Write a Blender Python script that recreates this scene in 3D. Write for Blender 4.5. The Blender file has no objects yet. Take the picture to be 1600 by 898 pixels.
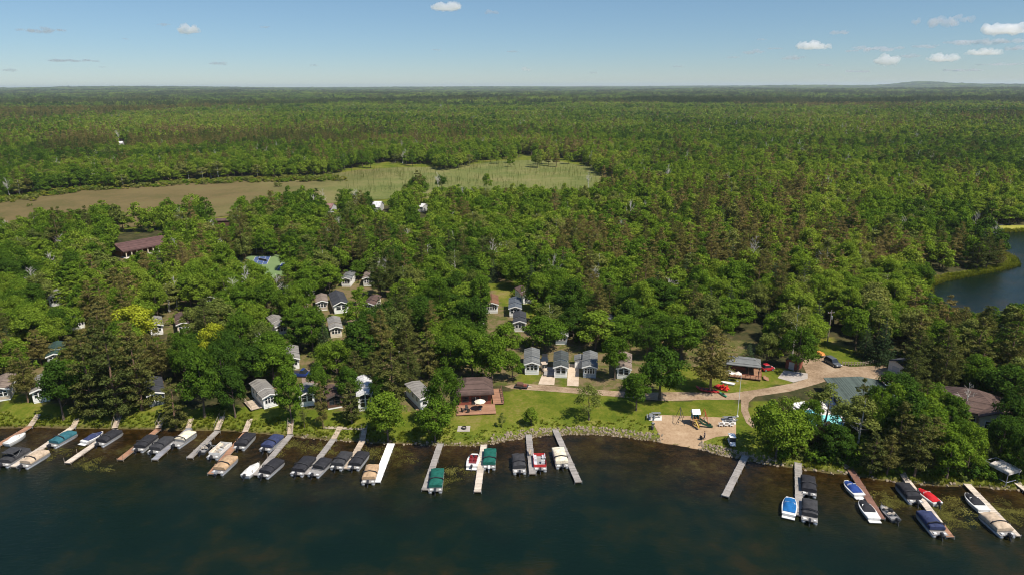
SKY_STRENGTH, SKY_AIR, SKY_DUST, SKY_OZONE, EXPOSURE, HAZE_DENSITY = 0.118, 0.85, 0.0, 4.5, 0.53, 4.4e-5
import bpy, math, random
import numpy as np
from mathutils import Vector, Matrix, noise as mnoise
PI = math.pi
random.seed(11)
RNG = np.random.default_rng(11)
sc = bpy.context.scene
COL = sc.collection

# ------------------------------------------------------------------ camera
CAM_H, F, CX, CY = 70.0, 1067.0, 800.0, 449.0
HORIZON = 135.0                                    # picture row of eye level, mid frame
TILT = math.atan((CY - HORIZON) / F)
ROLL = math.radians(0.2)
cam_d = bpy.data.cameras.new('camera'); cam = bpy.data.objects.new('camera', cam_d); COL.objects.link(cam)
cam_d.sensor_width = 36.0; cam_d.lens = 36.0 * F / 1600.0
cam_d.clip_start = 0.5; cam_d.clip_end = 90000
cam.location = (0, 0, CAM_H)
RM = Matrix.Rotation(PI / 2 - TILT, 3, 'X') @ Matrix.Rotation(-ROLL, 3, 'Z')
cam.rotation_euler = RM.to_euler()
sc.camera = cam
RN = np.array(RM)

def at(px, py, z=0.0):
    """ground point seen at photograph pixel (px, py), at height z"""
    d = RM @ Vector(((px - CX) / F, -(py - CY) / F, -1.0))
    t = (z - CAM_H) / d.z
    return Vector((d.x * t, d.y * t, z))
def proj(P):
    P = np.asarray(P, float).reshape(-1, 3) - np.array([0, 0, CAM_H])
    q = P @ RN
    dep = -q[:, 2]
    dep = np.where(dep < 1e-3, 1e-3, dep)
    return CX + F * q[:, 0] / dep, CY - F * q[:, 1] / dep, dep
def depth_at(p): return proj([p])[2][0]
def height_to(p, py):
    """height of a thing standing at p whose top shows at row py"""
    lo, hi = 0.0, 60.0
    for _ in range(40):
        m = (lo + hi) / 2
        if proj([(p[0], p[1], p[2] + m)])[1][0] > py: lo = m
        else: hi = m
    return lo

# ------------------------------------------------------------------ materials
def new_mat(name):
    m = bpy.data.materials.new(name); m.use_nodes = True
    nt = m.node_tree; nt.nodes.clear()
    out = nt.nodes.new('ShaderNodeOutputMaterial')
    return m, nt, out
def N(nt, t, **kw):
    n = nt.nodes.new(t)
    for k, v in kw.items():
        if k in n.inputs.keys(): n.inputs[k].default_value = v
        else: setattr(n, k, v)
    return n
def ramp(nt, stops, fac=None, interp='LINEAR'):
    r = nt.nodes.new('ShaderNodeValToRGB'); cr = r.color_ramp; cr.interpolation = interp
    while len(cr.elements) < len(stops): cr.elements.new(0.5)
    for e, (p, c) in zip(cr.elements, stops):
        e.position = p; e.color = (*c, 1) if len(c) == 3 else c
    if fac is not None: nt.links.new(fac, r.inputs[0])
    return r
_mats = {}
def mat(name, col, rough=0.6, var=0.15, scale=1.5, metal=0.0, spec=0.3, bump=0.0, tint=None):
    """painted / plain surface with uneven, slightly soiled colour"""
    key = name
    if key in _mats: return _mats[key]
    m, nt, out = new_mat(name)
    b = N(nt, 'ShaderNodeBsdfPrincipled', Roughness=rough, Metallic=metal)
    b.inputs['Specular IOR Level'].default_value = spec
    tc = N(nt, 'ShaderNodeTexCoord')
    n1 = N(nt, 'ShaderNodeTexNoise', Scale=scale, Detail=6.0, Roughness=0.65)
    nt.links.new(tc.outputs['Object'], n1.inputs['Vector'])
    lo = tuple(c * (1 - var * 1.6) for c in col); hi = tuple(min(1, c * (1 + var)) for c in col)
    if tint: lo = tuple(c * t for c, t in zip(lo, tint))
    r = ramp(nt, [(0.32, lo), (0.5, col), (0.72, hi)], n1.outputs['Fac'])
    nt.links.new(r.outputs[0], b.inputs['Base Color'])
    if bump:
        bp = N(nt, 'ShaderNodeBump', Strength=bump, Distance=0.05)
        nt.links.new(n1.outputs['Fac'], bp.inputs['Height']); nt.links.new(bp.outputs[0], b.inputs['Normal'])
    nt.links.new(b.outputs[0], out.inputs[0])
    _mats[key] = m
    return m
def stripes(name, col, dark, pitch, axis='Y', rough=0.75, width=0.12, var=0.2, scale=0.8):
    """boards, shingle courses or siding: dark joints every `pitch` metres along one axis, each board its own tone"""
    if name in _mats: return _mats[name]
    m, nt, out = new_mat(name)
    b = N(nt, 'ShaderNodeBsdfPrincipled', Roughness=rough); b.inputs['Specular IOR Level'].default_value = 0.2
    tc = N(nt, 'ShaderNodeTexCoord'); sep = N(nt, 'ShaderNodeSeparateXYZ')
    nt.links.new(tc.outputs['Object'], sep.inputs[0])
    mul = N(nt, 'ShaderNodeMath', operation='MULTIPLY'); mul.inputs[1].default_value = 1.0 / pitch
    nt.links.new(sep.outputs[axis], mul.inputs[0])
    fr = N(nt, 'ShaderNodeMath', operation='FRACT'); nt.links.new(mul.outputs[0], fr.inputs[0])
    fl = N(nt, 'ShaderNodeMath', operation='FLOOR'); nt.links.new(mul.outputs[0], fl.inputs[0])
    wn = N(nt, 'ShaderNodeTexWhiteNoise', noise_dimensions='1D'); nt.links.new(fl.outputs[0], wn.inputs['W'])
    lt = N(nt, 'ShaderNodeMath', operation='LESS_THAN'); lt.inputs[1].default_value = width
    nt.links.new(fr.outputs[0], lt.inputs[0])
    n1 = N(nt, 'ShaderNodeTexNoise', Scale=scale, Detail=6.0, Roughness=0.7)
    nt.links.new(tc.outputs['Object'], n1.inputs['Vector'])
    av = N(nt, 'ShaderNodeMath', operation='ADD'); av.use_clamp = True
    mm = N(nt, 'ShaderNodeMath', operation='MULTIPLY_ADD'); mm.inputs[1].default_value = 0.5; mm.inputs[2].default_value = -0.25
    nt.links.new(wn.outputs['Value'], mm.inputs[0]); nt.links.new(mm.outputs[0], av.inputs[0]); nt.links.new(n1.outputs['Fac'], av.inputs[1])
    r = ramp(nt, [(0.2, tuple(c * (1 - 2 * var) for c in col)), (0.5, col), (0.8, tuple(min(1, c * (1 + var)) for c in col))], av.outputs[0])
    mx = N(nt, 'ShaderNodeMix', data_type='RGBA')
    nt.links.new(lt.outputs[0], mx.inputs[0]); nt.links.new(r.outputs[0], mx.inputs[6]); mx.inputs[7].default_value = (*dark, 1)
    nt.links.new(mx.outputs[2], b.inputs['Base Color']); nt.links.new(b.outputs[0], out.inputs[0])
    _mats[name] = m
    return m
def glass(name='window_glass', col=(0.02, 0.025, 0.03), rough=0.08):
    if name in _mats: return _mats[name]
    m, nt, out = new_mat(name)
    b = N(nt, 'ShaderNodeBsdfPrincipled', Roughness=rough); b.inputs['Base Color'].default_value = (*col, 1)
    b.inputs['Specular IOR Level'].default_value = 0.6
    nt.links.new(b.outputs[0], out.inputs[0]); _mats[name] = m
    return m
def leaf_mat(name, stops, transl=0.28, loc_scale=0.012, hue_noise=0.35, bias=0.0):
    """foliage: each tree takes a tone of its own, patches of the wood share a tone, sprays differ a little"""
    m, nt, out = new_mat(name)
    oi = N(nt, 'ShaderNodeObjectInfo')
    n0 = N(nt, 'ShaderNodeTexNoise', Scale=loc_scale, Detail=3.0); nt.links.new(oi.outputs['Location'], n0.inputs['Vector'])
    tc = N(nt, 'ShaderNodeTexCoord')
    n1 = N(nt, 'ShaderNodeTexNoise', Scale=0.55, Detail=4.0, Roughness=0.7); nt.links.new(tc.outputs['Object'], n1.inputs['Vector'])
    n00 = N(nt, 'ShaderNodeTexNoise', Scale=0.0024, Detail=3.0); nt.links.new(oi.outputs['Location'], n00.inputs['Vector'])
    a0 = N(nt, 'ShaderNodeMath', operation='MULTIPLY_ADD'); a0.inputs[1].default_value = 2.3; a0.inputs[2].default_value = -1.56
    nt.links.new(n00.outputs['Fac'], a0.inputs[0])
    a = N(nt, 'ShaderNodeMath', operation='MULTIPLY_ADD'); a.inputs[1].default_value = 1.4
    nt.links.new(n0.outputs['Fac'], a.inputs[0]); nt.links.new(a0.outputs[0], a.inputs[2])
    b = N(nt, 'ShaderNodeMath', operation='MULTIPLY_ADD'); b.inputs[1].default_value = 0.62
    nt.links.new(oi.outputs['Random'], b.inputs[0]); nt.links.new(a.outputs[0], b.inputs[2])
    c = N(nt, 'ShaderNodeMath', operation='MULTIPLY_ADD'); c.inputs[1].default_value = hue_noise
    nt.links.new(n1.outputs['Fac'], c.inputs[0]); nt.links.new(b.outputs[0], c.inputs[2])
    d = N(nt, 'ShaderNodeMath', operation='ADD'); d.inputs[1].default_value = -0.28 + bias; d.use_clamp = True
    nt.links.new(c.outputs[0], d.inputs[0])
    rr = ramp(nt, stops, d.outputs[0])
    ge = N(nt, 'ShaderNodeNewGeometry'); vm = N(nt, 'ShaderNodeMath', operation='MULTIPLY_ADD'); vm.inputs[1].default_value = 0.85; vm.inputs[2].default_value = 0.6
    nt.links.new(ge.outputs['Random Per Island'], vm.inputs[0]); r = N(nt, 'ShaderNodeHueSaturation'); nt.links.new(rr.outputs[0], r.inputs['Color']); nt.links.new(vm.outputs[0], r.inputs['Value'])
    df = N(nt, 'ShaderNodeBsdfDiffuse'); tr = N(nt, 'ShaderNodeBsdfTranslucent')
    nt.links.new(r.outputs[0], df.inputs[0])
    br = N(nt, 'ShaderNodeMix', data_type='RGBA', blend_type='MULTIPLY'); br.inputs[0].default_value = 1.0
    nt.links.new(r.outputs[0], br.inputs[6]); br.inputs[7].default_value = (1.35, 1.25, 0.5, 1)
    nt.links.new(br.outputs[2], tr.inputs[0])
    mx = N(nt, 'ShaderNodeMixShader'); mx.inputs[0].default_value = transl
    nt.links.new(df.outputs[0], mx.inputs[1]); nt.links.new(tr.outputs[0], mx.inputs[2])
    nt.links.new(mx.outputs[0], out.inputs[0])
    return m

# ------------------------------------------------------------------ mesh builder
class MB:
    def __init__(s): s.v = []; s.f = []
    def add(s, v, f):
        o = len(s.v); s.v += [tuple(p) for p in v]; s.f += [tuple(i + o for i in q) for q in f]; return s
    def box(s, c, size, rz=0.0, tilt=None):
        sx, sy, sz = size[0] / 2, size[1] / 2, size[2] / 2
        P = [Vector((x, y, z)) for z in (-sz, sz) for y in (-sy, sy) for x in (-sx, sx)]
        R = Matrix.Rotation(rz, 3, 'Z')
        if tilt: R = R @ Matrix.Rotation(tilt[1], 3, tilt[0])
        return s.add([R @ p + Vector(c) for p in P], [(0, 2, 3, 1), (4, 5, 7, 6), (0, 1, 5, 4), (2, 6, 7, 3), (0, 4, 6, 2), (1, 3, 7, 5)])
    def tube(s, p0, p1, r0, r1=None, n=8, cap=True):
        p0, p1 = Vector(p0), Vector(p1); r1 = r0 if r1 is None else r1
        d = (p1 - p0).normalized(); u = d.orthogonal().normalized(); w = d.cross(u)
        v = [p + (u * math.cos(2 * PI * k / n) + w * math.sin(2 * PI * k / n)) * r for p, r in ((p0, r0), (p1, r1)) for k in range(n)]
        f = [(k, (k + 1) % n, n + (k + 1) % n, n + k) for k in range(n)]
        if cap: f += [tuple(range(n - 1, -1, -1)), tuple(range(n, 2 * n))]
        return s.add(v, f)
    def path(s, pts, r, n=6):
        for a, b in zip(pts[:-1], pts[1:]): s.tube(a, b, r, n=n)
        return s
    def prism(s, prof, y0, y1):
        """closed XZ outline swept along Y"""
        n = len(prof)
        v = [(x, y0, z) for x, z in prof] + [(x, y1, z) for x, z in prof]
        return s.add(v, [(k, (k + 1) % n, n + (k + 1) % n, n + k) for k in range(n)] + [tuple(range(n - 1, -1, -1)), tuple(range(n, 2 * n))])
    def slab(s, prof, z0, z1):
        """closed XY outline swept along Z"""
        n = len(prof)
        v = [(x, y, z0) for x, y in prof] + [(x, y, z1) for x, y in prof]
        return s.add(v, [(k, (k + 1) % n, n + (k + 1) % n, n + k) for k in range(n)] + [tuple(range(n - 1, -1, -1)), tuple(range(n, 2 * n))])
    def loft(s, rings, cap0=True, cap1=True, closed=True):
        n = len(rings[0]); v = [p for r in rings for p in r]; f = []
        for i in range(len(rings) - 1):
            for k in range(n if closed else n - 1):
                f.append((i * n + k, i * n + (k + 1) % n, (i + 1) * n + (k + 1) % n, (i + 1) * n + k))
        if cap0: f.append(tuple(range(n - 1, -1, -1)))
        if cap1: f.append(tuple(range((len(rings) - 1) * n, len(rings) * n)))
        return s.add(v, f)
    def ball(s, c, r, n=8, m=6):
        r = r if hasattr(r, '__len__') else (r, r, r); c = Vector(c)
        rings = []
        for i in range(1, m):
            t = PI * i / m
            rings.append([c + Vector((r[0] * math.sin(t) * math.cos(2 * PI * k / n), r[1] * math.sin(t) * math.sin(2 * PI * k / n), -r[2] * math.cos(t))) for k in range(n)])
        return s.loft(rings)
    def build(s, name, m, parent=None, smooth=False):
        me = bpy.data.meshes.new(name); me.from_pydata(s.v, [], s.f); me.update()
        if smooth: me.polygons.foreach_set('use_smooth', [True] * len(me.polygons))
        if m: me.materials.append(m)
        o = bpy.data.objects.new(name, me); COL.objects.link(o)
        if parent is not None: o.parent = parent
        return o
def tag(o, label=None, cat=None, group=None, kind=None):
    if label: o['label'] = label
    if cat: o['category'] = cat
    if group: o['group'] = group
    if kind: o['kind'] = kind
    return o
def thing(name, label, cat, loc, rz=0.0, group=None):
    o = bpy.data.objects.new(name, None); COL.objects.link(o)
    o.location = loc; o.rotation_euler = (0, 0, rz); o.empty_display_size = 0.3
    return tag(o, label, cat, group)
def copy_thing(o, parent=None):
    c = o.copy(); COL.objects.link(c)
    if parent is not None: c.parent = parent
    for ch in list(o.children): copy_thing(ch, c)
    return c
def in_poly(px, py, poly):
    px = np.asarray(px); py = np.asarray(py); ins = np.zeros(px.shape, bool); n = len(poly)
    for i in range(n):
        x0, y0 = poly[i]; x1, y1 = poly[(i + 1) % n]
        if y0 == y1: continue
        c = ((y0 > py) != (y1 > py)) & (px < (x1 - x0) * (py - y0) / (y1 - y0) + x0)
        ins ^= c
    return ins

# ------------------------------------------------------------------ shore, ground heights
SHORE_PX = [(0, 668), (60, 667), (110, 668), (185, 669), (250, 670.5), (350, 672), (400, 676), (470, 682), (520, 687), (570, 690), (610, 692),
            (680, 694.5), (743, 696), (779, 690), (800, 686), (818, 683), (856, 679.5), (882, 677.5), (920, 677), (960, 679.5), (1000, 685), (1030, 689),
            (1062, 694), (1097, 701), (1125, 709), (1150, 714), (1175, 720), (1213, 726), (1256, 732), (1287, 737), (1331, 741), (1365, 747),
            (1400, 752), (1428, 755), (1475, 758), (1506, 758), (1537, 761), (1569, 763), (1600, 765)]
_s = [at(x, y) for x, y in SHORE_PX]
SX = np.array([-4000, -420, -190] + [p.x for p in _s] + [150, 420, 4000])
SY = np.array([-900, 130, _s[0].y + 3] + [p.y for p in _s] + [_s[-1].y - 5, 40, -900])
def shore_d(x, y):
    """metres inland from the lake's edge (negative on the water)"""
    x = np.asarray(x, float); y = np.asarray(y, float)
    best = np.full(x.shape, 1e9)
    for i in range(len(SX) - 1):
        ax, ay, bx, by = SX[i], SY[i], SX[i + 1], SY[i + 1]
        L = (bx - ax) ** 2 + (by - ay) ** 2
        t = np.clip(((x - ax) * (bx - ax) + (y - ay) * (by - ay)) / L, 0, 1)
        best = np.minimum(best, np.hypot(x - ax - t * (bx - ax), y - ay - t * (by - ay)))
    return np.where(y > np.interp(x, SX, SY), best, -best)
POND_PX = [(1449, 446), (1475, 437), (1510, 431), (1540, 425), (1568, 419), (1586, 414), (1582, 405), (1565, 396), (1545, 384), (1520, 372), (1510, 364),
           (1560, 362), (1640, 361), (1760, 362), (1800, 400), (1760, 470), (1640, 512), (1560, 503), (1500, 492), (1466, 480), (1450, 462)]
POND = [(p.x, p.y) for p in (at(x, y) for x, y in POND_PX)]
def poly_d(x, y, poly):
    x = np.asarray(x, float); y = np.asarray(y, float); best = np.full(x.shape, 1e9)
    for i in range(len(poly)):
        ax, ay = poly[i]; bx, by = poly[(i + 1) % len(poly)]
        L = (bx - ax) ** 2 + (by - ay) ** 2 + 1e-9
        t = np.clip(((x - ax) * (bx - ax) + (y - ay) * (by - ay)) / L, 0, 1)
        best = np.minimum(best, np.hypot(x - ax - t * (bx - ax), y - ay - t * (by - ay)))
    return np.where(in_poly(x, y, poly), -best, best)
def smooth(a, b, x):
    t = np.clip((np.asarray(x, float) - a) / (b - a), 0, 1); return t * t * (3 - 2 * t)
LAND = 1.6
def swell(x, y):
    return (np.sin(x / 410 + 1.3) * np.cos(y / 530 + .4) + .6 * np.sin(x / 173 - y / 260 + 2.) + .5 * np.cos(x / 95 + y / 140))
def hills(x, y):
    return (np.sin(x / 2300 + .7) * np.cos(y / 3100 - .5) + .7 * np.sin(x / 1150 + y / 1900 + 1.) + .35 * np.sin(x / 520 - y / 900))
def ground_z(x, y):
    x = np.asarray(x, float); y = np.asarray(y, float)
    r = np.hypot(x, y)
    d = shore_d(x, y); dp = poly_d(x, y, POND); d = np.where(r < 600, np.minimum(d, dp), d)
    z = np.where(d < 0, np.maximum(d * 0.14, -3.0), LAND * np.clip(d / 7.0, 0, 1) ** 0.8)
    z = z + np.where(d > 9, smooth(600, 1400, r) * 3.0 * swell(x, y), 0)
    z = z + smooth(2500, 9000, r) * (16 + 13 * hills(x, y)) + smooth(9000, 16000, r) * (28 + 10 * hills(x * .6, y * .6 + 900))
    kx, ky = 7400., 12900.
    z = z + 58 * np.exp(-(((x - kx) / 340) ** 2 + ((y - ky) / 900) ** 2))
    return z
def gz(x, y): return float(ground_z(np.array([x]), np.array([y]))[0])
def on_ground(px, py):
    z = LAND
    for _ in range(4):
        p = at(px, py, z); z = gz(p.x, p.y)
    return Vector((p.x, p.y, z))
# ------------------------------------------------------------------ light, sky, air
SUN_EL, SUN_V = math.radians(57), Vector((0.78, -0.62, 0)).normalized()
sd = bpy.data.lights.new('sun', 'SUN'); sd.energy = 4.6; sd.angle = math.radians(0.53); sd.color = (1.0, 0.93, 0.82)
so = bpy.data.objects.new('sun', sd); COL.objects.link(so)
tosun = Vector((SUN_V.x * math.cos(SUN_EL), SUN_V.y * math.cos(SUN_EL), math.sin(SUN_EL)))
so.rotation_euler = tosun.to_track_quat('Z', 'Y').to_euler(); so.location = tosun * 400
w = bpy.data.worlds.new('World'); sc.world = w; w.use_nodes = True
wt = w.node_tree; wt.nodes.clear()
wo = wt.nodes.new('ShaderNodeOutputWorld'); bg = wt.nodes.new('ShaderNodeBackground')
sky = wt.nodes.new('ShaderNodeTexSky'); sky.sky_type = 'NISHITA'; sky.sun_disc = False
sky.sun_elevation = SUN_EL; sky.sun_rotation = math.atan2(SUN_V.x, SUN_V.y)
sky.altitude = 400; sky.air_density = SKY_AIR; sky.dust_density = SKY_DUST; sky.ozone_density = SKY_OZONE
# multiply ramp painted over the sky: dims the horizon, leaves overhead fill stronger
gn = wt.nodes.new('ShaderNodeTexCoord'); sp = wt.nodes.new('ShaderNodeSeparateXYZ'); wt.links.new(gn.outputs['Generated'], sp.inputs[0])
lowr = ramp(wt, [(0.0, (.42, .45, .495)), (.05, (.445, .49, .52)), (.12, (.51, .55, .545)), (.35, (.60, .63, .62)), (.75, (1, 1, 1))], sp.outputs['Z'])
mlt = wt.nodes.new('ShaderNodeMix'); mlt.data_type = 'RGBA'; mlt.blend_type = 'MULTIPLY'; mlt.inputs[0].default_value = 1.0
wt.links.new(sky.outputs[0], mlt.inputs[6]); wt.links.new(lowr.outputs[0], mlt.inputs[7]); wt.links.new(mlt.outputs[2], bg.inputs[0]); wt.links.new(bg.outputs[0], wo.inputs[0])
bg.inputs[1].default_value = SKY_STRENGTH
sc.view_settings.view_transform = 'Standard'; sc.view_settings.look = 'None'
sc.view_settings.exposure = EXPOSURE; sc.view_settings.gamma = 1.0; sc.view_settings.use_curve_mapping = False
cy = sc.cycles
cy.max_bounces = 6; cy.diffuse_bounces = 4; cy.glossy_bounces = 2; cy.transmission_bounces = 3; cy.volume_bounces = 6; cy.transparent_max_bounces = 8
cy.caustics_reflective = False; cy.caustics_refractive = False; cy.sample_clamp_indirect = 6.0
cy.use_denoising = True; cy.denoiser = 'OPENIMAGEDENOISE'; cy.denoising_input_passes = 'RGB_ALBEDO_NORMAL'; cy.denoising_prefilter = 'ACCURATE'
cy.use_adaptive_sampling = False
cy.filter_width = 1.05

# ------------------------------------------------------------------ ground
def frustum_grid(ys, ncol, halfw):
    u = np.linspace(-1, 1, ncol)
    Y = np.repeat(ys[:, None], ncol, 1); X = u[None, :] * halfw(Y)
    return X, Y
def grid_mesh(name, X, Y, Z, keep=None, attrs=None):
    nr, nc = X.shape
    idx = np.arange(nr * nc).reshape(nr, nc)
    q = np.stack([idx[:-1, :-1], idx[:-1, 1:], idx[1:, 1:], idx[1:, :-1]], -1).reshape(-1, 4)
    if keep is not None: q = q[keep.reshape(-1)]
    me = bpy.data.meshes.new(name)
    co = np.stack([X, Y, Z], -1).reshape(-1, 3)
    used = np.unique(q); re = np.full(len(co), -1); re[used] = np.arange(len(used))
    co = co[used]; q = re[q]
    mesh_np(me, co, q)
    for k, a in (attrs or {}).items():
        at_ = me.attributes.new(k, 'FLOAT', 'POINT'); at_.data.foreach_set('value', a.reshape(-1)[used].astype(np.float32))
    o = bpy.data.objects.new(name, me); COL.objects.link(o)
    return o
def mesh_np(me, co, q):
    me.vertices.add(len(co)); me.vertices.foreach_set('co', np.ascontiguousarray(co, dtype=np.float32).reshape(-1))
    k = q.shape[1]
    me.loops.add(q.size); me.loops.foreach_set('vertex_index', q.reshape(-1).astype(np.int32))
    me.polygons.add(len(q)); me.polygons.foreach_set('loop_start', (np.arange(len(q)) * k).astype(np.int32))
    me.update(calc_edges=True)

# what covers the ground, drawn as outlines on the photograph and laid on the land where they fall
LAWN = [[(0, 600), (60, 625), (130, 640), (240, 622), (300, 640), (400, 630), (470, 636), (560, 642), (640, 640), (690, 640), (765, 618), (800, 606), (960, 610),
         (1010, 626), (1150, 622), (1180, 660), (1260, 715), (1420, 735), (1600, 745), (1600, 790), (1200, 745), (1000, 720), (700, 720), (0, 700)],
        [(1020, 575), (1090, 570), (1240, 576), (1240, 600), (1170, 612), (1020, 616)],
        [(1275, 512), (1300, 530), (1340, 545), (1390, 560), (1386, 571), (1320, 570), (1290, 556), (1270, 545)],
        [(1166, 640), (1180, 626), (1290, 622), (1300, 640), (1260, 680), (1180, 670)],
        [(815, 582), (845, 582), (842, 602), (810, 600)], [(870, 585), (890, 585), (888, 604), (868, 602)],
        [(520, 488), (560, 488), (560, 500), (520, 500)], [(85, 500), (110, 480), (150, 520), (120, 530)], [(760, 440), (840, 440), (840, 500), (790, 490)],
        [(-200, 330), (0, 310), (130, 290), (300, 280), (420, 275), (510, 266), (560, 256), (620, 252), (700, 256), (780, 243), (860, 241), (930, 256), (975, 272), (985, 306), (870, 312), (640, 318), (420, 340), (150, 366), (-200, 380)]]
SOIL = [[(660, 430), (840, 430), (1010, 520), (1100, 520), (1200, 540), (1010, 610), (960, 610), (800, 604), (760, 600), (640, 600), (640, 500)],
        [(395, 560), (520, 545), (600, 560), (720, 590), (720, 640), (560, 640), (395, 636)], [(380, 440), (600, 430), (640, 500), (580, 540), (400, 540)],
        [(40, 540), (100, 540), (90, 600), (40, 630)], [(250, 470), (350, 460), (370, 560), (260, 560)], [(640, 640), (668, 640), (656, 690), (636, 690)],
        [(1300, 690), (1600, 650), (1600, 750), (1300, 740)], [(180, 400), (300, 380), (300, 410), (190, 425)]]
ys = np.concatenate([np.arange(70, 300, 1.1), 300 * 1.027 ** np.arange(1, 178)])
gX, gY = frustum_grid(ys, 340, lambda Y: 130 + Y * 0.98)
gZ = ground_z(gX, gY)
gpx, gpy, _ = proj(np.stack([gX, gY, gZ], -1))
gpx = gpx.reshape(gX.shape); gpy = gpy.reshape(gX.shape)
# ragged edges: look the outlines up at a slightly wandering place
wob = 5.0 * np.sin(gX * 0.9 + 2 * np.sin(gY * .55)) + 3.5 * np.sin(gY * 1.7 + gX * .4)
lawn = np.zeros(gX.shape, bool); soil = np.zeros(gX.shape, bool)
for p in LAWN: lawn |= in_poly(gpx + wob, gpy + wob * .35, p)
for p in SOIL: soil |= in_poly(gpx + wob * 1.3, gpy + wob * .4, p)
gd = shore_d(gX, gY)
bank = np.clip(1 - (gd - 3.5 - 1.0 * np.sin(gX * .31) - .7 * np.sin(gX * .83)) / 1.5, 0, 1) * (gd > -2)
dpond = poly_d(gX, gY, POND)
bank = np.maximum(bank, np.clip(1 - (dpond - 1.5) / 2, 0, 1) * (gY < 500) * (gpx > 1300))
bare_edge = np.clip(1 - gd / 1.0, 0, 1)
g = grid_mesh('ground', gX, gY, gZ, attrs={'lawn': lawn.astype(float), 'soil': soil.astype(float), 'bank': bank, 'wet': bare_edge})
g.data.polygons.foreach_set('use_smooth', [True] * len(g.data.polygons))
tag(g, kind='structure')
m, nt, out = new_mat('earth_and_grass')
b = N(nt, 'ShaderNodeBsdfPrincipled', Roughness=0.95); b.inputs['Specular IOR Level'].default_value = 0.05
tc = N(nt, 'ShaderNodeTexCoord')
def gnoise(scale, detail=6, rough=.65):
    n = N(nt, 'ShaderNodeTexNoise', Scale=scale, Detail=detail, Roughness=rough); nt.links.new(tc.outputs['Object'], n.inputs['Vector']); return n.outputs['Fac']
def gmix(a, b2, f):
    x = N(nt, 'ShaderNodeMix', data_type='RGBA'); nt.links.new(a, x.inputs[6]); nt.links.new(b2, x.inputs[7]); nt.links.new(f, x.inputs[0]); return x.outputs[2]
def gattr(n): 
    a = N(nt, 'ShaderNodeAttribute', attribute_name=n); return a.outputs['Fac']
def gadd(a, n, k):
    x = N(nt, 'ShaderNodeMath', operation='MULTIPLY_ADD'); x.inputs[1].default_value = k; nt.links.new(n, x.inputs[0]); nt.links.new(a, x.inputs[2])
    y = N(nt, 'ShaderNodeMath', operation='SUBTRACT'); y.inputs[1].default_value = k * .5; y.use_clamp = True; nt.links.new(x.outputs[0], y.inputs[0]); return y.outputs[0]
nbig, nmid, nfine = gnoise(0.07), gnoise(0.35), gnoise(2.2, 8, .75)
floor_c = ramp(nt, [(.3, (.018, .022, .008)), (.5, (.05, .05, .02)), (.62, (.075, .06, .028)), (.75, (.05, .075, .018))], nmid).outputs[0]
soil_c = ramp(nt, [(.30, (.06, .085, .015)), (.46, (.105, .10, .032)), (.58, (.175, .125, .07)), (.75, (.11, .115, .03))], gadd(nmid, nfine, .5)).outputs[0]
lawn_c = ramp(nt, [(.28, (.05, .082, .008)), (.43, (.088, .115, .011)), (.54, (.122, .136, .016)), (.63, (.165, .152, .032)), (.74, (.21, .165, .06))], gadd(gadd(nbig, nmid, .6), nfine, .6)).outputs[0]
bank_c = ramp(nt, [(.3, (.07, .1, .012)), (.5, (.12, .145, .018)), (.62, (.17, .18, .03)), (.78, (.22, .185, .07))], gadd(nmid, nfine, 1.1)).outputs[0]
wet_c = ramp(nt, [(.3, (.05, .035, .018)), (.7, (.14, .1, .055))], nfine).outputs[0]
c = gmix(floor_c, soil_c, gattr('soil')); c = gmix(c, lawn_c, gattr('lawn')); c = gmix(c, bank_c, gattr('bank')); c = gmix(c, wet_c, gattr('wet'))
nt.links.new(c, b.inputs['Base Color'])
bp = N(nt, 'ShaderNodeBump', Strength=.8, Distance=.25); nt.links.new(nfine, bp.inputs['Height']); nt.links.new(bp.outputs[0], b.inputs['Normal'])
nt.links.new(b.outputs[0], out.inputs[0]); g.data.materials.append(m)

# ------------------------------------------------------------------ lake and pond
wx = np.concatenate([[-6000, -2000, -800, -400], np.arange(-260, 262, 2.0), [400, 800, 2000, 6000]])
wy = np.concatenate([[-5000, -1500, -500, -200], np.arange(-60, 182, 1.5)])
wX, wY = np.meshgrid(wx, wy)
wd = shore_d(wX, wY)
kc = np.minimum(np.minimum(wd[:-1, :-1], wd[1:, 1:]), np.minimum(wd[:-1, 1:], wd[1:, :-1])) < 1.0
lake = grid_mesh('water', wX, wY, np.zeros(wX.shape), keep=kc, attrs={'off': -wd})
pxs = np.array([p[0] for p in POND]); pys = np.array([p[1] for p in POND])
pX, pY = np.meshgrid(np.arange(pxs.min() - 4, pxs.max() + 4, 3.), np.arange(pys.min() - 4, pys.max() + 4, 3.))
pd = poly_d(pX, pY, POND)
kc = np.minimum(np.minimum(pd[:-1, :-1], pd[1:, 1:]), np.minimum(pd[:-1, 1:], pd[1:, :-1])) < 2.5
pond = grid_mesh('pond_water', pX, pY, np.zeros(pX.shape), keep=kc, attrs={'off': 22 - pd * 4})
m, nt, out = new_mat('lake_water')
b = N(nt, 'ShaderNodeBsdfPrincipled', Roughness=.14, IOR=1.333); b.inputs['Specular IOR Level'].default_value = .30
tc = N(nt, 'ShaderNodeTexCoord')
off = gattr('off')
n_w, n_s, n_f = gnoise(.045, 5, .6), gnoise(.16, 7, .72), gnoise(.9, 6, .75)
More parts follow.
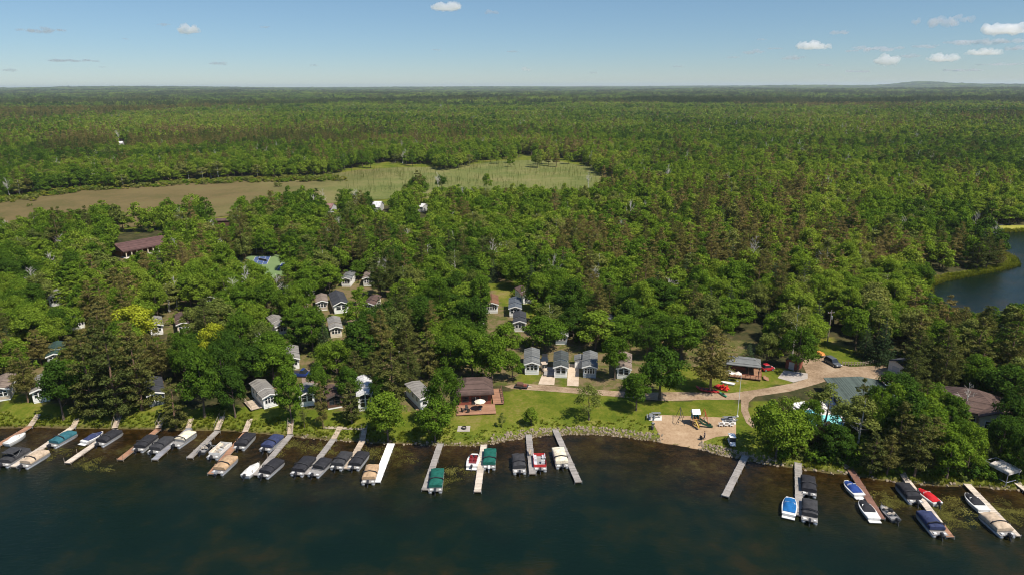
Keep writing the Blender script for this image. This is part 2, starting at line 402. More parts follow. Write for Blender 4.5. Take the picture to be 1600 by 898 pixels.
# how far out: shallows over brown weed bed, then the drop-off into deep green water
o1 = N(nt, 'ShaderNodeMath', operation='MULTIPLY_ADD'); o1.inputs[1].default_value = 40.0; nt.links.new(n_w, o1.inputs[0]); nt.links.new(off, o1.inputs[2])
o2 = N(nt, 'ShaderNodeMath', operation='MULTIPLY_ADD'); o2.inputs[1].default_value = 14.0; nt.links.new(n_s, o2.inputs[0]); nt.links.new(o1.outputs[0], o2.inputs[2])
mr = N(nt, 'ShaderNodeMapRange'); mr.inputs['From Min'].default_value = 26; mr.inputs['From Max'].default_value = 56; nt.links.new(o2.outputs[0], mr.inputs['Value'])
bed = ramp(nt, [(.30, (.004, .0035, .0012)), (.42, (.012, .007, .002)), (.52, (.028, .0135, .003)), (.62, (.042, .027, .006)), (.74, (.085, .07, .02))], gadd(n_s, n_f, .5)).outputs[0]
deep = ramp(nt, [(.30, (.0014, .0076, .0044)), (.47, (.0024, .0094, .0050)), (.58, (.008, .0120, .0045)), (.72, (.020, .0150, .0042))], gadd(n_w, n_s, .6)).outputs[0]
dp = ramp(nt, [(0, (0, 0, 0)), (.35, (.45, .45, .45)), (.7, (.9, .9, .9)), (1, (1, 1, 1))], mr.outputs[0]).outputs[0]
nt.links.new(gmix(bed, deep, dp), b.inputs['Base Color'])
ws = N(nt, 'ShaderNodeTexNoise', Scale=.022, Detail=4.0, Roughness=.6); wm = N(nt, 'ShaderNodeMapping'); wm.inputs['Scale'].default_value = (1, 3.2, 1); wm.inputs['Rotation'].default_value = (0, 0, -.12)
nt.links.new(tc.outputs['Object'], wm.inputs[0]); nt.links.new(wm.outputs[0], ws.inputs['Vector'])
wr = ramp(nt, [(.35, (.06, .06, .06)), (.65, (.17, .17, .17))], ws.outputs['Fac']); nt.links.new(wr.outputs[0], b.inputs['Roughness'])   # lanes of wind and of calm
wv = N(nt, 'ShaderNodeTexNoise', Scale=.9, Detail=5.0, Roughness=.55); mp = N(nt, 'ShaderNodeMapping'); mp.inputs['Scale'].default_value = (1, 2.2, 1); mp.inputs['Rotation'].default_value = (0, 0, .5)
nt.links.new(tc.outputs['Object'], mp.inputs[0]); nt.links.new(mp.outputs[0], wv.inputs['Vector'])
bp = N(nt, 'ShaderNodeBump', Strength=.75, Distance=.2); nt.links.new(wv.outputs['Fac'], bp.inputs['Height']); nt.links.new(bp.outputs[0], b.inputs['Normal'])
nt.links.new(b.outputs[0], out.inputs[0])
lake.data.materials.append(m); pm = m.copy(); pm.name = 'pond_water'; pond.data.materials.append(pm)
for q in pm.node_tree.nodes:
    if q.type == 'BSDF_PRINCIPLED': q.inputs['Specular IOR Level'].default_value = .55
for o in (lake, pond): tag(o, kind='structure')

# ------------------------------------------------------------------ sheets laid on the land
def sheet(name, poly_px, m, lift=0.03, step=1.5, kind='structure', extra=None, wobble=0.0):
    """a thin ground sheet following the land inside an outline"""
    P = [on_ground(x, y) for x, y in poly_px]; W = [(p.x, p.y) for p in P]
    x0, x1 = min(p[0] for p in W), max(p[0] for p in W); y0, y1 = min(p[1] for p in W), max(p[1] for p in W)
    import bmesh
    bm = bmesh.new(); vs = [bm.verts.new((x, y, 0)) for x, y in W]; bm.faces.new(vs)
    for ax, a0, a1 in ((0, x0, x1), (1, y0, y1)):
        k = a0 + step
        while k < a1:
            co = [0, 0, 0]; no = [0, 0, 0]; co[ax] = k; no[ax] = 1
            bmesh.ops.bisect_plane(bm, geom=bm.verts[:] + bm.edges[:] + bm.faces[:], plane_co=co, plane_no=no); k += step
    bmesh.ops.triangulate(bm, faces=bm.faces[:])
    co = np.array([v.co for v in bm.verts]); z = ground_z(co[:, 0], co[:, 1])
    for v, zz in zip(bm.verts, z):
        v.co.z = zz + lift
        if wobble: v.co.x += wobble * math.sin(v.co.y * 1.3 + v.co.x * .7); v.co.y += wobble * math.sin(v.co.x * .9 + 1.)
    for f in bm.faces:
        if f.normal.z < 0: f.normal_flip()
    me = bpy.data.meshes.new(name); bm.to_mesh(me); bm.free(); me.materials.append(m)
    o = bpy.data.objects.new(name, me); COL.objects.link(o)
    if kind: tag(o, kind=kind)
    return o
def ground_mat(name, stops, s1=.4, s2=3., k=.6, rough=.95, bump=.4):
    m, nt, out = new_mat(name)
    b = N(nt, 'ShaderNodeBsdfPrincipled', Roughness=rough); b.inputs['Specular IOR Level'].default_value = .08
    tc = N(nt, 'ShaderNodeTexCoord')
    a = N(nt, 'ShaderNodeTexNoise', Scale=s1, Detail=6.0, Roughness=.65); c = N(nt, 'ShaderNodeTexNoise', Scale=s2, Detail=7.0, Roughness=.75)
    nt.links.new(tc.outputs['Object'], a.inputs['Vector']); nt.links.new(tc.outputs['Object'], c.inputs['Vector'])
    x = N(nt, 'ShaderNodeMath', operation='MULTIPLY_ADD'); x.inputs[1].default_value = k; nt.links.new(c.outputs['Fac'], x.inputs[0]); nt.links.new(a.outputs['Fac'], x.inputs[2])
    y = N(nt, 'ShaderNodeMath', operation='SUBTRACT'); y.inputs[1].default_value = k / 2; nt.links.new(x.outputs[0], y.inputs[0])
    nt.links.new(ramp(nt, stops, y.outputs[0]).outputs[0], b.inputs['Base Color'])
    bp = N(nt, 'ShaderNodeBump', Strength=bump, Distance=.1); nt.links.new(c.outputs['Fac'], bp.inputs['Height']); nt.links.new(bp.outputs[0], b.inputs['Normal'])
    nt.links.new(b.outputs[0], out.inputs[0]); return m
M_ROAD = ground_mat('gravel_road', [(.28, (.17, .118, .072)), (.42, (.24, .168, .106)), (.55, (.30, .215, .138)), (.72, (.37, .285, .195))], .22, 1.8, .9)
M_DRIVE = ground_mat('pale_gravel', [(.25, (.36, .28, .2)), (.5, (.48, .38, .28)), (.75, (.55, .46, .36))], .5, 4)
M_ASPH = ground_mat('old_asphalt', [(.25, (.17, .13, .105)), (.5, (.235, .175, .14)), (.75, (.28, .22, .18))], .4, 4)
M_SAND = ground_mat('beach_sand', [(.25, (.24, .158, .09)), (.45, (.33, .225, .135)), (.6, (.38, .268, .165)), (.75, (.44, .325, .21))], .18, 1.6, .9)
M_CONC = ground_mat('concrete', [(.25, (.5, .47, .42)), (.5, (.6, .57, .52)), (.75, (.66, .63, .58))], .8, 5, .4)
M_GREYG = ground_mat('grey_gravel', [(.25, (.28, .25, .22)), (.5, (.36, .32, .28)), (.75, (.42, .38, .34))], .5, 4)
M_FIELD = ground_mat('dry_marsh_grass', [(.22, (.09, .09, .03)), (.42, (.135, .112, .042)), (.58, (.175, .132, .056)), (.8, (.155, .15, .05))], .03, .5, .6)
M_MEADOW = ground_mat('pale_meadow', [(.25, (.095, .115, .03)), (.5, (.145, .155, .045)), (.75, (.2, .175, .07))], .04, .7, .7)
sheet('road', [(788, 603), (815, 598), (900, 606), (1000, 613), (1060, 612), (1140, 614), (1190, 607), (1240, 598), (1262, 590), (1258, 578), (1252, 566), (1262, 556), (1285, 552),
               (1305, 568), (1330, 573), (1385, 570), (1392, 577), (1400, 600), (1392, 625), (1380, 615), (1340, 600), (1300, 592), (1275, 600), (1235, 611), (1180, 619), (1170, 628),
               (1158, 624), (1100, 624), (1040, 626), (960, 619), (860, 611), (800, 607)], M_ROAD, .03)
sheet('path', [(1158, 623), (1170, 626), (1169, 640), (1174, 655), (1181, 664), (1176, 668), (1166, 660), (1158, 642)], M_ROAD, .04, 1.2)
sheet('driveway', [(847, 585), (868, 583), (866, 601), (841, 600)], M_DRIVE, .045)
sheet('driveway', [(888, 568), (905, 568), (904, 603), (886, 602)], M_DRIVE, .045)
sheet('parking_area', [(470, 578), (505, 575), (500, 612), (474, 614)], M_ASPH, .03)
sheet('parking_area', [(1215, 590), (1225, 578), (1262, 583), (1262, 591), (1240, 597)], M_GREYG, .036)
sheet('parking_area', [(545, 499), (588, 498), (592, 508), (545, 510)], M_ROAD, .03)
sheet('patio', [(630, 612), (645, 598), (658, 618), (664, 640), (652, 642)], M_ROAD, .036)
sheet('beach', [(1013, 647), (1040, 648), (1090, 650), (1150, 653), (1150, 680), (1120, 682), (1100, 690), (1096, 702), (1078, 702), (1058, 698), (1030, 692), (1031, 682), (1022, 664)], M_SAND, .05, 1.0)
sheet('beach_slab', [(1013, 649), (1034, 649), (1034, 657), (1014, 657)], M_CONC, .1)
sheet('beach_slab', [(1128, 653), (1149, 654), (1150, 663), (1129, 663)], M_CONC, .1)
sheet('fire_pit_pad', [(716, 665), (735, 665), (734, 674), (714, 674)], M_GREYG, .04)
FM = bpy.data.materials.new('marsh_grass'); FM.use_nodes = True; nt = FM.node_tree; nt.nodes.clear(); out = nt.nodes.new('ShaderNodeOutputMaterial')
b = N(nt, 'ShaderNodeBsdfPrincipled', Roughness=.95); b.inputs['Specular IOR Level'].default_value = .05; tc = N(nt, 'ShaderNodeTexCoord')
f1, f2, f3 = gnoise(.03), gnoise(.5, 7, .75), gnoise(.012, 4, .6)
dry = ramp(nt, [(.24, (.085, .085, .026)), (.42, (.112, .09, .036)), (.58, (.142, .106, .046)), (.8, (.13, .125, .042))], gadd(f1, f2, .7)).outputs[0]
pale = ramp(nt, [(.25, (.085, .11, .028)), (.45, (.125, .14, .04)), (.6, (.165, .16, .056)), (.78, (.2, .175, .075))], gadd(f1, f2, .8)).outputs[0]
sx_ = N(nt, 'ShaderNodeSeparateXYZ'); nt.links.new(tc.outputs['Object'], sx_.inputs[0]); ma = N(nt, 'ShaderNodeMath', operation='MULTIPLY_ADD'); ma.inputs[1].default_value = 170.; nt.links.new(f3, ma.inputs[0]); nt.links.new(sx_.outputs['X'], ma.inputs[2])
mk = N(nt, 'ShaderNodeMapRange'); mk.inputs['From Min'].default_value = -110.; mk.inputs['From Max'].default_value = -5.; nt.links.new(ma.outputs[0], mk.inputs['Value'])
nt.links.new(gmix(dry, pale, mk.outputs[0]), b.inputs['Base Color']); bp = N(nt, 'ShaderNodeBump', Strength=.6, Distance=.3); nt.links.new(f2, bp.inputs['Height']); nt.links.new(bp.outputs[0], b.inputs['Normal']); nt.links.new(b.outputs[0], out.inputs[0])
sheet('field', [(-120, 365), (-60, 322), (0, 318), (70, 306), (130, 298), (300, 287), (420, 281), (510, 274), (560, 266), (620, 262), (700, 262), (780, 252), (860, 250), (925, 262), (965, 278), (972, 302), (870, 308), (780, 310), (640, 310), (560, 314), (520, 318), (420, 330), (300, 345), (150, 362), (0, 366)], FM, .25, 8)
sheet('pond_meadow', [(1506, 364), (1512, 356), (1560, 354), (1640, 353), (1640, 362), (1560, 363)], ground_mat('pond_reeds', [(.3, (.2, .22, .03)), (.7, (.3, .27, .06))], .1, .8), .12, 4)
# tennis courts
COURT = [(360, 418), (378, 399), (449, 397), (444, 422), (400, 432)]
M_CG = ground_mat('court_green', [(.3, (.13, .19, .075)), (.7, (.17, .235, .1))], .1, 1.); M_CB = ground_mat('court_blue', [(.3, (.05, .085, .19)), (.7, (.065, .1, .22))], .1, 1.)
sheet('court_surface', [(352, 428), (376, 400), (452, 397), (448, 430), (390, 445)], M_CG, .03, 3)
def court_lines(poly, name='court_markings'):
    P = [on_ground(x, y) for x, y in poly]
    mb = MB()
    def seg(a, b, w=.13):
        d = (b - a).normalized(); n = Vector((-d.y, d.x, 0)) * w / 2
        z = LAND + .055
        mb.add([(q.x, q.y, z) for q in (a - n, b - n, b + n, a + n)], [(0, 1, 2, 3)])
    for i in range(4): seg(P[i], P[(i + 1) % 4])
    seg((P[0] + P[1]) / 2, (P[2] + P[3]) / 2, .12)
    for t in (.3, .7):
        a = P[0].lerp(P[3], t); b_ = P[1].lerp(P[2], t); seg(a, b_, .1)
    return tag(mb.build(name, M_CONC), kind='structure')
for q in ([(393, 414), (399, 401.5), (423, 400.5), (417, 413)], [(432, 423), (440, 411.5), (458, 411), (452, 422)]):
    sheet('court_surface', q, M_CB, .042, 3); court_lines(q)

# ------------------------------------------------------------------ air
mb = MB(); mb.box((0, 11500, 68), (44000, 37000, 146))
hz = mb.build('haze', None); tag(hz, kind='stuff')
m, nt, out = new_mat('air')
pv = N(nt, 'ShaderNodeVolumePrincipled', Density=HAZE_DENSITY, Anisotropy=0.2); pv.inputs['Color'].default_value = (.80, .9, 1.0, 1)
nt.links.new(pv.outputs[0], out.inputs['Volume']); hz.data.materials.append(m); m.cycles.homogeneous_volume = True
# ------------------------------------------------------------------ boats and docks
FEET = []           # house plans that trees keep off: x, y, rz, half width, y0, y1
LANDMARKS = []      # x, y, words
def FOOT(x, y):
    hit = np.zeros(x.shape, bool)
    for fx, fy, rz, hw, a, b in FEET:
        dx, dy = x - fx, y - fy; u = dx * math.cos(rz) + dy * math.sin(rz); v = -dx * math.sin(rz) + dy * math.cos(rz)
        hit |= (np.abs(u) < hw + 1.6) & (v > a - 1.6) & (v < b + 1.6)
    return hit
GLASS = glass()
M_ALU = mat('brushed_aluminium', (.42, .43, .44), .42, .25, 2., metal=.6); M_WHITE = mat('white_gelcoat', (.66, .65, .62), .35, .14, 1.5, spec=.5)
M_BLACKP = mat('black_cowling', (.025, .025, .028), .35, .2, 3., spec=.5); M_SEAT = mat('beige_vinyl', (.62, .53, .42), .6, .12, 2.)
M_CARPET = mat('grey_deck_carpet', (.25, .24, .23), .95, .15, 4.); M_REDG = mat('red_gelcoat', (.5, .03, .03), .35, .12, 2., spec=.5)
COVER = {'black': (.026, .026, .03), 'charcoal': (.042, .042, .045), 'navy': (.035, .045, .10), 'teal': (.03, .115, .14), 'green': (.012, .095, .072), 'tan': (.40, .27, .16), 'beige': (.45, .35, .25),
         'cream': (.68, .60, .45), 'white': (.60, .58, .54), 'blue': (.012, .11, .30), 'royal': (.02, .05, .19), 'red': (.42, .015, .02)}
def cloth(c): return mat(c + '_boat_canvas', COVER[c], .8, .22, 1.6, spec=.15, bump=.3)
def tarp(half, y0, y1, zedge, ztop, m, parent, rng, ny=22, nx=10, taper=None, name='cover', skirt=.3, ridge=(.35,), sag=.06):
    """a boat cover pulled over a frame: creased, sagging between its bows, with a skirt down the sides"""
    rings = []
    for i in range(ny + 1):
        t = i / ny; y = y0 + (y1 - y0) * t; hw = half * (taper(t) if taper else 1.0)
        top = zedge + (ztop - zedge) * max(.25, min(1, 3.5 * min(t, 1 - t) + .2)) * (.75 + .25 * max(math.cos((t - r) * 7) for r in ridge))
        ring = [(-hw * 1.02, y, zedge - skirt)]
        for j in range(nx + 1):
            s = -1 + 2 * j / nx
            z = zedge + (top - zedge) * (1 - abs(s) ** 2.6) - sag * abs(math.sin(t * PI * 3.0)) * (1 - s * s)
            z += .035 * math.sin(9 * t + 5 * s + rng.uniform(-.6, .6)) + rng.normal() * .012
            ring.append((s * hw, y + rng.normal() * .015, z))
        ring.append((hw * 1.02, y, zedge - skirt)); rings.append(ring)
    mb = MB(); mb.loft(rings, closed=False, cap0=False, cap1=False)
    mb.add([rings[0][k] for k in range(len(rings[0]))], [tuple(range(len(rings[0])))[::-1]]); mb.add(rings[-1], [tuple(range(len(rings[-1])))])
    return mb.build(name, m, parent, True)
def outboard(parent, x, y, z, cowl=M_BLACKP, big=1.0, up=False):
    mb = MB(); k = big; tl = -.5 if up else 0
    mb.loft([[(x - .2 * k, y - .05, z + .1), (x + .2 * k, y - .05, z + .1), (x + .17 * k, y - .55 * k, z + .05), (x - .17 * k, y - .55 * k, z + .05)],
             [(x - .22 * k, y - .02, z + .4 * k), (x + .22 * k, y - .02, z + .4 * k), (x + .18 * k, y - .7 * k, z + .34 * k), (x - .18 * k, y - .7 * k, z + .34 * k)],
             [(x - .16 * k, y - .1, z + .62 * k), (x + .16 * k, y - .1, z + .62 * k), (x + .12 * k, y - .6 * k, z + .56 * k), (x - .12 * k, y - .6 * k, z + .56 * k)]])
    o = mb.build('outboard_motor', cowl, parent)
    l = MB(); l.box((x, y - .28 * k + tl * .6, z - .4), (.13, .3, 1.1), tilt=('X', tl)); l.box((x, y - .32 * k + tl, z - .85), (.06, .5, .08), tilt=('X', tl)); l.build('shaft', M_ALU if cowl is M_WHITE else M_BLACKP, o)
    return o
def pontoon(px_bow, px_stern, col, label, group, W=2.5, cover=True, bimini=False, seats=M_SEAT, fence=M_ALU, cowl=M_BLACKP, stern_open=.9, rng=RNG, panel=None, skirt=.46):
    a, b = at(*px_bow, .9), at(*px_stern, .5); d = Vector((a.x - b.x, a.y - b.y, 0)); L = min(8.4, max(5.6, d.length)); rz = math.atan2(-d.x, d.y)
    t = thing('pontoon_boat', label, 'boat', ((a.x + b.x) / 2, (a.y + b.y) / 2, 0), rz, group)
    hl = L / 2
    for s in (-1, 1):
        rings = [[(s * W * .36 + r * math.cos(q * PI / 5), y, .12 + z0 + r * math.sin(q * PI / 5)) for q in range(10)] for y, r, z0 in ((-hl, .24, 0), (-hl + .1, .33, 0), (hl - 1.0, .33, 0), (hl - .4, .22, .08), (hl, .05, .2))]
        MB().loft(rings).build('float', M_ALU, t, True)
    MB().slab([(-W / 2, -hl), (W / 2, -hl), (W / 2, hl - .5), (W / 2 - .35, hl - .1), (-W / 2 + .35, hl - .1), (-W / 2, hl - .5)], .46, .58).build('deck', M_CARPET, t)
    pm = panel or (mat('dark_rail_panel', (.10, .10, .105), .5, .3, 3.) if col in ('black', 'charcoal', 'navy') else M_ALU)
    r = MB(); i = .08
    for s in (-1, 1): r.box((s * (W / 2 - i), -.1 + stern_open * .4, .90), (.05, L - .7 - stern_open * .8, .56))
    r.box((0, hl - .5, .90), (W - .3, .05, .56)); r.box((0, -hl + stern_open, .90), (W - .2, .05, .56))
    for s in (-1, 1):
        for k in range(5): y = -hl + stern_open + k * (L - .6 - stern_open) / 4; r.tube((s * (W / 2 - i), y, .58), (s * (W / 2 - i), y, 1.24), .03, n=5)
        r.tube((s * (W / 2 - i), -hl + stern_open, 1.23), (s * (W / 2 - i), hl - .5, 1.23), .035, n=5)
    r.build('railing', pm, t)
    if cover:
        c = tarp(W / 2 - .03, -hl + stern_open - .12, hl - .42, 1.26, 1.75, cloth(col), t, rng, ridge=(.3, .72), skirt=skirt)
        y = -hl + L * rng.uniform(.3, .42); f = MB(); f.path([(-W / 2 - .1, y, 1.2), (-W / 2 + .1, y - .05, 1.62), (0, y - .08, 1.86), (W / 2 - .1, y - .05, 1.62), (W / 2 + .1, y, 1.2)], .1); f.build('folded_bimini', cloth('black' if col != 'black' else 'charcoal'), c)
    else:
        for nm, c, s in (('bench', (-W / 2 + .42, hl - 1.6, .78), (.6, 1.7, .4)), ('bench', (W / 2 - .42, hl - 1.6, .78), (.6, 1.7, .4)), ('bench', (-W / 2 + .42, -hl + 1.9, .78), (.6, 1.6, .4))):
            o = MB().box(c, s).build(nm, seats, t); MB().box((c[0] + (-.25 if c[0] < 0 else .25), c[1], 1.08), (.14, s[1], .35)).build('backrest', seats, o)
        o = MB().box((W / 2 - .6, -hl + 2.3, .95), (.7, .5, .75)).build('console', M_WHITE, t); MB().box((W / 2 - .6, -hl + 2.5, 1.42), (.6, .04, .25)).build('windscreen', GLASS, o)
        o = MB().box((W / 2 - .6, -hl + 1.5, .82), (.5, .5, .45)).build('helm_chair', seats, t); MB().box((W / 2 - .6, -hl + 1.28, 1.2), (.5, .12, .5)).build('backrest', seats, o)
        MB().path([(-W / 2 + .1, -.3, 1.2), (-W / 2 + .15, -1.0, 2.2), (W / 2 - .15, -1.0, 2.2), (W / 2 - .1, -.3, 1.2)], .04).build('arch', M_ALU, t)
    if bimini:
        tarp(W / 2 - .1, -hl + 1.4, .9, 2.35, 2.55, cloth('charcoal'), t, rng, 8, 8, name='bimini', skirt=.08)
        p = MB()
        for s in (-1, 1):
            p.tube((s * (W / 2 - .1), -.6, 1.2), (s * (W / 2 - .15), .8, 2.36), .03, n=5); p.tube((s * (W / 2 - .1), -.6, 1.2), (s * (W / 2 - .15), -hl + 1.5, 2.36), .03, n=5)
        p.build('bimini_frame', M_ALU, t)
    s_ = MB(); s_.box((-.75, -hl + .35, .66), (.5, .45, .18)); s_.box((.8, -hl + .3, .66), (.4, .4, .14)); s_.build('stern_locker', M_WHITE, t)
    outboard(t, 0, -hl + .05, .5, cowl, 1.1, up=True)
    LANDMARKS.append((t.location.x, t.location.y, None)); return t
def hull_shape(L, W, z, blunt=.0, n=9):
    """plan outline of a planing hull at height z: stern square, sides swelling, bow drawn to a rounded point"""
    pts = []
    for i in range(n): 
        t = i / (n - 1); w_ = W / 2 * min(1, .88 + .3 * t) * (1 - max(0, (t - .45) / .55) ** 2.3 * (1 - blunt)); pts.append((w_, -L / 2 + L * t, z))
    return pts + [(-x, y, z) for x, y, z in reversed(pts)]
def runabout(px_bow, px_stern, col, label, W=2.35, hullm=M_WHITE, cover=True, blunt=.12, engine=False, platform=True, cover_len=(.12, .93), group=None, seatm=None):
    seatm = seatm or M_SEAT
    a, b = at(*px_bow, .8), at(*px_stern, .4); d = Vector((a.x - b.x, a.y - b.y, 0)); L = min(7.0, max(4.6, d.length)); rz = math.atan2(-d.x, d.y)
    t = thing('runabout' if cover_len[1] < 1 else 'motor_boat', label, 'boat', ((a.x + b.x) / 2, (a.y + b.y) / 2, 0), rz, group)
    mb = MB(); mb.loft([hull_shape(L * .9, W * .72, -.12, blunt), hull_shape(L * .97, W * .92, .35, blunt), hull_shape(L, W, .78, blunt), hull_shape(L * .98, W * .9, .84, blunt)], cap0=True, cap1=True); mb.build('hull', hullm, t, False)
    if platform: MB().box((0, -L / 2 - .28, .3), (W * .82, .62, .09)).build('swim_platform', hullm, t)
    y0, y1 = -L / 2 + L * cover_len[0], -L / 2 + L * cover_len[1]
    if cover:
        def tp(s): 
            tt = cover_len[0] + (cover_len[1] - cover_len[0]) * s; return min(1, .88 + .3 * tt) * (1 - max(0, (tt - .45) / .55) ** 2.3 * (1 - blunt))
        tarp(W / 2 * .86, y0, y1, .86, 1.35, cloth(col), t, RNG, taper=tp, skirt=.06, ridge=(.45,), ny=20)
        ws = MB(); ws.path([(-W * .36, .1, .9), (-W * .3, .5, 1.22), (W * .3, .5, 1.22), (W * .36, .1, .9)], .035); ws.build('windscreen_frame', M_ALU, t)
    else:
        MB().box((0, -.2, .83), (W * .6, L * .55, .06)).build('floor', mat('wine_red_carpet', (.16, .03, .035), .9, .2, 3.), t)
        for x, y in ((-.45, -.5), (.45, -.5), (-.45, .6), (.45, .6)):
            o = MB().box((x, y, 1.0), (.5, .5, .3)).build('seat', seatm, t); MB().box((x, y - .25, 1.3), (.48, .1, .4)).build('backrest', seatm, o)
        MB().box((0, .95, 1.1), (W * .7, .06, .4), tilt=('X', -.5)).build('windscreen', GLASS, t)
    if engine: outboard(t, 0, -L / 2 + .1, .55, M_BLACKP, 1.0, up=True)
    return t
def fishing_boat(px_bow, px_stern, label, hullc=(.16, .165, .17), W=2.0):
    a, b = at(*px_bow, .5), at(*px_stern, .4); d = Vector((a.x - b.x, a.y - b.y, 0)); L = min(6.2, max(4.6, d.length)); rz = math.atan2(-d.x, d.y)
    t = thing('fishing_boat', label, 'boat', ((a.x + b.x) / 2, (a.y + b.y) / 2, 0), rz)
    hm = mat('dull_aluminium_hull', hullc, .45, .25, 2., metal=.3)
    rings = [hull_shape(L * .92, W * .7, -.1), hull_shape(L, W, .6), hull_shape(L * .97, W * .9, .6), hull_shape(L * .93, W * .78, .2)]
    MB().loft(rings, cap0=True, cap1=True).build('hull', hm, t)
    MB().slab([(p[0], p[1]) for p in hull_shape(L * .92, W * .8, 0) if p[1] > L * .16], .42, .55).build('bow_deck', M_CARPET, t)
    for y, x in ((-L * .12, -.35), (-L * .12, .4), (L * .22, 0)):
        o = MB().box((x, y, .62), (.42, .42, .12)).build('seat', M_SEAT, t); MB().box((x, y - .2, .85), (.42, .1, .4)).build('backrest', M_SEAT, o)
    o = MB().box((.5, L * .05, .6), (.5, .4, .7)).build('console', M_BLACKP, t); MB().box((.5, L * .09, 1.02), (.5, .04, .22)).build('windscreen', GLASS, o)
    MB().box((0, -L * .36, .5), (W * .7, .6, .3)).build('stern_deck', M_CARPET, t)
    outboard(t, 0, -L / 2 + .1, .5, M_BLACKP, 1.0, up=True); MB().tube((-.2, L * .42, .6), (.1, L * .5, .95), .05).build('trolling_motor', M_BLACKP, t)
    return t
M_DOCK = {'grey': stripes('weathered_grey_planks', (.30, .275, .25), (.10, .09, .08), .145), 'tan': stripes('sunbleached_planks', (.46, .37, .28), (.16, .12, .09), .145), 'red': stripes('red_brown_planks', (.33, .18, .11), (.12, .06, .04), .145),
          'pale': stripes('pale_planks', (.56, .48, .39), (.2, .16, .13), .145), 'white': stripes('white_dock_panels', (.80, .79, .76), (.5, .5, .48), .9, width=.04, var=.06), 'cool': stripes('slate_grey_planks', (.25, .25, .27), (.09, .09, .1), .145),
          'rust': stripes('dark_red_planks', (.20, .105, .075), (.07, .035, .03), .145)}
M_POST = mat('dock_post', (.30, .25, .2), .8, .2, 3.); M_STEEL = mat('galvanised_steel', (.42, .43, .44), .5, .2, 3., metal=.5)
def dock(px_shore, px_end, col, label, W=1.25, posts=0, tip=None, z=.52, group='docks along the resort shore'):
    a, b = at(*px_shore, z), at(*px_end, z); d = Vector((b.x - a.x, b.y - a.y, 0)); L = d.length; rz = math.atan2(-d.x, d.y)
    t = thing('dock', label, 'dock', (a.x, a.y, 0), rz, None)
    cut = L * .78 if tip else L
    secs = max(2, int(round(L / 3.05)))
    MB().box((0, cut / 2, z - .03), (W, cut, .06)).build('deck', M_DOCK[col], t)
    if tip: MB().box((0, cut + (L - cut) / 2 + .01, z - .028), (W, L - cut - .02, .06)).build('deck', M_DOCK[tip], t)
    f = MB()
    for s in (-1, 1): f.box((s * (W / 2 - .04), L / 2, z - .145), (.07, L - .02, .16))
    for k in range(secs + 1): f.box((0, min(L - .06, max(.06, L * k / secs)), z - .14), (W - .2, .08, .14))
    f.build('frame', M_DOCK['white'] if col == 'white' else M_POST, t)
    for k in range(secs + 1):
        for s in (-1, 1):
            y = min(L - .1, max(.15, L * k / secs)); up = .12
            if posts and s == (1 if posts > 0 else -1) and k > secs * .3: up = .95
            MB().tube((s * (W / 2 + .05), y, -2.2), (s * (W / 2 + .05), y, z + up), .045, n=6).build('leg', M_STEEL if not posts else M_POST, t)
    LANDMARKS.append((a.x, a.y, None)); return t
D = [((47, 665), (-6, 696), 'red', 'red-brown dock at the west edge beside the white fishing skiff', 0, None), ((114, 666), (20, 728), 'pale', 'long pale dock with the teal and beige pontoons on it', 0, None),
     ((181, 669.5), (105, 722), 'pale', 'pale plank dock with low black posts near its outer end', 1, None), ((248, 669), (187, 717), 'red', 'red-brown dock with thin bare posts standing along its west side', -1, None),
     ((296, 668), (241, 717), 'cool', 'slate grey dock between black pontoons and the cream open one', 0, None), ((340, 672), (296, 714), 'grey', 'narrow grey dock with the small fishing boat alongside', 0, None),
     ((384, 675), (329, 739), 'red', 'orange-brown dock with the tan covered pontoon at its end', 0, None), ((454, 678), (400, 741), 'grey', 'weathered grey dock with a row of mooring posts', 1, None),
     ((521, 685), (479, 740), 'grey', 'grey dock leading from the west end of the boardwalk', 0, None), ((566, 688), (542, 731), 'tan', 'short tan dock leading from the east end of the boardwalk', 0, None),
     ((611, 692), (588, 752), 'white', 'bright white dock beside the tan covered pontoon', 0, None), ((688, 692), (664, 764), 'grey', 'grey dock with a green covered pontoon at its outer end', 0, None),
     ((756, 694), (746, 767), 'pale', 'pale dock between the red runabout and the green pontoon', 0, None), ((826, 678), (832, 739), 'grey', 'grey dock carrying a bench before the stone bank', 0, None),
     ((857, 647), (904, 752), 'grey', 'longest dock, running from the lawn past the cream boat', 0, None), ((1165, 711), (1133, 774), 'grey', 'empty grey dock beside the sandy beach', 0, None),
     ((1247, 722), (1249, 804), 'grey', 'grey dock between the bright blue boat and two black pontoons', 0, None), ((1328, 731), (1377, 809), 'rust', 'dark red dock with two white runabouts on its west side', 0, None),
     ((1417, 749), (1485, 838), 'pale', 'pale dock with an orange-brown end beside the red boat', 0, 'red'), ((1511, 755), (1589, 836), 'pale', 'pale dock with the beige covered pontoon at its end', 0, None),
     ((1588, 752), (1640, 794), 'pale', 'pale dock at the east edge beyond the boat lift', 0, None)]
for a, b_, c, l, ps, tp in D: dock(a, b_, c, l, 1.25 if c != 'white' else 1.5, ps, tp)
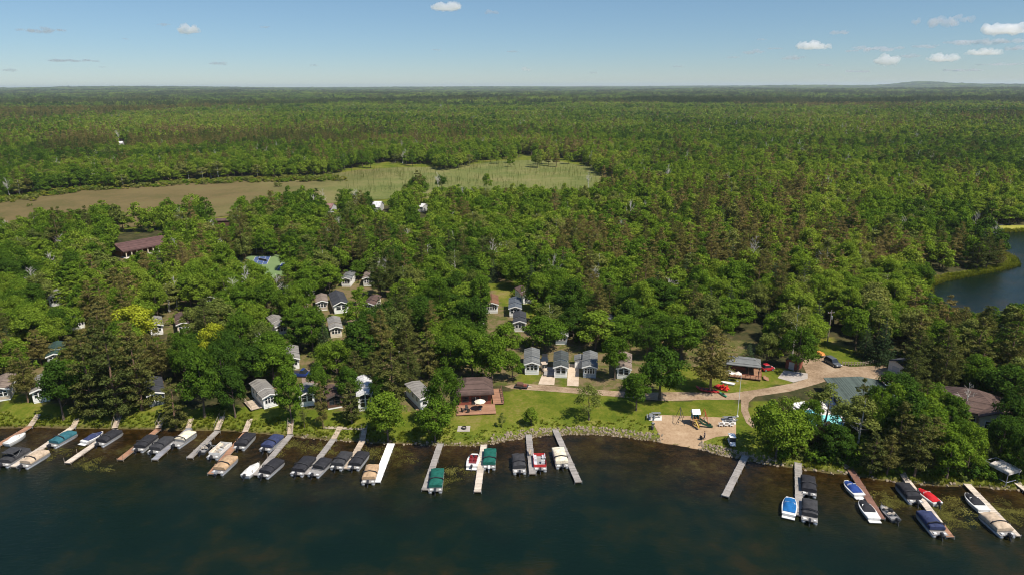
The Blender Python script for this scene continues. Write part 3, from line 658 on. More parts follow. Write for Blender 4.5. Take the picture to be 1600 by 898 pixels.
# ramps down the grassy bank to the docks
M_RAMP = M_DOCK['tan']
def ramp_walk(px_top, px_bot, label, W=1.1, rail=False, m=M_RAMP):
    a = on_ground(*px_top); b = at(*px_bot, .55); d = b - a; rz = math.atan2(-d.x, d.y); L = math.hypot(d.x, d.y); tl = math.atan2(d.z - .12, L)
    t = thing('boarding_ramp', label, 'ramp', (a.x, a.y, a.z + .14), rz)
    MB().box((0, L / 2, (d.z - .12) / 2), (W, math.hypot(L, d.z), .07), tilt=('X', tl)).build('walkway', m, t)
    r = MB()
    for s in (-1, 1): r.box((s * (W / 2 - .03), L / 2, (d.z - .12) / 2 - .10), (.07, math.hypot(L, d.z) - .05, .12), tilt=('X', tl))
    r.build('stringer', M_POST, t)
    if rail:
        for s in (-1, 1):
            q = MB(); q.tube((s * W / 2, .05, .95), (s * W / 2, L - .05, d.z + .8), .035, n=5)
            for k in range(4): y = L * (k + .1) / 3.3; q.tube((s * W / 2, y, d.z * y / L - .3), (s * W / 2, y, d.z * y / L + .92), .035, n=5)
            q.build('handrail', M_POST, t)
for a, b_, l, rl in [((60, 648), (47, 665), 'worn ramp down the bank to the red-brown west dock', 0), ((121, 655), (114, 667), 'short ramp to the dock with the teal pontoon', 0), ((186, 651), (179, 668), 'grey ramp with rails to the dock with low black posts', 1),
                     ((257, 650), (247, 668), 'railed ramp to the dock with thin bare posts', 1), ((299, 655), (294, 668), 'shaded ramp to the slate grey dock', 0), ((348, 651), (339, 671), 'brown ramp to the narrow grey dock', 1),
                     ((391, 655), (383, 674), 'tan ramp to the orange-brown dock', 0), ((455, 659), (453, 677), 'steep railed ramp to the weathered dock', 1), ((532, 667), (521, 685), 'wooden ramp from the west end of the boardwalk', 0),
                     ((570, 669), (566, 688), 'railed ramp from the east end of the boardwalk', 1), ((1313, 722), (1325, 731), 'red-brown ramp to the dark red dock', 0), ((1409, 738), (1416, 749), 'brown ramp to the dock with the red boat', 0)]:
    ramp_walk(a, b_, l, rail=rl)
p, q = on_ground(506, 668), on_ground(572, 670); bw = thing('boardwalk', 'narrow boardwalk along the bank joining two dock ramps', 'boardwalk', p, math.atan2((q - p).y, (q - p).x))
Lb = (q - p).length; MB().box((Lb / 2, 0, .13), (Lb, 1.0, .06)).build('deck', stripes('boardwalk_planks', (.40, .33, .25), (.15, .12, .09), .145, 'X'), bw); MB().box((Lb / 2, 0, .0), (Lb - .1, .8, .2)).build('frame', M_POST, bw)

PG = None
runabout((38, 676), (11, 694), 'white', 'white covered skiff tied to the red-brown west dock', 1.9, cover_len=(.06, .95), platform=False)
pontoon((42, 700), (3, 727), 'charcoal', 'dark pontoon with a raised charcoal bimini at the west edge', PG, bimini=True, W=2.6)
pontoon((113, 675), (82, 695), 'teal', 'pontoon under a teal cover on the long pale dock', PG)
pontoon((71, 704), (36, 728), 'beige', 'pontoon under a beige cover beside the long pale dock', PG)
runabout((157, 675), (134, 690), 'navy', 'white runabout under a navy cover at the dock with black posts', 2.2)
pontoon((184, 673), (156, 693), 'black', 'black covered pontoon across the dock from the navy runabout', PG)
pontoon((240, 680), (215, 703), 'black', 'black covered pontoon against the red-brown posted dock', PG)
pontoon((267, 682), (238, 707), 'charcoal', 'dark covered pontoon against the slate grey dock', PG)
pontoon((298, 676), (276, 694), 'cream', 'cream covered pontoon with tan seats showing at its stern', PG, stern_open=1.7, skirt=.1)
fishing_boat((329, 690), (314, 707), 'small grey open fishing boat at the narrow grey dock')
pontoon((356, 690), (331, 715), 'black', 'open pontoon with pale seats and a tubular arch', PG, cover=False, panel=M_WHITE)
pontoon((391, 678), (374, 699), 'black', 'black covered pontoon on the shore side of the orange-brown dock', PG)
pontoon((364, 713), (340, 738), 'tan', 'tan covered pontoon with a silver outboard at the orange-brown dock', PG, cowl=M_ALU)
runabout((401, 725), (386, 742), 'white', 'small boat under a white cover beside the weathered dock', 2.2, engine=True, platform=False, cover_len=(.05, .96))
pontoon((436, 680), (414, 702), 'navy', 'navy covered pontoon on the shore side of the weathered dock', PG)
pontoon((437, 718), (411, 743), 'black', 'black covered pontoon at the outer end of the weathered dock', PG)
pontoon((486, 713), (463, 741), 'black', 'wide black covered pontoon west of the boardwalk dock', PG, W=2.7)
pontoon((511, 717), (490, 741), 'black', 'pontoon with half its silver deck showing behind a black cover', PG, stern_open=2.2)
pontoon((543, 706), (525, 731), 'charcoal', 'dark grey covered pontoon west of the short tan dock', PG)
pontoon((569, 706), (552, 731), 'black', 'black covered pontoon east of the short tan dock', PG)
pontoon((583, 726), (575, 754), 'tan', 'tan covered pontoon beside the bright white dock', PG)
pontoon((684, 732), (680, 767), 'green', 'green covered pontoon at the end of the grey dock', PG)
runabout((742, 708), (737, 730), 'red', 'open red and white runabout at the pale middle dock', 2.5, cover=False, hullm=M_WHITE, engine=True, blunt=.5, seatm=mat('dark_red_vinyl', (.28, .025, .03), .6, .15, 2.))
pontoon((766, 701), (764, 731), 'green', 'green covered pontoon east of the pale middle dock', PG, cowl=M_WHITE)
pontoon((809, 709), (812, 738), 'charcoal', 'charcoal covered pontoon at the dock with the bench', PG, stern_open=1.3)
pontoon((842, 709), (844, 732), 'red', 'open red pontoon with grey seats at the dock with the bench', PG, cover=False, panel=M_REDG, seats=mat('grey_vinyl', (.5, .5, .52), .6, .1, 2.))
pontoon((871, 699), (879, 729), 'cream', 'cream covered pontoon at the longest dock', PG)
runabout((1235, 776), (1232, 806), 'blue', 'white boat under a bright blue cover', 2.5, blunt=.55)
pontoon((1262, 743), (1264, 773), 'black', 'black covered pontoon nearer the shore east of its dock', PG)
pontoon((1265, 780), (1265, 814), 'charcoal', 'dark covered pontoon out at the end of the same dock as the blue boat', PG, stern_open=1.3)
runabout((1322, 750), (1343, 775), 'royal', 'white runabout under a deep blue cover at the dark red dock', 2.4, blunt=.3)
runabout((1345, 779), (1366, 812), 'black', 'white speedboat under a black cover at the dark red dock', 2.4, blunt=.2, cover_len=(.3, .93))
fishing_boat((1377, 788), (1400, 813), 'dark grey fishing boat with black motor at the dark red dock', (.1, .1, .105))
pontoon((1408, 754), (1432, 785), 'black', 'black covered pontoon across the dock from the red boat', PG)
runabout((1437, 763), (1464, 787), 'red', 'slim boat under a bright red cover', 2.2, hullm=M_WHITE, engine=True, platform=False, cover_len=(.05, .97))
pontoon((1441, 798), (1470, 836), 'navy', 'navy covered pontoon at the orange-brown dock end', PG, stern_open=1.2)
runabout((1510, 769), (1538, 799), 'black', 'white runabout under a black cover by the last long dock', 2.4, blunt=.25, cover_len=(.25, .95))
pontoon((1539, 801), (1575, 836), 'beige', 'beige covered pontoon at the end of the last long dock', PG, W=2.7)
# bench on the dock, boat lift on the bank
def bench(loc, rz, label):
    t = thing('bench', label, 'bench', loc, rz); wd = M_DOCK['tan']
    MB().box((0, 0, .45), (1.6, .4, .05)).build('seat', wd, t); MB().box((0, .22, .75), (1.6, .05, .35), tilt=('X', -.2)).build('backrest', wd, t)
    for s in (-1, 1):
        l = MB(); l.box((s * .65, 0, .21), (.08, .4, .42)); l.build('leg', M_STEEL, t)
bench(at(828.5, 709, .52), 1.45, 'wooden bench across the grey dock at the stone bank')
p = on_ground(1562, 744); t = thing('boat_lift', 'white boat lift with a torn canopy pulled up on the weedy bank', 'boat lift', p, .35)
for x in (-1.5, 1.5):
    for y in (-2.2, 2.2): MB().tube((x, y, -.3), (x, y, 2.4), .07, n=6).build('post', M_STEEL, t)
mb = MB(); [mb.tube((s * 1.5, -2.2, z), (s * 1.5, 2.2, z), .06, n=6) for s in (-1, 1) for z in (.3, 2.4)]; [mb.tube((-1.5, s * 2.2, z), (1.5, s * 2.2, z), .06, n=6) for s in (-1, 1) for z in (.3, 2.4)]; mb.build('frame', M_STEEL, t)
tarp(1.6, -2.4, 1.2, 2.42, 3.0, mat('worn_white_vinyl', (.46, .43, .38), .7, .4, 1.2), t, RNG, name='canopy', skirt=.5)

# ------------------------------------------------------------------ cottages
ROOF = {k: stripes(k + '_shingles', tuple(.78 * q for q in c), tuple(x * .55 for x in c), .2, 'Y', .9, .1, .28, .55) for k, c in
        {'grey': (.19, .195, .187), 'pale': (.28, .262, .235), 'dark': (.085, .095, .09), 'charcoal': (.06, .062, .07), 'slate': (.125, .145, .17), 'brown': (.23, .115, .065), 'tan': (.26, .2, .16), 'green': (.045, .085, .07), 'umber': (.13, .085, .07), 'white': (.7, .69, .68), 'rose': (.3, .17, .155), 'maroon': (.135, .075, .068)}.items()}
SIDE = {k: stripes(k + '_siding', c, tuple(x * .75 for x in c), .15, 'Z', .7, .1, .08, .6) for k, c in
        {'white': (.82, .81, .77), 'cream': (.66, .58, .45), 'bluegrey': (.30, .34, .37), 'tan': (.5, .41, .31), 'brown': (.12, .065, .045), 'red': (.24, .075, .05), 'grey': (.45, .45, .43), 'slate': (.12, .14, .16), 'offwhite': (.6, .57, .5), 'dark': (.05, .045, .045)}.items()}
TRIM = mat('white_trim', (.78, .77, .73), .6, .06, 2.); DTRIM = mat('dark_trim', (.07, .06, .055), .6, .1, 2.)
def gable_prof(w_, h, pitch): return [(-w_ / 2, 0), (w_ / 2, 0), (w_ / 2, h), (0, h + w_ / 2 * pitch), (-w_ / 2, h)]
def roof_prof(w_, h, pitch, over=.3, th=.16):
    x = w_ / 2 + over; z = h - over * pitch; zr = h + w_ / 2 * pitch
    return [(-x, z), (0, zr), (x, z), (x, z + th), (0, zr + th), (-x, z + th)]
def window(parent, cx, y, cz, w_, h, trim=TRIM, facing=(0, -1), bars=True):
    """pane set back in a frame that stands proud of the wall"""
    ux, uy = -facing[1], facing[0]; px, py = cx, y
    def bx(mb, u, z, su, sz, dep, lift): mb.box((px + ux * u + facing[0] * lift, py + uy * u + facing[1] * lift, z), (abs(ux) * su + abs(uy) * dep, abs(uy) * su + abs(ux) * dep, sz))
    g_ = MB(); bx(g_, 0, cz, w_, h, .04, .012); o = g_.build('window', GLASS, parent)
    f = MB(); tk = .09
    for s in (-1, 1):
        bx(f, s * (w_ / 2 + tk / 2), cz, tk, h + 2 * tk, .09, .03); bx(f, 0, cz + s * (h / 2 + tk / 2), w_ - .004, tk, .09, .03)
    if bars: bx(f, 0, cz + h * .12, w_ - .004, .05, .06, .03)
    f.build('frame', trim, o); return o
def cottage(px, label, wpx=None, W=3.7, L=8.6, roof='grey', side='white', rot=0., h=2.45, pitch=.33, tiers=True, nwin=3, trim=TRIM, skirt='white', name='cottage', landmark=None, porch=False, deck=None, deckm='tan', winh=1.25, lowgable=False, raise_=.4):
    p = on_ground(*px); rz = math.atan2(-p.x, p.y) + math.radians(rot)
    if wpx: W = min(6., max(3.2, wpx * depth_at((p.x, p.y, 3)) / F)) 
    t = thing(name, label, 'cottage' if name == 'cottage' else name.replace('_', ' '), p, rz)
    b0 = raise_
    wl = MB(); wl.prism([(x, z + b0 if z == 0 else z + b0) for x, z in gable_prof(W, h, pitch)], 0, L); wl.build('wall', SIDE[side], t)
    MB().box((0, L / 2, b0 / 2 - .1), (W - .12, L - .12, b0 + .2)).build('skirting', SIDE[skirt], t)
    if tiers:
        cut = L * .36
        MB().prism([(x, z + b0) for x, z in roof_prof(W, h + .30, pitch)], cut, L + .3).build('roof', ROOF[roof], t)
        MB().prism([(x * .999, z + b0) for x, z in gable_prof(W, h + .3, pitch)], cut + .06, L).build('upper_wall', SIDE[side], t)
        MB().prism([(x, z + b0) for x, z in roof_prof(W, h, pitch, .34)], -.45, cut).build('porch_roof', ROOF[roof], t)
    else:
        MB().prism([(x, z + b0) for x, z in roof_prof(W, h, pitch)], -.4, L + .3).build('roof', ROOF[roof], t)
    # barge boards along the front gable
    bb = MB(); x = W / 2 + .34; zr = h + W / 2 * pitch + b0
    for s in (-1, 1):
        z = h - .34 * pitch + b0; bb.add([(s * x, -.46, z - .16), (0, -.46, zr - .12), (0, -.46, zr + .17), (s * x, -.46, z + .17), (s * x, -.52, z - .16), (0, -.52, zr - .12), (0, -.52, zr + .17), (s * x, -.52, z + .17)],
               [(0, 1, 2, 3), (7, 6, 5, 4), (0, 4, 5, 1), (3, 2, 6, 7), (0, 3, 7, 4), (1, 5, 6, 2)])
    bb.build('barge_board', trim, t)
    gap = W * .78 / nwin
    for k in range(nwin):
        cx = (k - (nwin - 1) / 2) * gap; window(t, cx, 0, b0 + 1.45, gap * .76, winh, trim)
    if not lowgable:                                                   # slanted lights under the gable
        for s in (-1, 1):
            g_ = MB(); z0 = b0 + 2.32; hx = W * .36; top = lambda u: b0 + h + (W / 2 - u) * pitch - .38
            if top(hx) < z0 + .1: z0 = top(hx) - .12
            a = [(s * .1, z0), (s * hx, z0), (s * hx, top(hx)), (s * .1, top(.1))]
            g_.add([(q[0], -.035, q[1]) for q in a] + [(q[0], .02, q[1]) for q in a], [(0, 1, 2, 3), (4, 5, 6, 7), (0, 1, 5, 4), (1, 2, 6, 5), (2, 3, 7, 6), (3, 0, 4, 7)]); g_.build('gable_window', GLASS, t)
    for s in (-1, 1):
        for y in (L * .22, L * .5, L * .78): window(t, s * W / 2, y, b0 + 1.5, .8, .95, trim, (s, 0))
    o = MB().box((W / 2 + .02, L * .36, b0 + 1.0), (.06, .9, 1.98)).build('door', TRIM, t); MB().box((W / 2 + .07, L * .36 + .32, b0 + 1.0), (.06, .08, .06)).build('handle', M_STEEL, o)
    if deck:
        s = deck; dk = MB(); dk.box((s * (W / 2 + 1.35), L * .38, b0 - .1), (2.5, L * .6, .12)); dk.build('deck', M_DOCK[deckm], t)
        r = MB(); X = s * (W / 2 + 2.52)
        for k in range(7): r.box((X, L * .08 + L * .6 * k / 6, b0 + .45), (.08, .08, 1.0))
        r.box((X, L * .38, b0 + .95), (.1, L * .6, .08)); r.box((X, L * .38, b0 + .5), (.05, L * .6, .06)); r.build('deck_railing', M_DOCK[deckm], t)
    FEET.append((p.x, p.y, rz, W / 2 + (2.4 if deck else 0), -.6, L)); LANDMARKS.append((p.x, p.y + 3, landmark)) if landmark else None
    return t
C_ = cottage
C_((831, 585), 'white cottage with a pale grey roof at the west end of the gravel lane', 22, roof='grey', landmark='pale grey-roofed white cottage')
C_((876, 590), 'white cottage with a dark green-grey roof beside the concrete drive', 20, roof='dark', deck=-1, deckm='grey', landmark='dark-roofed white cottage', nwin=2)
C_((921, 590), 'blue-grey cottage with four front windows half hidden by a tree', 20, roof='grey', side='bluegrey', skirt='bluegrey', nwin=4, landmark='blue-grey cottage', lowgable=True)
C_((974, 592), 'narrow white cottage at the east end of the lane under trees', 16, W=3.4, roof='tan', nwin=2, landmark='narrow white cottage')
C_((769, 489), 'white cottage with a rust brown roof deep in the trees', 18, roof='brown', tiers=False, nwin=4, landmark='rust-roofed cottage', L=9)
C_((805, 495), 'white cottage with a slate blue roof beside the rust-roofed one', 18, roof='slate', landmark='slate-roofed cottage', L=9)
C_((812, 518), 'cottage with half grey and half white roof in front of the slate-roofed one', 18, roof='charcoal', side='offwhite', landmark='two-tone roofed cottage', L=8, lowgable=True)
C_((826, 474), 'white cottage with a curved tan porch roof behind the others', 18, roof='umber', landmark='tan-porched cottage', rot=20, L=8)
C_((534, 489), 'long charcoal-roofed white cottage on the grass clearing', 22, roof='charcoal', tiers=False, nwin=2, L=13, pitch=.45, landmark='long charcoal-roofed cottage', rot=6)
C_((504, 485), 'low tan-roofed cottage west of the charcoal roof', 12, roof='tan', side='tan', tiers=False, landmark='low tan cottage', L=8)
C_((577, 489), 'brown-roofed cream cottage east of the charcoal roof', 14, roof='umber', side='cream', skirt='cream', rot=-18, landmark='brown-roofed cream cottage', L=8)
C_((526, 527), 'cream cottage with a pale roof below the grass clearing', 17, roof='pale', side='cream', skirt='cream', tiers=True, landmark='pale-roofed cream cottage', rot=3)
C_((441, 523), 'white cottage with a stepped pale roof in thick trees', 18, roof='pale', side='white', rot=14, landmark='step-roofed white cottage')
C_((541, 448), 'small grey-roofed white cottage at the back of the clearing', 10, roof='grey', side='white', rot=-15, landmark='back-row grey-roofed cottage', L=8)
C_((575, 447), 'small pale-roofed cottage at the back beside a pine', 10, roof='tan', side='offwhite', rot=-8, landmark='back-row pale-roofed cottage', L=7)
C_((458, 577), 'white cottage hidden behind the blue pickup', 16, roof='pale', landmark='cottage behind the blue pickup', L=8)
C_((88, 571), 'white cottage with a green gabled roof', 17, roof='green', landmark='green-roofed cottage', rot=-8, L=9)
C_((288, 520), 'tan-porched cottage with tall front windows and a dark roof', 17, roof='umber', side='cream', skirt='cream', landmark='tall-windowed tan cottage', L=9)
C_((87, 478), 'grey-roofed white cottage peeping from the western wood', 12, roof='pale', rot=-10, landmark='half-hidden western cottage', L=8)
C_((132, 482), 'white-walled cottage glimpsed above the dark spruce', 9, roof='white', landmark='glimpsed white cottage', L=7)
C_((126, 514), 'dark-roofed white cottage beside the dark spruce', 15, roof='charcoal', rot=35, landmark='dark-roofed western cottage', L=8)
C_((179, 476), 'small white gable at the back of the western wood', 9, roof='white', landmark='small western gable', L=6)
C_((331, 478), 'umber-roofed cream cottage behind the pale grey-green tree', 14, roof='umber', side='cream', rot=-25, landmark='umber-roofed cottage', L=9)
C_((246, 523), 'white cottage wall behind the lime yellow tree', 12, roof='pale', landmark='wall behind the lime tree', L=7)
C_((246, 633), 'slate blue cottage with an arched glass front facing the lake', 20, W=4.3, roof='charcoal', side='slate', skirt='slate', nwin=3, winh=1.6, landmark='arched dark cottage', deck=None)
C_((66, 628), 'white cottage with a brown wing at the west shore', 19, roof='pale', rot=-10, landmark='west shore cottage', L=9)
C_((4, 626), 'pale cottage cut by the west edge of the view', 18, roof='tan', side='tan', rot=-14, landmark='westernmost cottage', L=8)
C_((424, 636), 'white cottage with a weathered grey roof facing the lake', 22, roof='pale', rot=16, deck=-1, deckm='tan', nwin=4, landmark='grey-roofed lakeside cottage', lowgable=True)
C_((481, 634), 'white cottage with twin front windows below the parked cars', 17, roof='pale', nwin=2, landmark='white cottage below the cars', L=4.5)
C_((524, 638), 'brown gabled cabin with a white deck skirt', 18, roof='umber', side='brown', skirt='white', trim=DTRIM, landmark='brown gabled cabin', nwin=2, rot=8, L=5)
C_((572, 641), 'tall white cottage with a bright roof and patio doors', 20, roof='white', landmark='tall white cottage', h=3.4, winh=1.7, nwin=2, L=9)
C_((668, 638), 'long white trailer with a flat grey roof and side patio', 18, roof='pale', rot=22, pitch=.12, tiers=False, landmark='long grey-roofed trailer', nwin=2, lowgable=True)
C_((877, 538), 'small blue-white cottage between tree trunks', 11, roof='grey', side='bluegrey', landmark='small blue-white cottage', L=7)
C_((952, 522), 'white cottage wall in the shade east of the round tree', 10, roof='grey', landmark='shaded cottage', L=7)
C_((1040, 522), 'white cottage glimpsed behind the big spreading tree', 12, roof='pale', rot=-20, landmark='glimpsed east cottage', L=7)
C_((747, 520), 'brown-roofed cottage hidden in the middle trees', 14, roof='umber', side='tan', rot=12, landmark='hidden brown cottage', L=8)
def shed(px, label, W, L, h, roof, side, rot=0, pitch=.35, door=True, name='shed'):
    p = on_ground(*px); rz = math.atan2(-p.x, p.y) + math.radians(rot); t = thing(name, label, name.replace('_', ' '), p, rz)
    MB().prism(gable_prof(W, h, pitch), 0, L).build('wall', SIDE[side], t); MB().prism(roof_prof(W, h, pitch, .22), -.25, L + .25).build('roof', ROOF[roof], t)
    if door:
        o = MB().box((0, -.02, 1.0), (W * .45, .06, 1.95)).build('door', SIDE['grey'], t); MB().box((W * .16, -.07, 1.0), (.06, .06, .12)).build('handle', M_STEEL, o)
    FEET.append((p.x, p.y, rz, W / 2, 0, L)); return t
shed((906, 575), 'small white garden shed with a grey door beside the drive', 2.6, 3, 2.1, 'grey', 'white')
shed((1398, 584), 'small shed with a dark roof and pale side by the turning circle', 4.2, 5, 2.8, 'charcoal', 'offwhite', -38)
shed((940, 505), 'little brown shed in the shade of the wood', 2.4, 2.6, 2.0, 'umber', 'red')
shed((1236, 577), 'dark red shed under the birch by the turning circle', 3.0, 3.2, 2.2, 'umber', 'red', -20)
# brown log cabin with its decks
p = on_ground(743, 634); rz = math.atan2(-p.x, p.y) + math.radians(2)
t = thing('log_cabin', 'red-brown log cabin with a dark shingle roof and lakeside deck', 'cabin', p, rz); LANDMARKS.append((p.x, p.y + 4, 'brown log cabin'))
MB().box((0, 4.2, 1.55), (7.2, 8, 3.1)).build('wall', SIDE['red'], t)
MB().loft([[(-4.2, -.6, 2.85), (4.2, -.6, 2.85), (4.2, 9, 2.85), (-4.2, 9, 2.85)], [(-4.2, -.6, 3.05), (4.2, -.6, 3.05), (4.2, 9, 3.05), (-4.2, 9, 3.05)], [(-1.8, 3.2, 4.6), (1.8, 3.2, 4.6), (1.8, 5.6, 4.6), (-1.8, 5.6, 4.6)]]).build('roof', ROOF['umber'], t)
for x in (-2.2, 2.0): window(t, x, .2, 1.7, 1.3, 1.1, DTRIM)
o = MB().box((0, .17, 1.15), (1.7, .06, 2.1)).build('patio_door', GLASS, t); MB().box((0, .12, 1.15), (.1, .08, 2.1)).build('frame', TRIM, o)
for y in (2, 5.5): window(t, 3.6, y, 1.7, 1.1, 1.0, DTRIM, (1, 0))
MB().box((0, -2.2, .3), (8.6, 4.6, .14)).build('deck', M_DOCK['red'], t); MB().box((5.2, 4.0, .3), (2.4, 8.0, .14)).build('side_deck', M_DOCK['red'], t)
r = MB()
for k in range(8): r.box((6.35, .1 + k * 1.12, .8), (.1, .1, 1.0))
r.box((6.35, 4.0, 1.3), (.12, 8.0, .09)); r.box((6.35, 4.0, .8), (.06, 8.0, .07)); r.build('deck_railing', SIDE['brown'], t)
FEET.append((p.x, p.y, rz, 6.5, -5, 9)); CABIN = (p, rz)
def local(base, x, y, z=0):
    P, a = base; return Vector((P.x + x * math.cos(a) - y * math.sin(a), P.y + x * math.sin(a) + y * math.cos(a), P.z + z))
def umbrella(loc, label, col=(.68, .6, .46), r=1.7):
    t = thing('patio_umbrella', label, 'umbrella', loc); MB().tube((0, 0, 0), (0, 0, 2.45), .035, n=6).build('pole', M_ALU, t)
    v = [(0, 0, 2.6)] + [(r * math.cos(k * PI / 4), r * math.sin(k * PI / 4), 2.05 - .06 * (k % 2)) for k in range(8)] + [(r * math.cos(k * PI / 4), r * math.sin(k * PI / 4), 1.9) for k in range(8)]
    f = [(0, 1 + k, 1 + (k + 1) % 8) for k in range(8)] + [(1 + k, 9 + k, 9 + (k + 1) % 8, 1 + (k + 1) % 8) for k in range(8)]
    MB().add(v, f).build('canopy', mat('umbrella_canvas_%d' % int(col[0] * 100), col, .8, .1, 1.), t)
    MB().tube((0, 0, 0), (0, 0, .12), .3, n=10).build('base', M_STEEL, t)
def patio_chair(loc, rz, label, m, group=None, name='patio_chair'):
    t = thing(name, label, 'chair', loc, rz, group)
    MB().box((0, 0, .4), (.6, .6, .06)).build('seat', m, t); MB().box((0, .3, .75), (.6, .06, .7), tilt=('X', -.25)).build('backrest', m, t)
    for sx in (-1, 1):
        for sy in (-1, 1): MB().box((sx * .26, sy * .24, .185), (.05, .05, .37)).build('leg', m, t)
        MB().box((sx * .3, 0, .62), (.06, .6, .05)).build('armrest', m, t)
    return t
def table(loc, rz, label, m, r=.6, name='patio_table'):
    t = thing(name, label, 'table', loc, rz); MB().tube((0, 0, .7), (0, 0, .75), r, n=14).build('tabletop', m, t)
    for k in range(4): a = PI / 4 + k * PI / 2; MB().tube((math.cos(a) * r * .7, math.sin(a) * r * .7, 0), (math.cos(a) * r * .5, math.sin(a) * r * .5, .7), .03, n=5).build('leg', m, t)
M_DK = mat('dark_patio_metal', (.05, .045, .045), .5, .15, 3.); M_WP = mat('white_resin', (.76, .75, .72), .5, .06, 2.)
umbrella(local(CABIN, .9, -2.6, .37), 'cream umbrella open over the log cabin deck', r=1.25); table(local(CABIN, .9, -2.6, .37), 0, 'round table under the cream umbrella', M_DK)
for (x, y, a), l in zip(((-2.0, -2.4, .3), (-2.9, -3.2, 2.2), (-1.7, -3.6, 3.2)), ('dark chair by the log cabin door', 'dark chair at the west edge of the log cabin deck', 'dark chair at the lake edge of the log cabin deck')): patio_chair(local(CABIN, x, y, .37), rz + a, l, M_DK)
# pavilion with its timber deck
p = on_ground(1160, 590); rz = math.atan2(-p.x, p.y) + .04; PAV = (p, rz); t = thing('pavilion', 'open timber pavilion with a grey shingle roof and red-brown deck', 'pavilion', p, rz); LANDMARKS.append((p.x, p.y + 3, 'grey-roofed pavilion'))
MB().box((0, 2.2, .45), (8.6, 6.4, .16)).build('deck', M_DOCK['red'], t)
MB().loft([[(-4.1, .3, 2.9), (4.1, .3, 2.9), (4.1, 6.1, 2.9), (-4.1, 6.1, 2.9)], [(-4.1, .3, 3.05), (4.1, .3, 3.05), (4.1, 6.1, 3.05), (-4.1, 6.1, 3.05)], [(-2.3, 3.1, 4.3), (2.3, 3.1, 4.3), (2.3, 3.3, 4.3), (-2.3, 3.3, 4.3)]]).build('roof', ROOF['grey'], t)
for x in (-3.7, -1.25, 1.25, 3.7):
    for y in (.7, 5.6): MB().box((x, y, 1.7), (.18, .18, 2.4)).build('post', SIDE['brown'], t)
MB().box((0, 5.7, 1.3), (7.2, .1, 1.5)).build('back_wall', SIDE['red'], t)
MB().box((-1.0, 3.4, 1.05), (3.2, .8, 1.05)).build('counter', SIDE['red'], t)
r = MB(); [r.box((x, -.95, .95), (.1, .1, .9)) for x in np.linspace(-4.2, 4.2, 8)]; r.box((0, -.95, 1.4), (8.6, .12, .08)); r.box((0, -.95, 1.0), (8.5, .06, .06)); [r.box((4.25, y, .95), (.1, .1, .9)) for y in (.5, 2, 3.6)]; r.box((4.25, 1.5, 1.4), (.12, 5, .08)); r.build('deck_railing', SIDE['red'], t)
s_ = MB(); [s_.box((5.0 + .3 * k, 1.0, .4 - .12 * k), (.32, 2.2, .1)) for k in range(4)]; s_.build('steps', M_DOCK['red'], t)
FEET.append((p.x, p.y, rz, 5, -1.2, 6.2))
umbrella(local(PAV, -3.0, -2.2), 'white umbrella beside the pavilion deck', (.72, .68, .62), 1.2); umbrella(local(PAV, -1.2, -2.4), 'small pale umbrella in front of the pavilion', (.7, .6, .5), .9)
# pool house
p = on_ground(1346, 632); rz = math.radians(-7); t = thing('pool_house', 'long pool house with a grey-green shingle roof', 'building', p, rz); LANDMARKS.append((p.x + 2, p.y, 'pool house')); PH = (p, rz)
def quad_roof(z0, pts, ridge, parent, m):
    """hipped roof over a four-cornered plan"""
    a = [(x, y, z0 - .12) for x, y in pts]; b_ = [(x, y, z0 + .06) for x, y in pts]
    v = a + b_ + ridge; f = [(3, 2, 1, 0)] + [(k, (k + 1) % 4, 4 + (k + 1) % 4, 4 + k) for k in range(4)] + [(4, 5, 9, 8), (5, 6, 9), (6, 7, 8, 9), (7, 4, 8)]
    return MB().add(v, f).build('roof', m, parent)
MB().box((0, 0, 1.5), (11.0, 12.5, 3.0)).build('wall', SIDE['dark'], t)
quad_roof(3.05, [(-6.3, -7.2), (6.3, -7.2), (6.3, 7.2), (-6.3, 7.2)], [(1.5, -1.5, 3.8), (1.5, 7.2, 3.8)], t, ROOF['green'] if False else stripes('weathered_green_shingles', (.082, .105, .09), (.055, .07, .06), .2, 'X', .9, .1, .2, .5))
for y in (-4, 0, 4): window(t, -5.5, y, 1.7, 1.6, 1.1, TRIM, (-1, 0))
for x in (-3, 1): window(t, x, -6.25, 1.7, 1.5, 1.1, TRIM)
o = MB().box((-5.53, 2.0, 1.1), (.07, 1.1, 2.1)).build('door', SIDE['grey'], t); MB().box((-5.6, 2.35, 1.1), (.06, .06, .12)).build('handle', M_STEEL, o)
FEET.append((p.x, p.y, rz, 6.3, -7.2, 7.2))
# house with the tan gable, on the right
p = on_ground(1524, 668); rz = math.radians(-12) + math.atan2(-p.x, p.y) * .5; t = thing('house', 'large house with a tan gable end and broad brown hipped roof', 'house', p, rz); LANDMARKS.append((p.x, p.y + 4, 'tan-gabled house')); HS = (p, rz)
MB().box((-1.5, 5.6, 1.6), (11.5, 10.4, 3.2)).build('wall', SIDE['tan'], t)
quad_roof(3.3, [(-8, -.3), (5.0, -.3), (5.0, 11.6), (-8, 11.6)], [(-2.5, 5.6, 6.4), (-.5, 5.6, 6.4)], t, ROOF['umber'])
MB().prism([(x + 3.0, z) for x, z in gable_prof(5.4, 3.5, .5)], -1.6, 6).build('gable_wing', SIDE['cream'], t)
MB().prism([(x + 3.0, z) for x, z in roof_prof(5.4, 3.5, .5, .4)], -2.1, 6).build('wing_roof', ROOF['umber'], t)
window(t, 2.0, -1.6, 1.9, 1.4, 1.5); window(t, 4.2, -1.6, 1.9, 1.1, 1.5); window(t, -4, .4, 1.8, 1.8, 1.3); window(t, -1, .4, 1.8, 1.4, 1.3)
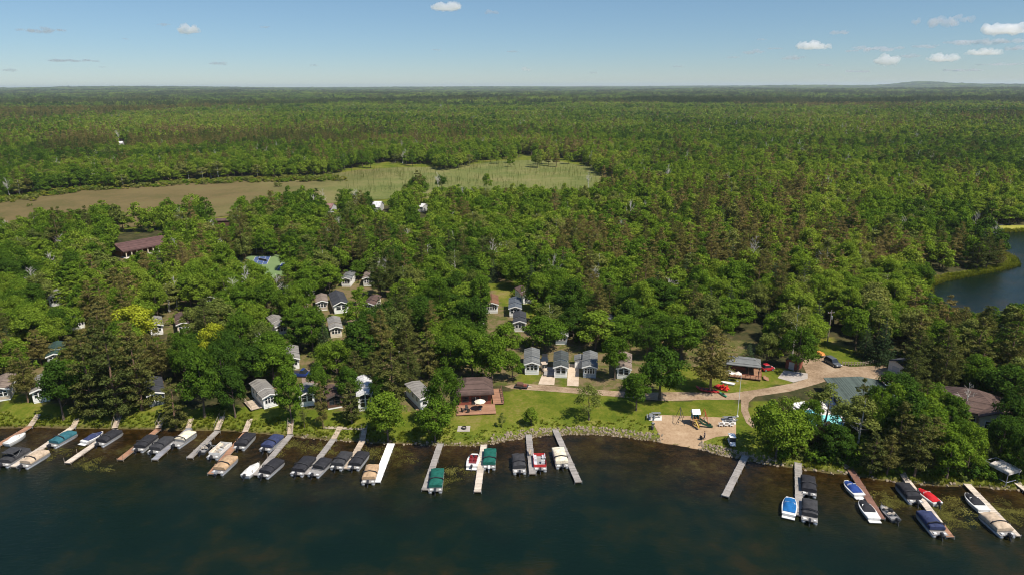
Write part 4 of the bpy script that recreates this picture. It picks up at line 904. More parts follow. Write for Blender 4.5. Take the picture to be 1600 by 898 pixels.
o = MB().box((-2.5, .37, 1.1), (1.0, .06, 2.1)).build('door', TRIM, t); MB().box((-2.2, .31, 1.1), (.06, .06, .12)).build('handle', M_STEEL, o)
MB().box((6.6, 4.5, 3.2), (1.2, 1.6, 6.4)).build('chimney', mat('pale_stone', (.42, .35, .27), .9, .25, 2.5), t)
FEET.append((p.x, p.y, rz, 8, -2.4, 11.6))
# long maroon-roofed motel in the wood
a, b_ = on_ground(197, 404), on_ground(263, 391); dv = b_ - a; Lm = dv.length; rz = math.atan2(dv.y, dv.x)
t = thing('motel', 'long low building with a maroon roof and open arcade', 'building', a, rz); LANDMARKS.append((a.x + dv.x / 2, a.y + dv.y / 2, 'maroon-roofed long building'))
MB().box((Lm / 2 + .5, 8.2, 1.6), (Lm + 1, 9, 3.2)).build('wall', stripes('rust_siding', (.27, .13, .075), (.2, .1, .06), .15, 'Z', .7, .1, .08, .6), t)
MB().add([(-1, -.6, 3.0), (Lm + 2, -.6, 3.0), (Lm + 2, 6.5, 5.6), (-1, 6.5, 5.6), (Lm + 2, 13.6, 3.0), (-1, 13.6, 3.0), (-1, -.6, 2.8), (Lm + 2, -.6, 2.8), (Lm + 2, 13.6, 2.8), (-1, 13.6, 2.8)],
         [(0, 1, 2, 3), (3, 2, 4, 5), (6, 7, 1, 0), (9, 8, 7, 6), (5, 4, 8, 9), (1, 7, 8, 4, 2), (0, 3, 5, 9, 6)]).build('roof', ROOF['maroon'], t)
for k in range(9): MB().box((.3 + Lm * k / 8, 0, 1.4), (.35, .35, 2.8)).build('post', SIDE['cream'], t)
for k in range(8): MB().box((Lm * (k + .5) / 8, 3.67, 1.1), (1.0, .06, 2.1)).build('door', SIDE['brown'], t)
MB().box((Lm / 2, 1.4, .1), (Lm + 1, 4.2, .2)).build('arcade_floor', M_CONC, t)
FEET.append((a.x, a.y, rz, 1, 0, 1)); FEET.append(((a.x + b_.x) / 2, (a.y + b_.y) / 2, rz, Lm / 2 + 1, -2, 14))
for px, lab, rf, W, L, rot in (((522, 331), 'tan roofed barn behind the courts', 'rose', 9, 12, 70), ((597, 329), 'white metal roofed barn at the edge of the field', 'white', 12, 15, 78), ((665, 330), 'small barn with a broken white roof by the meadow', 'white', 7, 9, 62), ((193, 227), 'tiny white barn far out in the forest', 'white', 9, 26, 80)):
    shed(px, lab, W, L, 2.8, rf, 'grey', rot, .4, door=False, name='barn')
q = on_ground(352, 352); t = thing('shed_row', 'low brown roofed shed along the field edge', 'shed', q, .12); MB().box((0, 3, 1.1), (16, 6, 2.2)).build('wall', SIDE['brown'], t); MB().prism(roof_prof(6.2, 2.4, .2, .3), -8.3, 8.3).build('roof', ROOF['umber'], t).matrix_local = Matrix.Translation((0, 3, 0)) @ Matrix.Rotation(PI / 2, 4, 'Z')
FEET.append((q.x, q.y, .12, 8.5, 0, 6))
# ------------------------------------------------------------------ trees
def unit(v): return v / np.maximum(np.linalg.norm(v, axis=-1, keepdims=True), 1e-9)
def leaves(rng, c, nrm, size, aspect=.75, spread=.6, jit=.35):
    """one small four-cornered spray per point c, facing roughly along nrm"""
    n = len(c)
    nn = unit(nrm + spread * rng.normal(size=(n, 3)))
    t = unit(np.cross(nn, rng.normal(size=(n, 3)))); b = np.cross(nn, t)
    s = size * rng.uniform(1 - jit, 1 + jit, (n, 1)) / 2
    k = rng.uniform(.55, 1.0, (n, 4, 1))
    bend = nn * s * .35
    co = np.stack([c - t * s * k[:, 0] - bend * .3, c - b * s * aspect * k[:, 1], c + t * s * k[:, 2] - bend, c + b * s * aspect * k[:, 3]], 1)
    return co.reshape(-1, 3), np.arange(4 * n).reshape(n, 4)
def np_mesh(name, parts, m):
    co, q, o = [], [], 0
    for c, f in parts: co.append(c); q.append(f + o); o += len(c)
    me = bpy.data.meshes.new(name); mesh_np(me, np.concatenate(co), np.concatenate(q)); me.materials.append(m)
    return me
def bumpy_dir(rng, d, amp, k=5):
    """an uneven outline: radius factor for directions d"""
    f = np.ones(len(d))
    for _ in range(k):
        a = unit(rng.normal(size=3)); f += amp * rng.uniform(-1, 1) * np.clip(d @ a, 0, 1) ** 3
    return f
def rand_dirs(rng, n, zmin=-1.0):
    d = unit(rng.normal(size=(n * 4, 3))); d = d[d[:, 2] > zmin][:n]; return d
def broad_crown(rng, h=12., w=9., nl=60, n=6500, size=.5, base=.22, shape=1.0, open_=0.0):
    """clumps of leaves round a lobed crown; returns leaf geometry and clump centres"""
    cz, cr = h * (base + (1 - base) / 2), h * (1 - base) / 2
    d = rand_dirs(rng, nl, -.75)
    rf = rng.uniform(.5, .93, nl) ** .8 * bumpy_dir(rng, d, .32)
    prof = 1 - .25 * np.clip(d[:, 2] * shape, 0, 1)
    c = np.stack([d[:, 0] * w / 2 * rf * prof, d[:, 1] * w / 2 * rf * prof, cz + d[:, 2] * cr * rf], 1)
    lr = rng.uniform(.09, .185, nl) * w * (.8 + .2 * h / w / 1.3)
    if open_: keep = rng.random(nl) > open_; c, lr = c[keep], lr[keep]
    k = np.maximum(4, (n * lr ** 2 / (lr ** 2).sum()).astype(int))
    ci = np.repeat(np.arange(len(c)), k)
    dd = rand_dirs(rng, len(ci) * 2, -.55)[:len(ci)]
    outw = unit(c - np.array([0, 0, cz - cr * .4]))
    r = lr[ci][:, None] * rng.uniform(.55, 1.08, (len(ci), 1)) * np.array([1.05, 1.05, .78])
    p = c[ci] + dd * r
    return leaves(rng, p, dd + .35 * outw[ci] + np.array([0, 0, .25]), size), c
def pine_crown(rng, h=16., w=7., n=6500, size=.5, base=.28, whorls=11, drop=.05):
    """tiers of short boughs, each ending in flat tufts of needles"""
    C, R = [], []
    for i in range(whorls):
        t = (i + rng.uniform(-.3, .3)) / (whorls - 1); t = min(max(t, 0), 1)
        z = h * (base + (1 - base) * t)
        rad = w / 2 * (.55 + .5 * math.sin(PI * min(1, (t * .8 + .12))) ) * (1 - t ** 3 * .8) * rng.uniform(.75, 1.1)
        nb = max(3, int(rng.integers(5, 8) * (1 - .45 * t))); a0 = rng.uniform(0, 2 * PI)
        for b in range(nb):
            a = a0 + 2 * PI * b / nb + rng.uniform(-.35, .35); L = rad * rng.uniform(.6, 1.1)
            for f in (.45, .75, 1.0):
                if f == .45 and rng.random() < .4: continue
                C.append((math.cos(a) * L * f + rng.normal() * .15, math.sin(a) * L * f + rng.normal() * .15, z + L * f * .16 - drop * L + rng.normal() * .2))
                R.append((.5 + .55 * (1 - t)) * rng.uniform(.7, 1.2) * w / 7)
    C.append((0, 0, h * .985)); R.append(.5)
    C = np.array(C); R = np.array(R)
    k = np.maximum(4, (n * R ** 2 / (R ** 2).sum()).astype(int)); ci = np.repeat(np.arange(len(C)), k)
    dd = rand_dirs(rng, len(ci) * 2, -.4)[:len(ci)]
    p = C[ci] + dd * (R[ci][:, None] * rng.uniform(.4, 1.1, (len(ci), 1)) * np.array([1.1, 1.1, .55]))
    return leaves(rng, p, dd + np.array([0, 0, .3]), size, .42, .9, .4), C
def spruce_crown(rng, h=13., w=5.5, n=6000, size=.5, base=.05):
    C, R = [], []
    for i in range(15):
        t = i / 14; z = h * (base + (1 - base) * t); rad = w / 2 * (1 - t) ** .85 + .15
        nb = max(3, int(9 * (1 - t) + 3)); a0 = rng.uniform(0, 2 * PI)
        for b in range(nb):
            a = a0 + 2 * PI * b / nb + rng.uniform(-.2, .2)
            for f in (.4, .7, 1.0):
                L = rad * f * rng.uniform(.85, 1.12); C.append((math.cos(a) * L, math.sin(a) * L, z - L * .3 + .25 * f * f)); R.append(.22 + .42 * (1 - t))
    C = np.array(C); R = np.array(R); k = np.maximum(4, (n * R ** 2 / (R ** 2).sum()).astype(int)); ci = np.repeat(np.arange(len(C)), k)
    dd = rand_dirs(rng, len(ci) * 2, -.5)[:len(ci)]
    p = C[ci] + dd * (R[ci][:, None] * rng.uniform(.4, 1.1, (len(ci), 1)) * np.array([1.1, 1.1, .45]))
    return leaves(rng, p, dd + np.array([0, 0, .35]), size, .4, .7, .4), C
def np_tube(pts, rad, n=6):
    pts = np.asarray(pts, float); d = unit(np.gradient(pts, axis=0)); u = unit(np.cross(d, np.array([.31, .77, .12]))); v = np.cross(d, u)
    a = np.arange(n) * 2 * PI / n
    co = pts[:, None] + (u[:, None] * np.cos(a)[None, :, None] + v[:, None] * np.sin(a)[None, :, None]) * np.asarray(rad)[:, None, None]
    i = np.arange(len(pts) - 1)[:, None] * n; k = np.arange(n)[None]
    q = np.stack([i + k, i + (k + 1) % n, i + n + (k + 1) % n, i + n + k], -1).reshape(-1, 4)
    return co.reshape(-1, 3), q
def limbs(rng, h, targets, r0, base, count, top=.9):
    """a tapering, slightly bent bole and limbs that run out to the crown's clumps"""
    z = np.linspace(-.3, h * top, 8); bend = np.cumsum(rng.normal(size=(8, 2)) * h * .006, 0); bend[0] = 0
    pts = np.column_stack([bend, z]); parts = [np_tube(pts, np.linspace(r0, r0 * .15, 8) * np.array([1.35] + [1] * 7), 7)]
    if len(targets):
        for t in targets[rng.permutation(len(targets))[:count]]:
            z0 = max(h * base * .8, t[2] - np.hypot(t[0], t[1]) * rng.uniform(.5, 1.0)); f = np.clip(z0 / (h * top), 0, 1)
            s = np.array([np.interp(z0, z, bend[:, 0]), np.interp(z0, z, bend[:, 1]), z0])
            mid = (s + t) / 2 + np.array([0, 0, -.12]) * np.linalg.norm(t - s)
            r = r0 * (1 - .85 * f) * .45
            parts.append(np_tube([s, mid, t], [r, r * .65, r * .25], 5))
    return parts
def bare_limbs(rng, h, r0):
    parts = []; z = np.linspace(-.3, h, 9); bend = np.cumsum(rng.normal(size=(9, 2)) * h * .012, 0); bend[0] = 0
    pts = np.column_stack([bend, z]); parts.append(np_tube(pts, np.linspace(r0, .03, 9), 6))
    for i in range(20):
        f = rng.uniform(.3, .95); s = np.array([np.interp(f * h, z, bend[:, 0]), np.interp(f * h, z, bend[:, 1]), f * h]); a = rng.uniform(0, 2 * PI)
        L = h * .34 * (1.1 - f) * rng.uniform(.6, 1.3) + .5; d = np.array([math.cos(a) * .75, math.sin(a) * .75, .7]); e = s + d * L + np.array([0, 0, .2 * L])
        r = r0 * (1.05 - f) * .55 + .02; m_ = (s + e) / 2 + rng.normal(size=3) * L * .08
        parts.append(np_tube([s, m_, e], [r, r * .7, .02], 5))
        for _ in range(3):
            g = rng.uniform(.4, .95); s2 = s + (e - s) * g; e2 = s2 + unit(d + rng.normal(size=3) * .7) * L * .35; parts.append(np_tube([s2, (s2 + e2) / 2, e2], [r * .5, r * .35, .015], 4))
    return parts

G = [(0, (.050, .100, .014)), (.28, (.102, .178, .017)), (.52, (.154, .232, .024)), (.78, (.195, .265, .032)), (1, (.25, .30, .046))]
M_LEAF = leaf_mat('green_leaves', G, .4)
M_LIME = leaf_mat('lime_leaves', [(0, (.26, .30, .02)), (.5, (.33, .36, .03)), (1, (.38, .39, .05))], .3)
M_PALEL = leaf_mat('pale_leaves', [(0, (.10, .135, .03)), (.5, (.16, .185, .042)), (1, (.21, .215, .06))], .3)
M_NEEDLE = leaf_mat('pine_needles', [(0, (.060, .085, .022)), (.35, (.115, .122, .032)), (.65, (.175, .155, .046)), (1, (.235, .185, .07))], .2, bias=.08)
M_SPRUCE = leaf_mat('spruce_needles', [(0, (.035, .06, .024)), (.5, (.065, .098, .038)), (1, (.11, .14, .06))], .12)
M_DEADL = leaf_mat('rusty_leaves', [(0, (.075, .06, .03)), (.5, (.12, .085, .045)), (1, (.16, .12, .07))], .15)
M_BARK = mat('bark', (.13, .1, .075), .95, .35, 3.0, spec=.05); M_PBARK = mat('pine_bark', (.2, .13, .085), .95, .35, 3.0, spec=.05)
M_WBARK = mat('birch_bark', (.52, .49, .43), .8, .3, 2.5, spec=.1)
HERE = {}
def trunk_mesh(name, parts, m): return np_mesh(name, parts, m)
def variants():
    """full trees for near, thinner ones for the wood behind, coarse ones for the far forest"""
    r = np.random.default_rng
    def bro(i, n, nl, size, limbs_n, **k):
        g = r(100 + i); (lf, cs) = broad_crown(g, n=n, nl=nl, size=size, **k)
        return lf, limbs(g, k['h'], cs, .022 * k['h'], k.get('base', .22), limbs_n)
    HERE['broad'] = []; HERE['pine'] = []; HERE['spruce'] = []; HERE['birch'] = []; HERE['bare'] = []; HERE['sparse'] = []
    specs = [(12, 9.5, .2, 1.0), (12, 8.2, .18, 1.2), (12, 10.5, .22, .8), (12, 7.4, .15, 1.4), (12, 9., .26, 1.0), (12, 8.6, .12, 1.1), (12, 11., .2, .9), (12, 7.8, .2, 1.3)]
    for i, (h, w_, b_, s_) in enumerate(specs):
        lf, lm = bro(i, 6800, 50 + 5 * (i % 3), .52, 12, h=h, w=w_, base=b_, shape=s_, open_=.1 if i % 3 == 2 else 0.04)
        HERE['broad'].append((np_mesh('crown', [lf], M_LEAF), np_mesh('trunk', lm, M_BARK), h, w_))
    for i, (h, w_, b_) in enumerate([(16, 7., .2), (16, 6.2, .14), (16, 7.8, .26), (16, 6.6, .1), (16, 8.2, .18)]):
        g = r(200 + i); lf, cs = pine_crown(g, h, w_, 7600, .52, b_, 10 + i % 3)
        HERE['pine'].append((np_mesh('crown', [lf], M_NEEDLE), np_mesh('trunk', limbs(g, h, cs, .26, b_, 26, .98), M_PBARK), h, w_))
    for i, (h, w_) in enumerate([(13, 5.6), (13, 5.0), (13, 6.4)]):
        g = r(300 + i); lf, cs = spruce_crown(g, h, w_, 7000, .46)
        HERE['spruce'].append((np_mesh('crown', [lf], M_SPRUCE), np_mesh('trunk', limbs(g, h, cs, .2, .05, 10, .98), M_BARK), h, w_))
    for i, (h, w_) in enumerate([(13, 6.), (13, 6.8), (13, 5.4)]):
        g = r(400 + i); lf, cs = broad_crown(g, h, w_, 46, 3600, .4, .3, 1.3, .22)
        HERE['birch'].append((np_mesh('crown', [lf], M_PALEL), np_mesh('trunk', limbs(g, h, cs, .2, .3, 24, .97), M_WBARK), h, w_))
    for i, (h, w_) in enumerate([(12, 7.5), (12, 6.4)]):
        g = r(450 + i); lf, cs = broad_crown(g, h, w_, 40, 2600, .42, .2, 1.1, .3)
        HERE['sparse'].append((np_mesh('crown', [lf], M_PALEL), np_mesh('trunk', limbs(g, h, cs, .2, .2, 20, .95), M_BARK), h, w_))
    for i in range(4):
        g = r(500 + i); HERE['bare'].append((None, np_mesh('trunk', bare_limbs(g, 11, .17), M_WBARK), 11., 5.5))
variants()
def retint(me, m):
    c = me.copy(); c.materials.clear(); c.materials.append(m); return c
HERE['lime'] = [(retint(HERE['broad'][i][0], M_LIME), HERE['broad'][i][1], 12., HERE['broad'][i][3]) for i in (1, 4)]
HERE['pale'] = [(retint(HERE['broad'][i][0], M_PALEL), HERE['broad'][i][1], 12., HERE['broad'][i][3]) for i in (0, 3)]
HERE['rusty'] = [(retint(HERE['pine'][i][0], M_DEADL), HERE['pine'][i][1], 16., HERE['pine'][i][3]) for i in (0, 2)]
KIND = {'broad': ('broadleaf_tree', 'broadleaf tree'), 'pine': ('pine_tree', 'pine tree'), 'spruce': ('spruce_tree', 'spruce tree'), 'birch': ('birch_tree', 'birch tree'),
        'bare': ('bare_tree', 'bare tree'), 'sparse': ('broadleaf_tree', 'broadleaf tree'), 'lime': ('broadleaf_tree', 'broadleaf tree'), 'pale': ('broadleaf_tree', 'broadleaf tree'), 'rusty': ('pine_tree', 'pine tree')}
def plant(kind, p, h, w_, label, group=None, rng=RNG, shrub=False):
    cr, tr, h0, w0 = HERE[kind][int(rng.integers(len(HERE[kind])))]
    nm, cat = KIND[kind]
    t = thing(nm, label, cat, (p[0], p[1], p[2]), float(rng.uniform(0, 2 * PI)), group)
    t.scale = (w_ / w0, w_ / w0, h / h0)
    for me, n in ((cr, 'crown'), (tr, 'trunk')):
        if me is None: continue
        o = bpy.data.objects.new(n, me); COL.objects.link(o); o.parent = t
    return t

# trees one can pick out, with where each foot, top and width lies in the photograph
HERO = [  # kind, x, foot row, top row, width px, label
 ('pine', 44, 628, 545, 40, 'brownish pine leaning over the cottages at the west end of the shore'),
 ('broad', 100, 657, 564, 62, 'dark green round tree at the head of the dock with the teal pontoon'),
 ('pine', 148, 650, 528, 58, 'western pine of the big brown clump on the shore'),
 ('pine', 186, 652, 505, 66, 'tallest brown pine in the middle of the shore clump'),
 ('pine', 222, 640, 520, 56, 'eastern pine of the brown clump above the arched cottage'),
 ('pine', 165, 610, 500, 60, 'brown pine standing behind the big shore clump'),
 ('pine', 212, 605, 505, 56, 'olive pine at the back of the shore clump'),
 ('pine', 276, 667, 594, 42, 'olive pine beside the arched dark cottage, its boughs over the bank'),
 ('broad', 320, 652, 545, 62, 'deep green spreading tree over the bank near the narrow grey dock'),
 ('broad', 368, 652, 572, 46, 'rounded green tree just west of the grey-roofed white cottage'),
 ('broad', 352, 618, 530, 60, 'bright green broad tree behind the bank trees'),
 ('broad', 456, 662, 574, 42, 'tall green tree between two white cottages at the weathered dock'),
 ('sparse', 476, 668, 636, 18, 'small leafy tree on the bank by the weathered dock'),
 ('pine', 505, 669, 596, 20, 'slender dark pine on the bank west of the boardwalk'),
 ('pine', 550, 660, 600, 36, 'small pine with a clear bare trunk above the boardwalk'),
 ('broad', 607, 692, 612, 66, 'big dark green tree at the water by the white dock'),
 ('pine', 612, 640, 538, 58, 'tall brown pine behind the big shore tree'),
 ('pine', 586, 612, 552, 46, 'olive pine behind the white two-storey cottage'),
 ('pine', 640, 606, 545, 40, 'dark pine beside the long grey-roofed trailer'),
 ('broad', 680, 691, 624, 50, 'dense green tree at the water by the grey dock with the green pontoon'),
 ('broad', 696, 664, 572, 58, 'yellowish green tree leaning over the brown cabin'),
 ('broad', 830, 665, 636, 25, 'small young tree standing alone on the lawn'),
 ('sparse', 920, 656, 598, 46, 'thin light green tree on the lawn behind the longest dock'),
 ('broad', 994, 641, 582, 50, 'round bright green tree at the east end of the lawn'),
 ('broad', 1030, 624, 540, 66, 'large spreading tree beside the gravel road'),
 ('broad', 960, 593, 524, 48, 'green tree shading the blue-grey cottage'),
 ('pine', 1110, 611, 512, 70, 'tall dark pine beside the grey-roofed pavilion'),
 ('spruce', 1168, 574, 536, 28, 'small blue-green spruce behind the pavilion'),
 ('pale', 1196, 572, 520, 36, 'pale thin tree behind the red utility vehicle'),
 ('broad', 1246, 580, 508, 58, 'green tree over the red shed by the turning circle'),
 ('birch', 1236, 560, 474, 52, 'leaning white-stemmed birch behind the turning circle'),
 ('broad', 1212, 716, 624, 86, 'big bright green tree between the beach and the pool'),
 ('broad', 1246, 700, 640, 52, 'green tree in front of the pool'),
 ('sparse', 1288, 660, 600, 54, 'airy light green tree leaning over the pool'),
 ('sparse', 1225, 668, 612, 44, 'loose young tree at the pool fence'),
 ('pine', 1338, 680, 594, 34, 'olive pine in front of the green-roofed pool house'),
 ('birch', 1350, 672, 618, 28, 'slim birch with pale stems by the pool house'),
 ('broad', 1367, 692, 606, 42, 'green tree at the south corner of the pool house'),
 ('broad', 1300, 716, 662, 52, 'dark green tree on the shore by the dock with the blue boats'),
 ('rusty', 1288, 700, 660, 32, 'rusty brown tree below the pool'),
 ('broad', 1320, 722, 684, 34, 'small bright tree on the shore below the pool'),
 ('pine', 1360, 740, 678, 46, 'olive pine at the water behind the red-brown dock'),
 ('pine', 1385, 742, 680, 40, 'olive pine at the head of the dock with the red boat'),
 ('pine', 1428, 744, 650, 54, 'broad pine on the shore north of the red boat'),
 ('broad', 1478, 748, 676, 52, 'dark green tree at the shore behind the white runabout'),
 ('pine', 1450, 735, 655, 50, 'brown-green pine in the shore wood by the last docks'),
 ('broad', 1510, 742, 664, 50, 'olive green tree on the bank beside the boat lift'),
 ('broad', 1592, 748, 666, 48, 'bright green tree on the bank past the boat lift'),
 ('broad', 1560, 716, 650, 50, 'green tree behind the boat lift'),
 ('pine', 1402, 716, 630, 50, 'tall olive pine west of the tan-gabled house'),
 ('broad', 1440, 690, 615, 50, 'green tree in front of the tan-gabled house'),
 ('bare', 1466, 660, 620, 40, 'bare grey tree beside the tan-gabled house'),
 ('bare', 1505, 655, 598, 34, 'bare white tree before the brown hipped roof'),
 ('broad', 1336, 547, 482, 46, 'dense green tree behind the parked grey car'),
 ('spruce', 1375, 566, 498, 40, 'tall dark spruce beside the small dark shed'),
 ('spruce', 1350, 556, 506, 30, 'dark spruce at the edge of the turning circle lawn'),
 ('pine', 1428, 592, 518, 52, 'wide brown-green pine beyond the turning circle'),
 ('pine', 1470, 596, 506, 58, 'brown pine east of the turning circle'),
 ('pine', 1520, 590, 500, 56, 'olive pine between the pond and the tan-gabled house'),
 ('pine', 1570, 600, 490, 60, 'tall pine at the near edge of the pond'),
 ('lime', 216, 548, 478, 68, 'lime yellow tree in front of the tan-porched cottage'),
 ('lime', 338, 572, 505, 46, 'lime green tree south of the brown-roofed cottage'),
 ('pale', 345, 535, 470, 56, 'pale grey-green tree in front of the far brown roof'),
 ('spruce', 160, 520, 472, 44, 'dark spruce left of the lime yellow tree'),
 ('pine', 1540, 421, 370, 30, 'brown pine on the point in the pond'),
 ('pine', 1556, 419, 376, 26, 'olive pine at the tip of the pond point'),
 ('pine', 1525, 424, 372, 28, 'brownish pine at the root of the pond point'),
 ('bare', 436, 482, 430, 30, 'white bare tree forked above the left-hand white cottage'),
 ('bare', 482, 482, 446, 32, 'pale bare tree behind the long-roofed trailer'),
 ('bare', 711, 530, 484, 24, 'bare white tree beside the hidden brown roof'),
 ('bare', 888, 500, 462, 40, 'leaning bare trees east of the slate-roofed cottages'),
 ('bare', 1046, 470, 434, 36, 'bare grey tree in the closed canopy'),
 ('bare', 614, 492, 462, 20, 'thin bare tree east of the tan cabin'),
 ('bare', 1266, 480, 440, 22, 'white bare tree over the birch'),
 ('broad', 448, 598, 550, 36, 'leafy tree half hiding the cottage behind the blue pickup'),
 ('broad', 470, 546, 498, 40, 'green tree just east of the step-roofed white cottage'),
 ('broad', 410, 548, 500, 42, 'green tree just west of the step-roofed white cottage'),
 ('broad', 501, 634, 568, 36, 'green tree filling the gap west of the brown gabled cabin'),
 ('broad', 546, 634, 572, 38, 'green tree filling the gap east of the brown gabled cabin'),
 ('broad', 596, 644, 584, 34, 'green tree close against the east wall of the tall white cottage'),
 ('broad', 1264, 676, 622, 40, 'leafy tree screening the middle of the pool'),
 ('sparse', 1312, 684, 622, 44, 'airy tree screening the east end of the pool'),
 ('broad', 1476, 694, 618, 50, 'green tree screening the west half of the brown hipped roof'),
 ('broad', 1574, 688, 612, 52, 'green tree against the chimney end of the tan-gabled house'),
 ('broad', 768, 601, 524, 62, 'broad dark tree at the west end of the gravel lane'),
 ('broad', 738, 592, 516, 56, 'green tree rising behind the log cabin roof'),
 ('broad', 705, 588, 524, 52, 'green tree between the long trailer and the log cabin'),
 ('broad', 800, 594, 548, 34, 'small dark tree just west of the first lane cottage'),
 ('pine', 672, 590, 520, 46, 'brownish pine behind the long trailer'),
 ('broad', 428, 604, 536, 58, 'bright green tree west of the parked cars'),
 ('broad', 398, 606, 540, 56, 'spreading green tree north of the grey-roofed lakeside cottage'),
 ('broad', 528, 592, 530, 50, 'green tree just east of the parked black car'),
 ('pine', 556, 600, 548, 36, 'short olive pine north of the white two-storey cottage'),
 ('broad', 1364, 660, 602, 44, 'olive tree at the south-east wall of the pool house'),
 ('broad', 1390, 668, 598, 48, 'dark green tree between pool house and tan-gabled house'),
 ('broad', 1492, 706, 652, 44, 'dark green tree below the tan gable'),
 ('broad', 1568, 702, 650, 44, 'green tree at the east corner below the tan-gabled house'),
 ('pine', 1588, 690, 600, 50, 'olive pine at the east edge behind the boat lift'),
 ('broad', 1452, 660, 598, 46, 'green tree touching the brown hipped roof on its west side'),
 ('broad', 930, 545, 486, 66, 'round dense tree shading the sandy clearing'),
 ('broad', 852, 548, 492, 58, 'green tree behind the pale grey-roofed cottage'),
 ('broad', 1010, 560, 500, 50, 'tall green tree at the north side of the gravel road'),
 ('broad', 1064, 560, 492, 60, 'broad green tree west of the tall dark pine'),
 ('broad', 790, 560, 505, 48, 'leafy green tree north of the first lane cottage'),
]
# places that the photograph shows clear of branches: x0, y0, x1, y1, and the row of their own foot
CLEAR = [(818, 552, 848, 602, 590), (848, 560, 892, 605, 600), (884, 564, 906, 606, 596), (902, 556, 934, 592, 590), (964, 572, 984, 600, 594), (780, 600, 960, 614, 606), (1040, 606, 1310, 630, 606),
         (722, 600, 768, 644, 636), (648, 600, 664, 640, 630), (1140, 562, 1192, 606, 588), (1130, 592, 1262, 622, 592), (1262, 548, 1392, 592, 560), (1282, 520, 1310, 552, 530), (1294, 584, 1368, 606, 612),
         (1246, 634, 1270, 658, 640), (1288, 644, 1312, 656, 650), (1480, 606, 1520, 626, 650), (1512, 634, 1548, 654, 662), (517, 458, 550, 494, 490), (495, 466, 512, 486, 484), (570, 470, 588, 492, 488), (518, 502, 536, 530, 524), (532, 498, 556, 512, 502),
         (422, 500, 454, 526, 522), (534, 430, 549, 450, 448), (568, 430, 582, 450, 447), (456, 562, 500, 592, 582), (472, 580, 502, 614, 596), (404, 600, 432, 638, 634), (472, 614, 486, 634, 632),
         (515, 618, 532, 640, 636), (562, 606, 580, 642, 638), (758, 466, 834, 522, 490), (760, 440, 800, 470, 470), (78, 546, 98, 576, 570), (56, 576, 76, 600, 590), (280, 494, 298, 522, 518), (80, 466, 94, 478, 476),
         (120, 504, 134, 516, 512), (324, 460, 342, 476, 474), (396, 399, 446, 412, 412), (428, 404, 450, 420, 424), (368, 402, 376, 412, 416), (1450, 436, 1482, 478, 446), (1480, 430, 1600, 484, 492), (1578, 374, 1600, 428, 432), (178, 364, 262, 404, 400), (510, 318, 534, 333, 330),
         (582, 316, 613, 330, 328), (655, 318, 674, 331, 329), (338, 345, 368, 350, 350), (236, 606, 257, 634, 630), (44, 600, 80, 634, 626), (0, 604, 14, 630, 622), (1394, 566, 1408, 588, 582),
         (870, 512, 880, 540, 530), (1130, 515, 1200, 570, 540), (1150, 535, 1180, 560, 540), (990, 545, 1010, 552, 540), (240, 515, 252, 525, 522), (560, 600, 580, 612, 608), (186, 222, 200, 228, 226),
         (0, 319, 60, 342, 343), (60, 309, 130, 330, 331), (130, 300, 240, 318, 319), (240, 292, 330, 306, 307), (330, 288, 420, 303, 304), (420, 286, 520, 296, 297), (640, 276, 960, 295, 300), (520, 276, 640, 300, 304)]
NOTREE = [[(-60, 634), (60, 618), (130, 636), (240, 622), (260, 600), (300, 600), (430, 596), (455, 566), (500, 566), (515, 600), (560, 604), (640, 604), (660, 590), (780, 590), (800, 545), (900, 545), (1000, 555), (1050, 560),
           (1130, 556), (1220, 560), (1270, 545), (1280, 510), (1310, 510), (1345, 545), (1396, 556), (1405, 600), (1392, 632), (1330, 662), (1300, 664), (1300, 720), (1700, 756), (1700, 900), (-60, 900)]]
FIELDS = [[(-300, 400), (-60, 320), (0, 314), (70, 302), (130, 294), (300, 283), (420, 279), (510, 270), (560, 262), (620, 258), (700, 262), (780, 248), (860, 246), (925, 260), (967, 276), (976, 304), (870, 308),
           (780, 310), (700, 306), (640, 304), (610, 316), (520, 322), (420, 334), (300, 348), (240, 352), (100, 362), (0, 370)], [(1503, 366), (1508, 354), (1560, 352), (1700, 350), (1700, 366)]]
hp = []
for kind, x, yb, yt, wpx, label in HERO:
    p = on_ground(x, yb); h = max(2.5, height_to(p, yt)); wd_ = wpx * depth_at((p.x, p.y, p.z + h * .6)) / F
    plant(kind, p, h, wd_, label, 'trees of the resort shore' if False else None); hp.append((p.x, p.y, wd_))
HP = np.array(hp)
PINEZ = [((185, 590), 90, 70, .75), ((1480, 620), 130, 110, .55), ((1430, 560), 60, 50, .6), ((1090, 400), 110, 60, .5), ((930, 410), 80, 40, .35), ((630, 560), 50, 70, .5), ((1120, 540), 50, 60, .6), ((1230, 430), 90, 60, .4), ((1510, 450), 40, 60, .5),
         ((30, 600), 50, 50, .45), ((260, 445), 60, 20, .6), ((440, 320), 60, 12, .45), ((1190, 330), 100, 30, .3), ((1330, 420), 60, 50, .4), ((560, 400), 60, 30, .4), ((740, 440), 60, 30, .25), ((170, 500), 40, 40, .5)]
def candidates():
    """feet of the woodland trees, closest first; farther out one foot stands for a wider clump"""
    rows = []
    y = 112.0
    while y < 17000:
        s = max(6.3, y * .0058)
        hw = 40 + y * .83
        n = int(2 * hw / s)
        x = (np.arange(n) - n / 2 + .5) * s + RNG.uniform(-.42, .42, n) * s
        rows.append(np.column_stack([x, y + RNG.uniform(-.42, .42, n) * s, np.full(n, s)]))
        y += s * .88
    return np.concatenate(rows)
C = candidates()
C = np.column_stack([C, ground_z(C[:, 0], C[:, 1])])                     # x, y, spacing, z
r_ = np.hypot(C[:, 0], C[:, 1])
near = r_ < 620
d = shore_d(C[:, 0], C[:, 1]); ok = d > 4
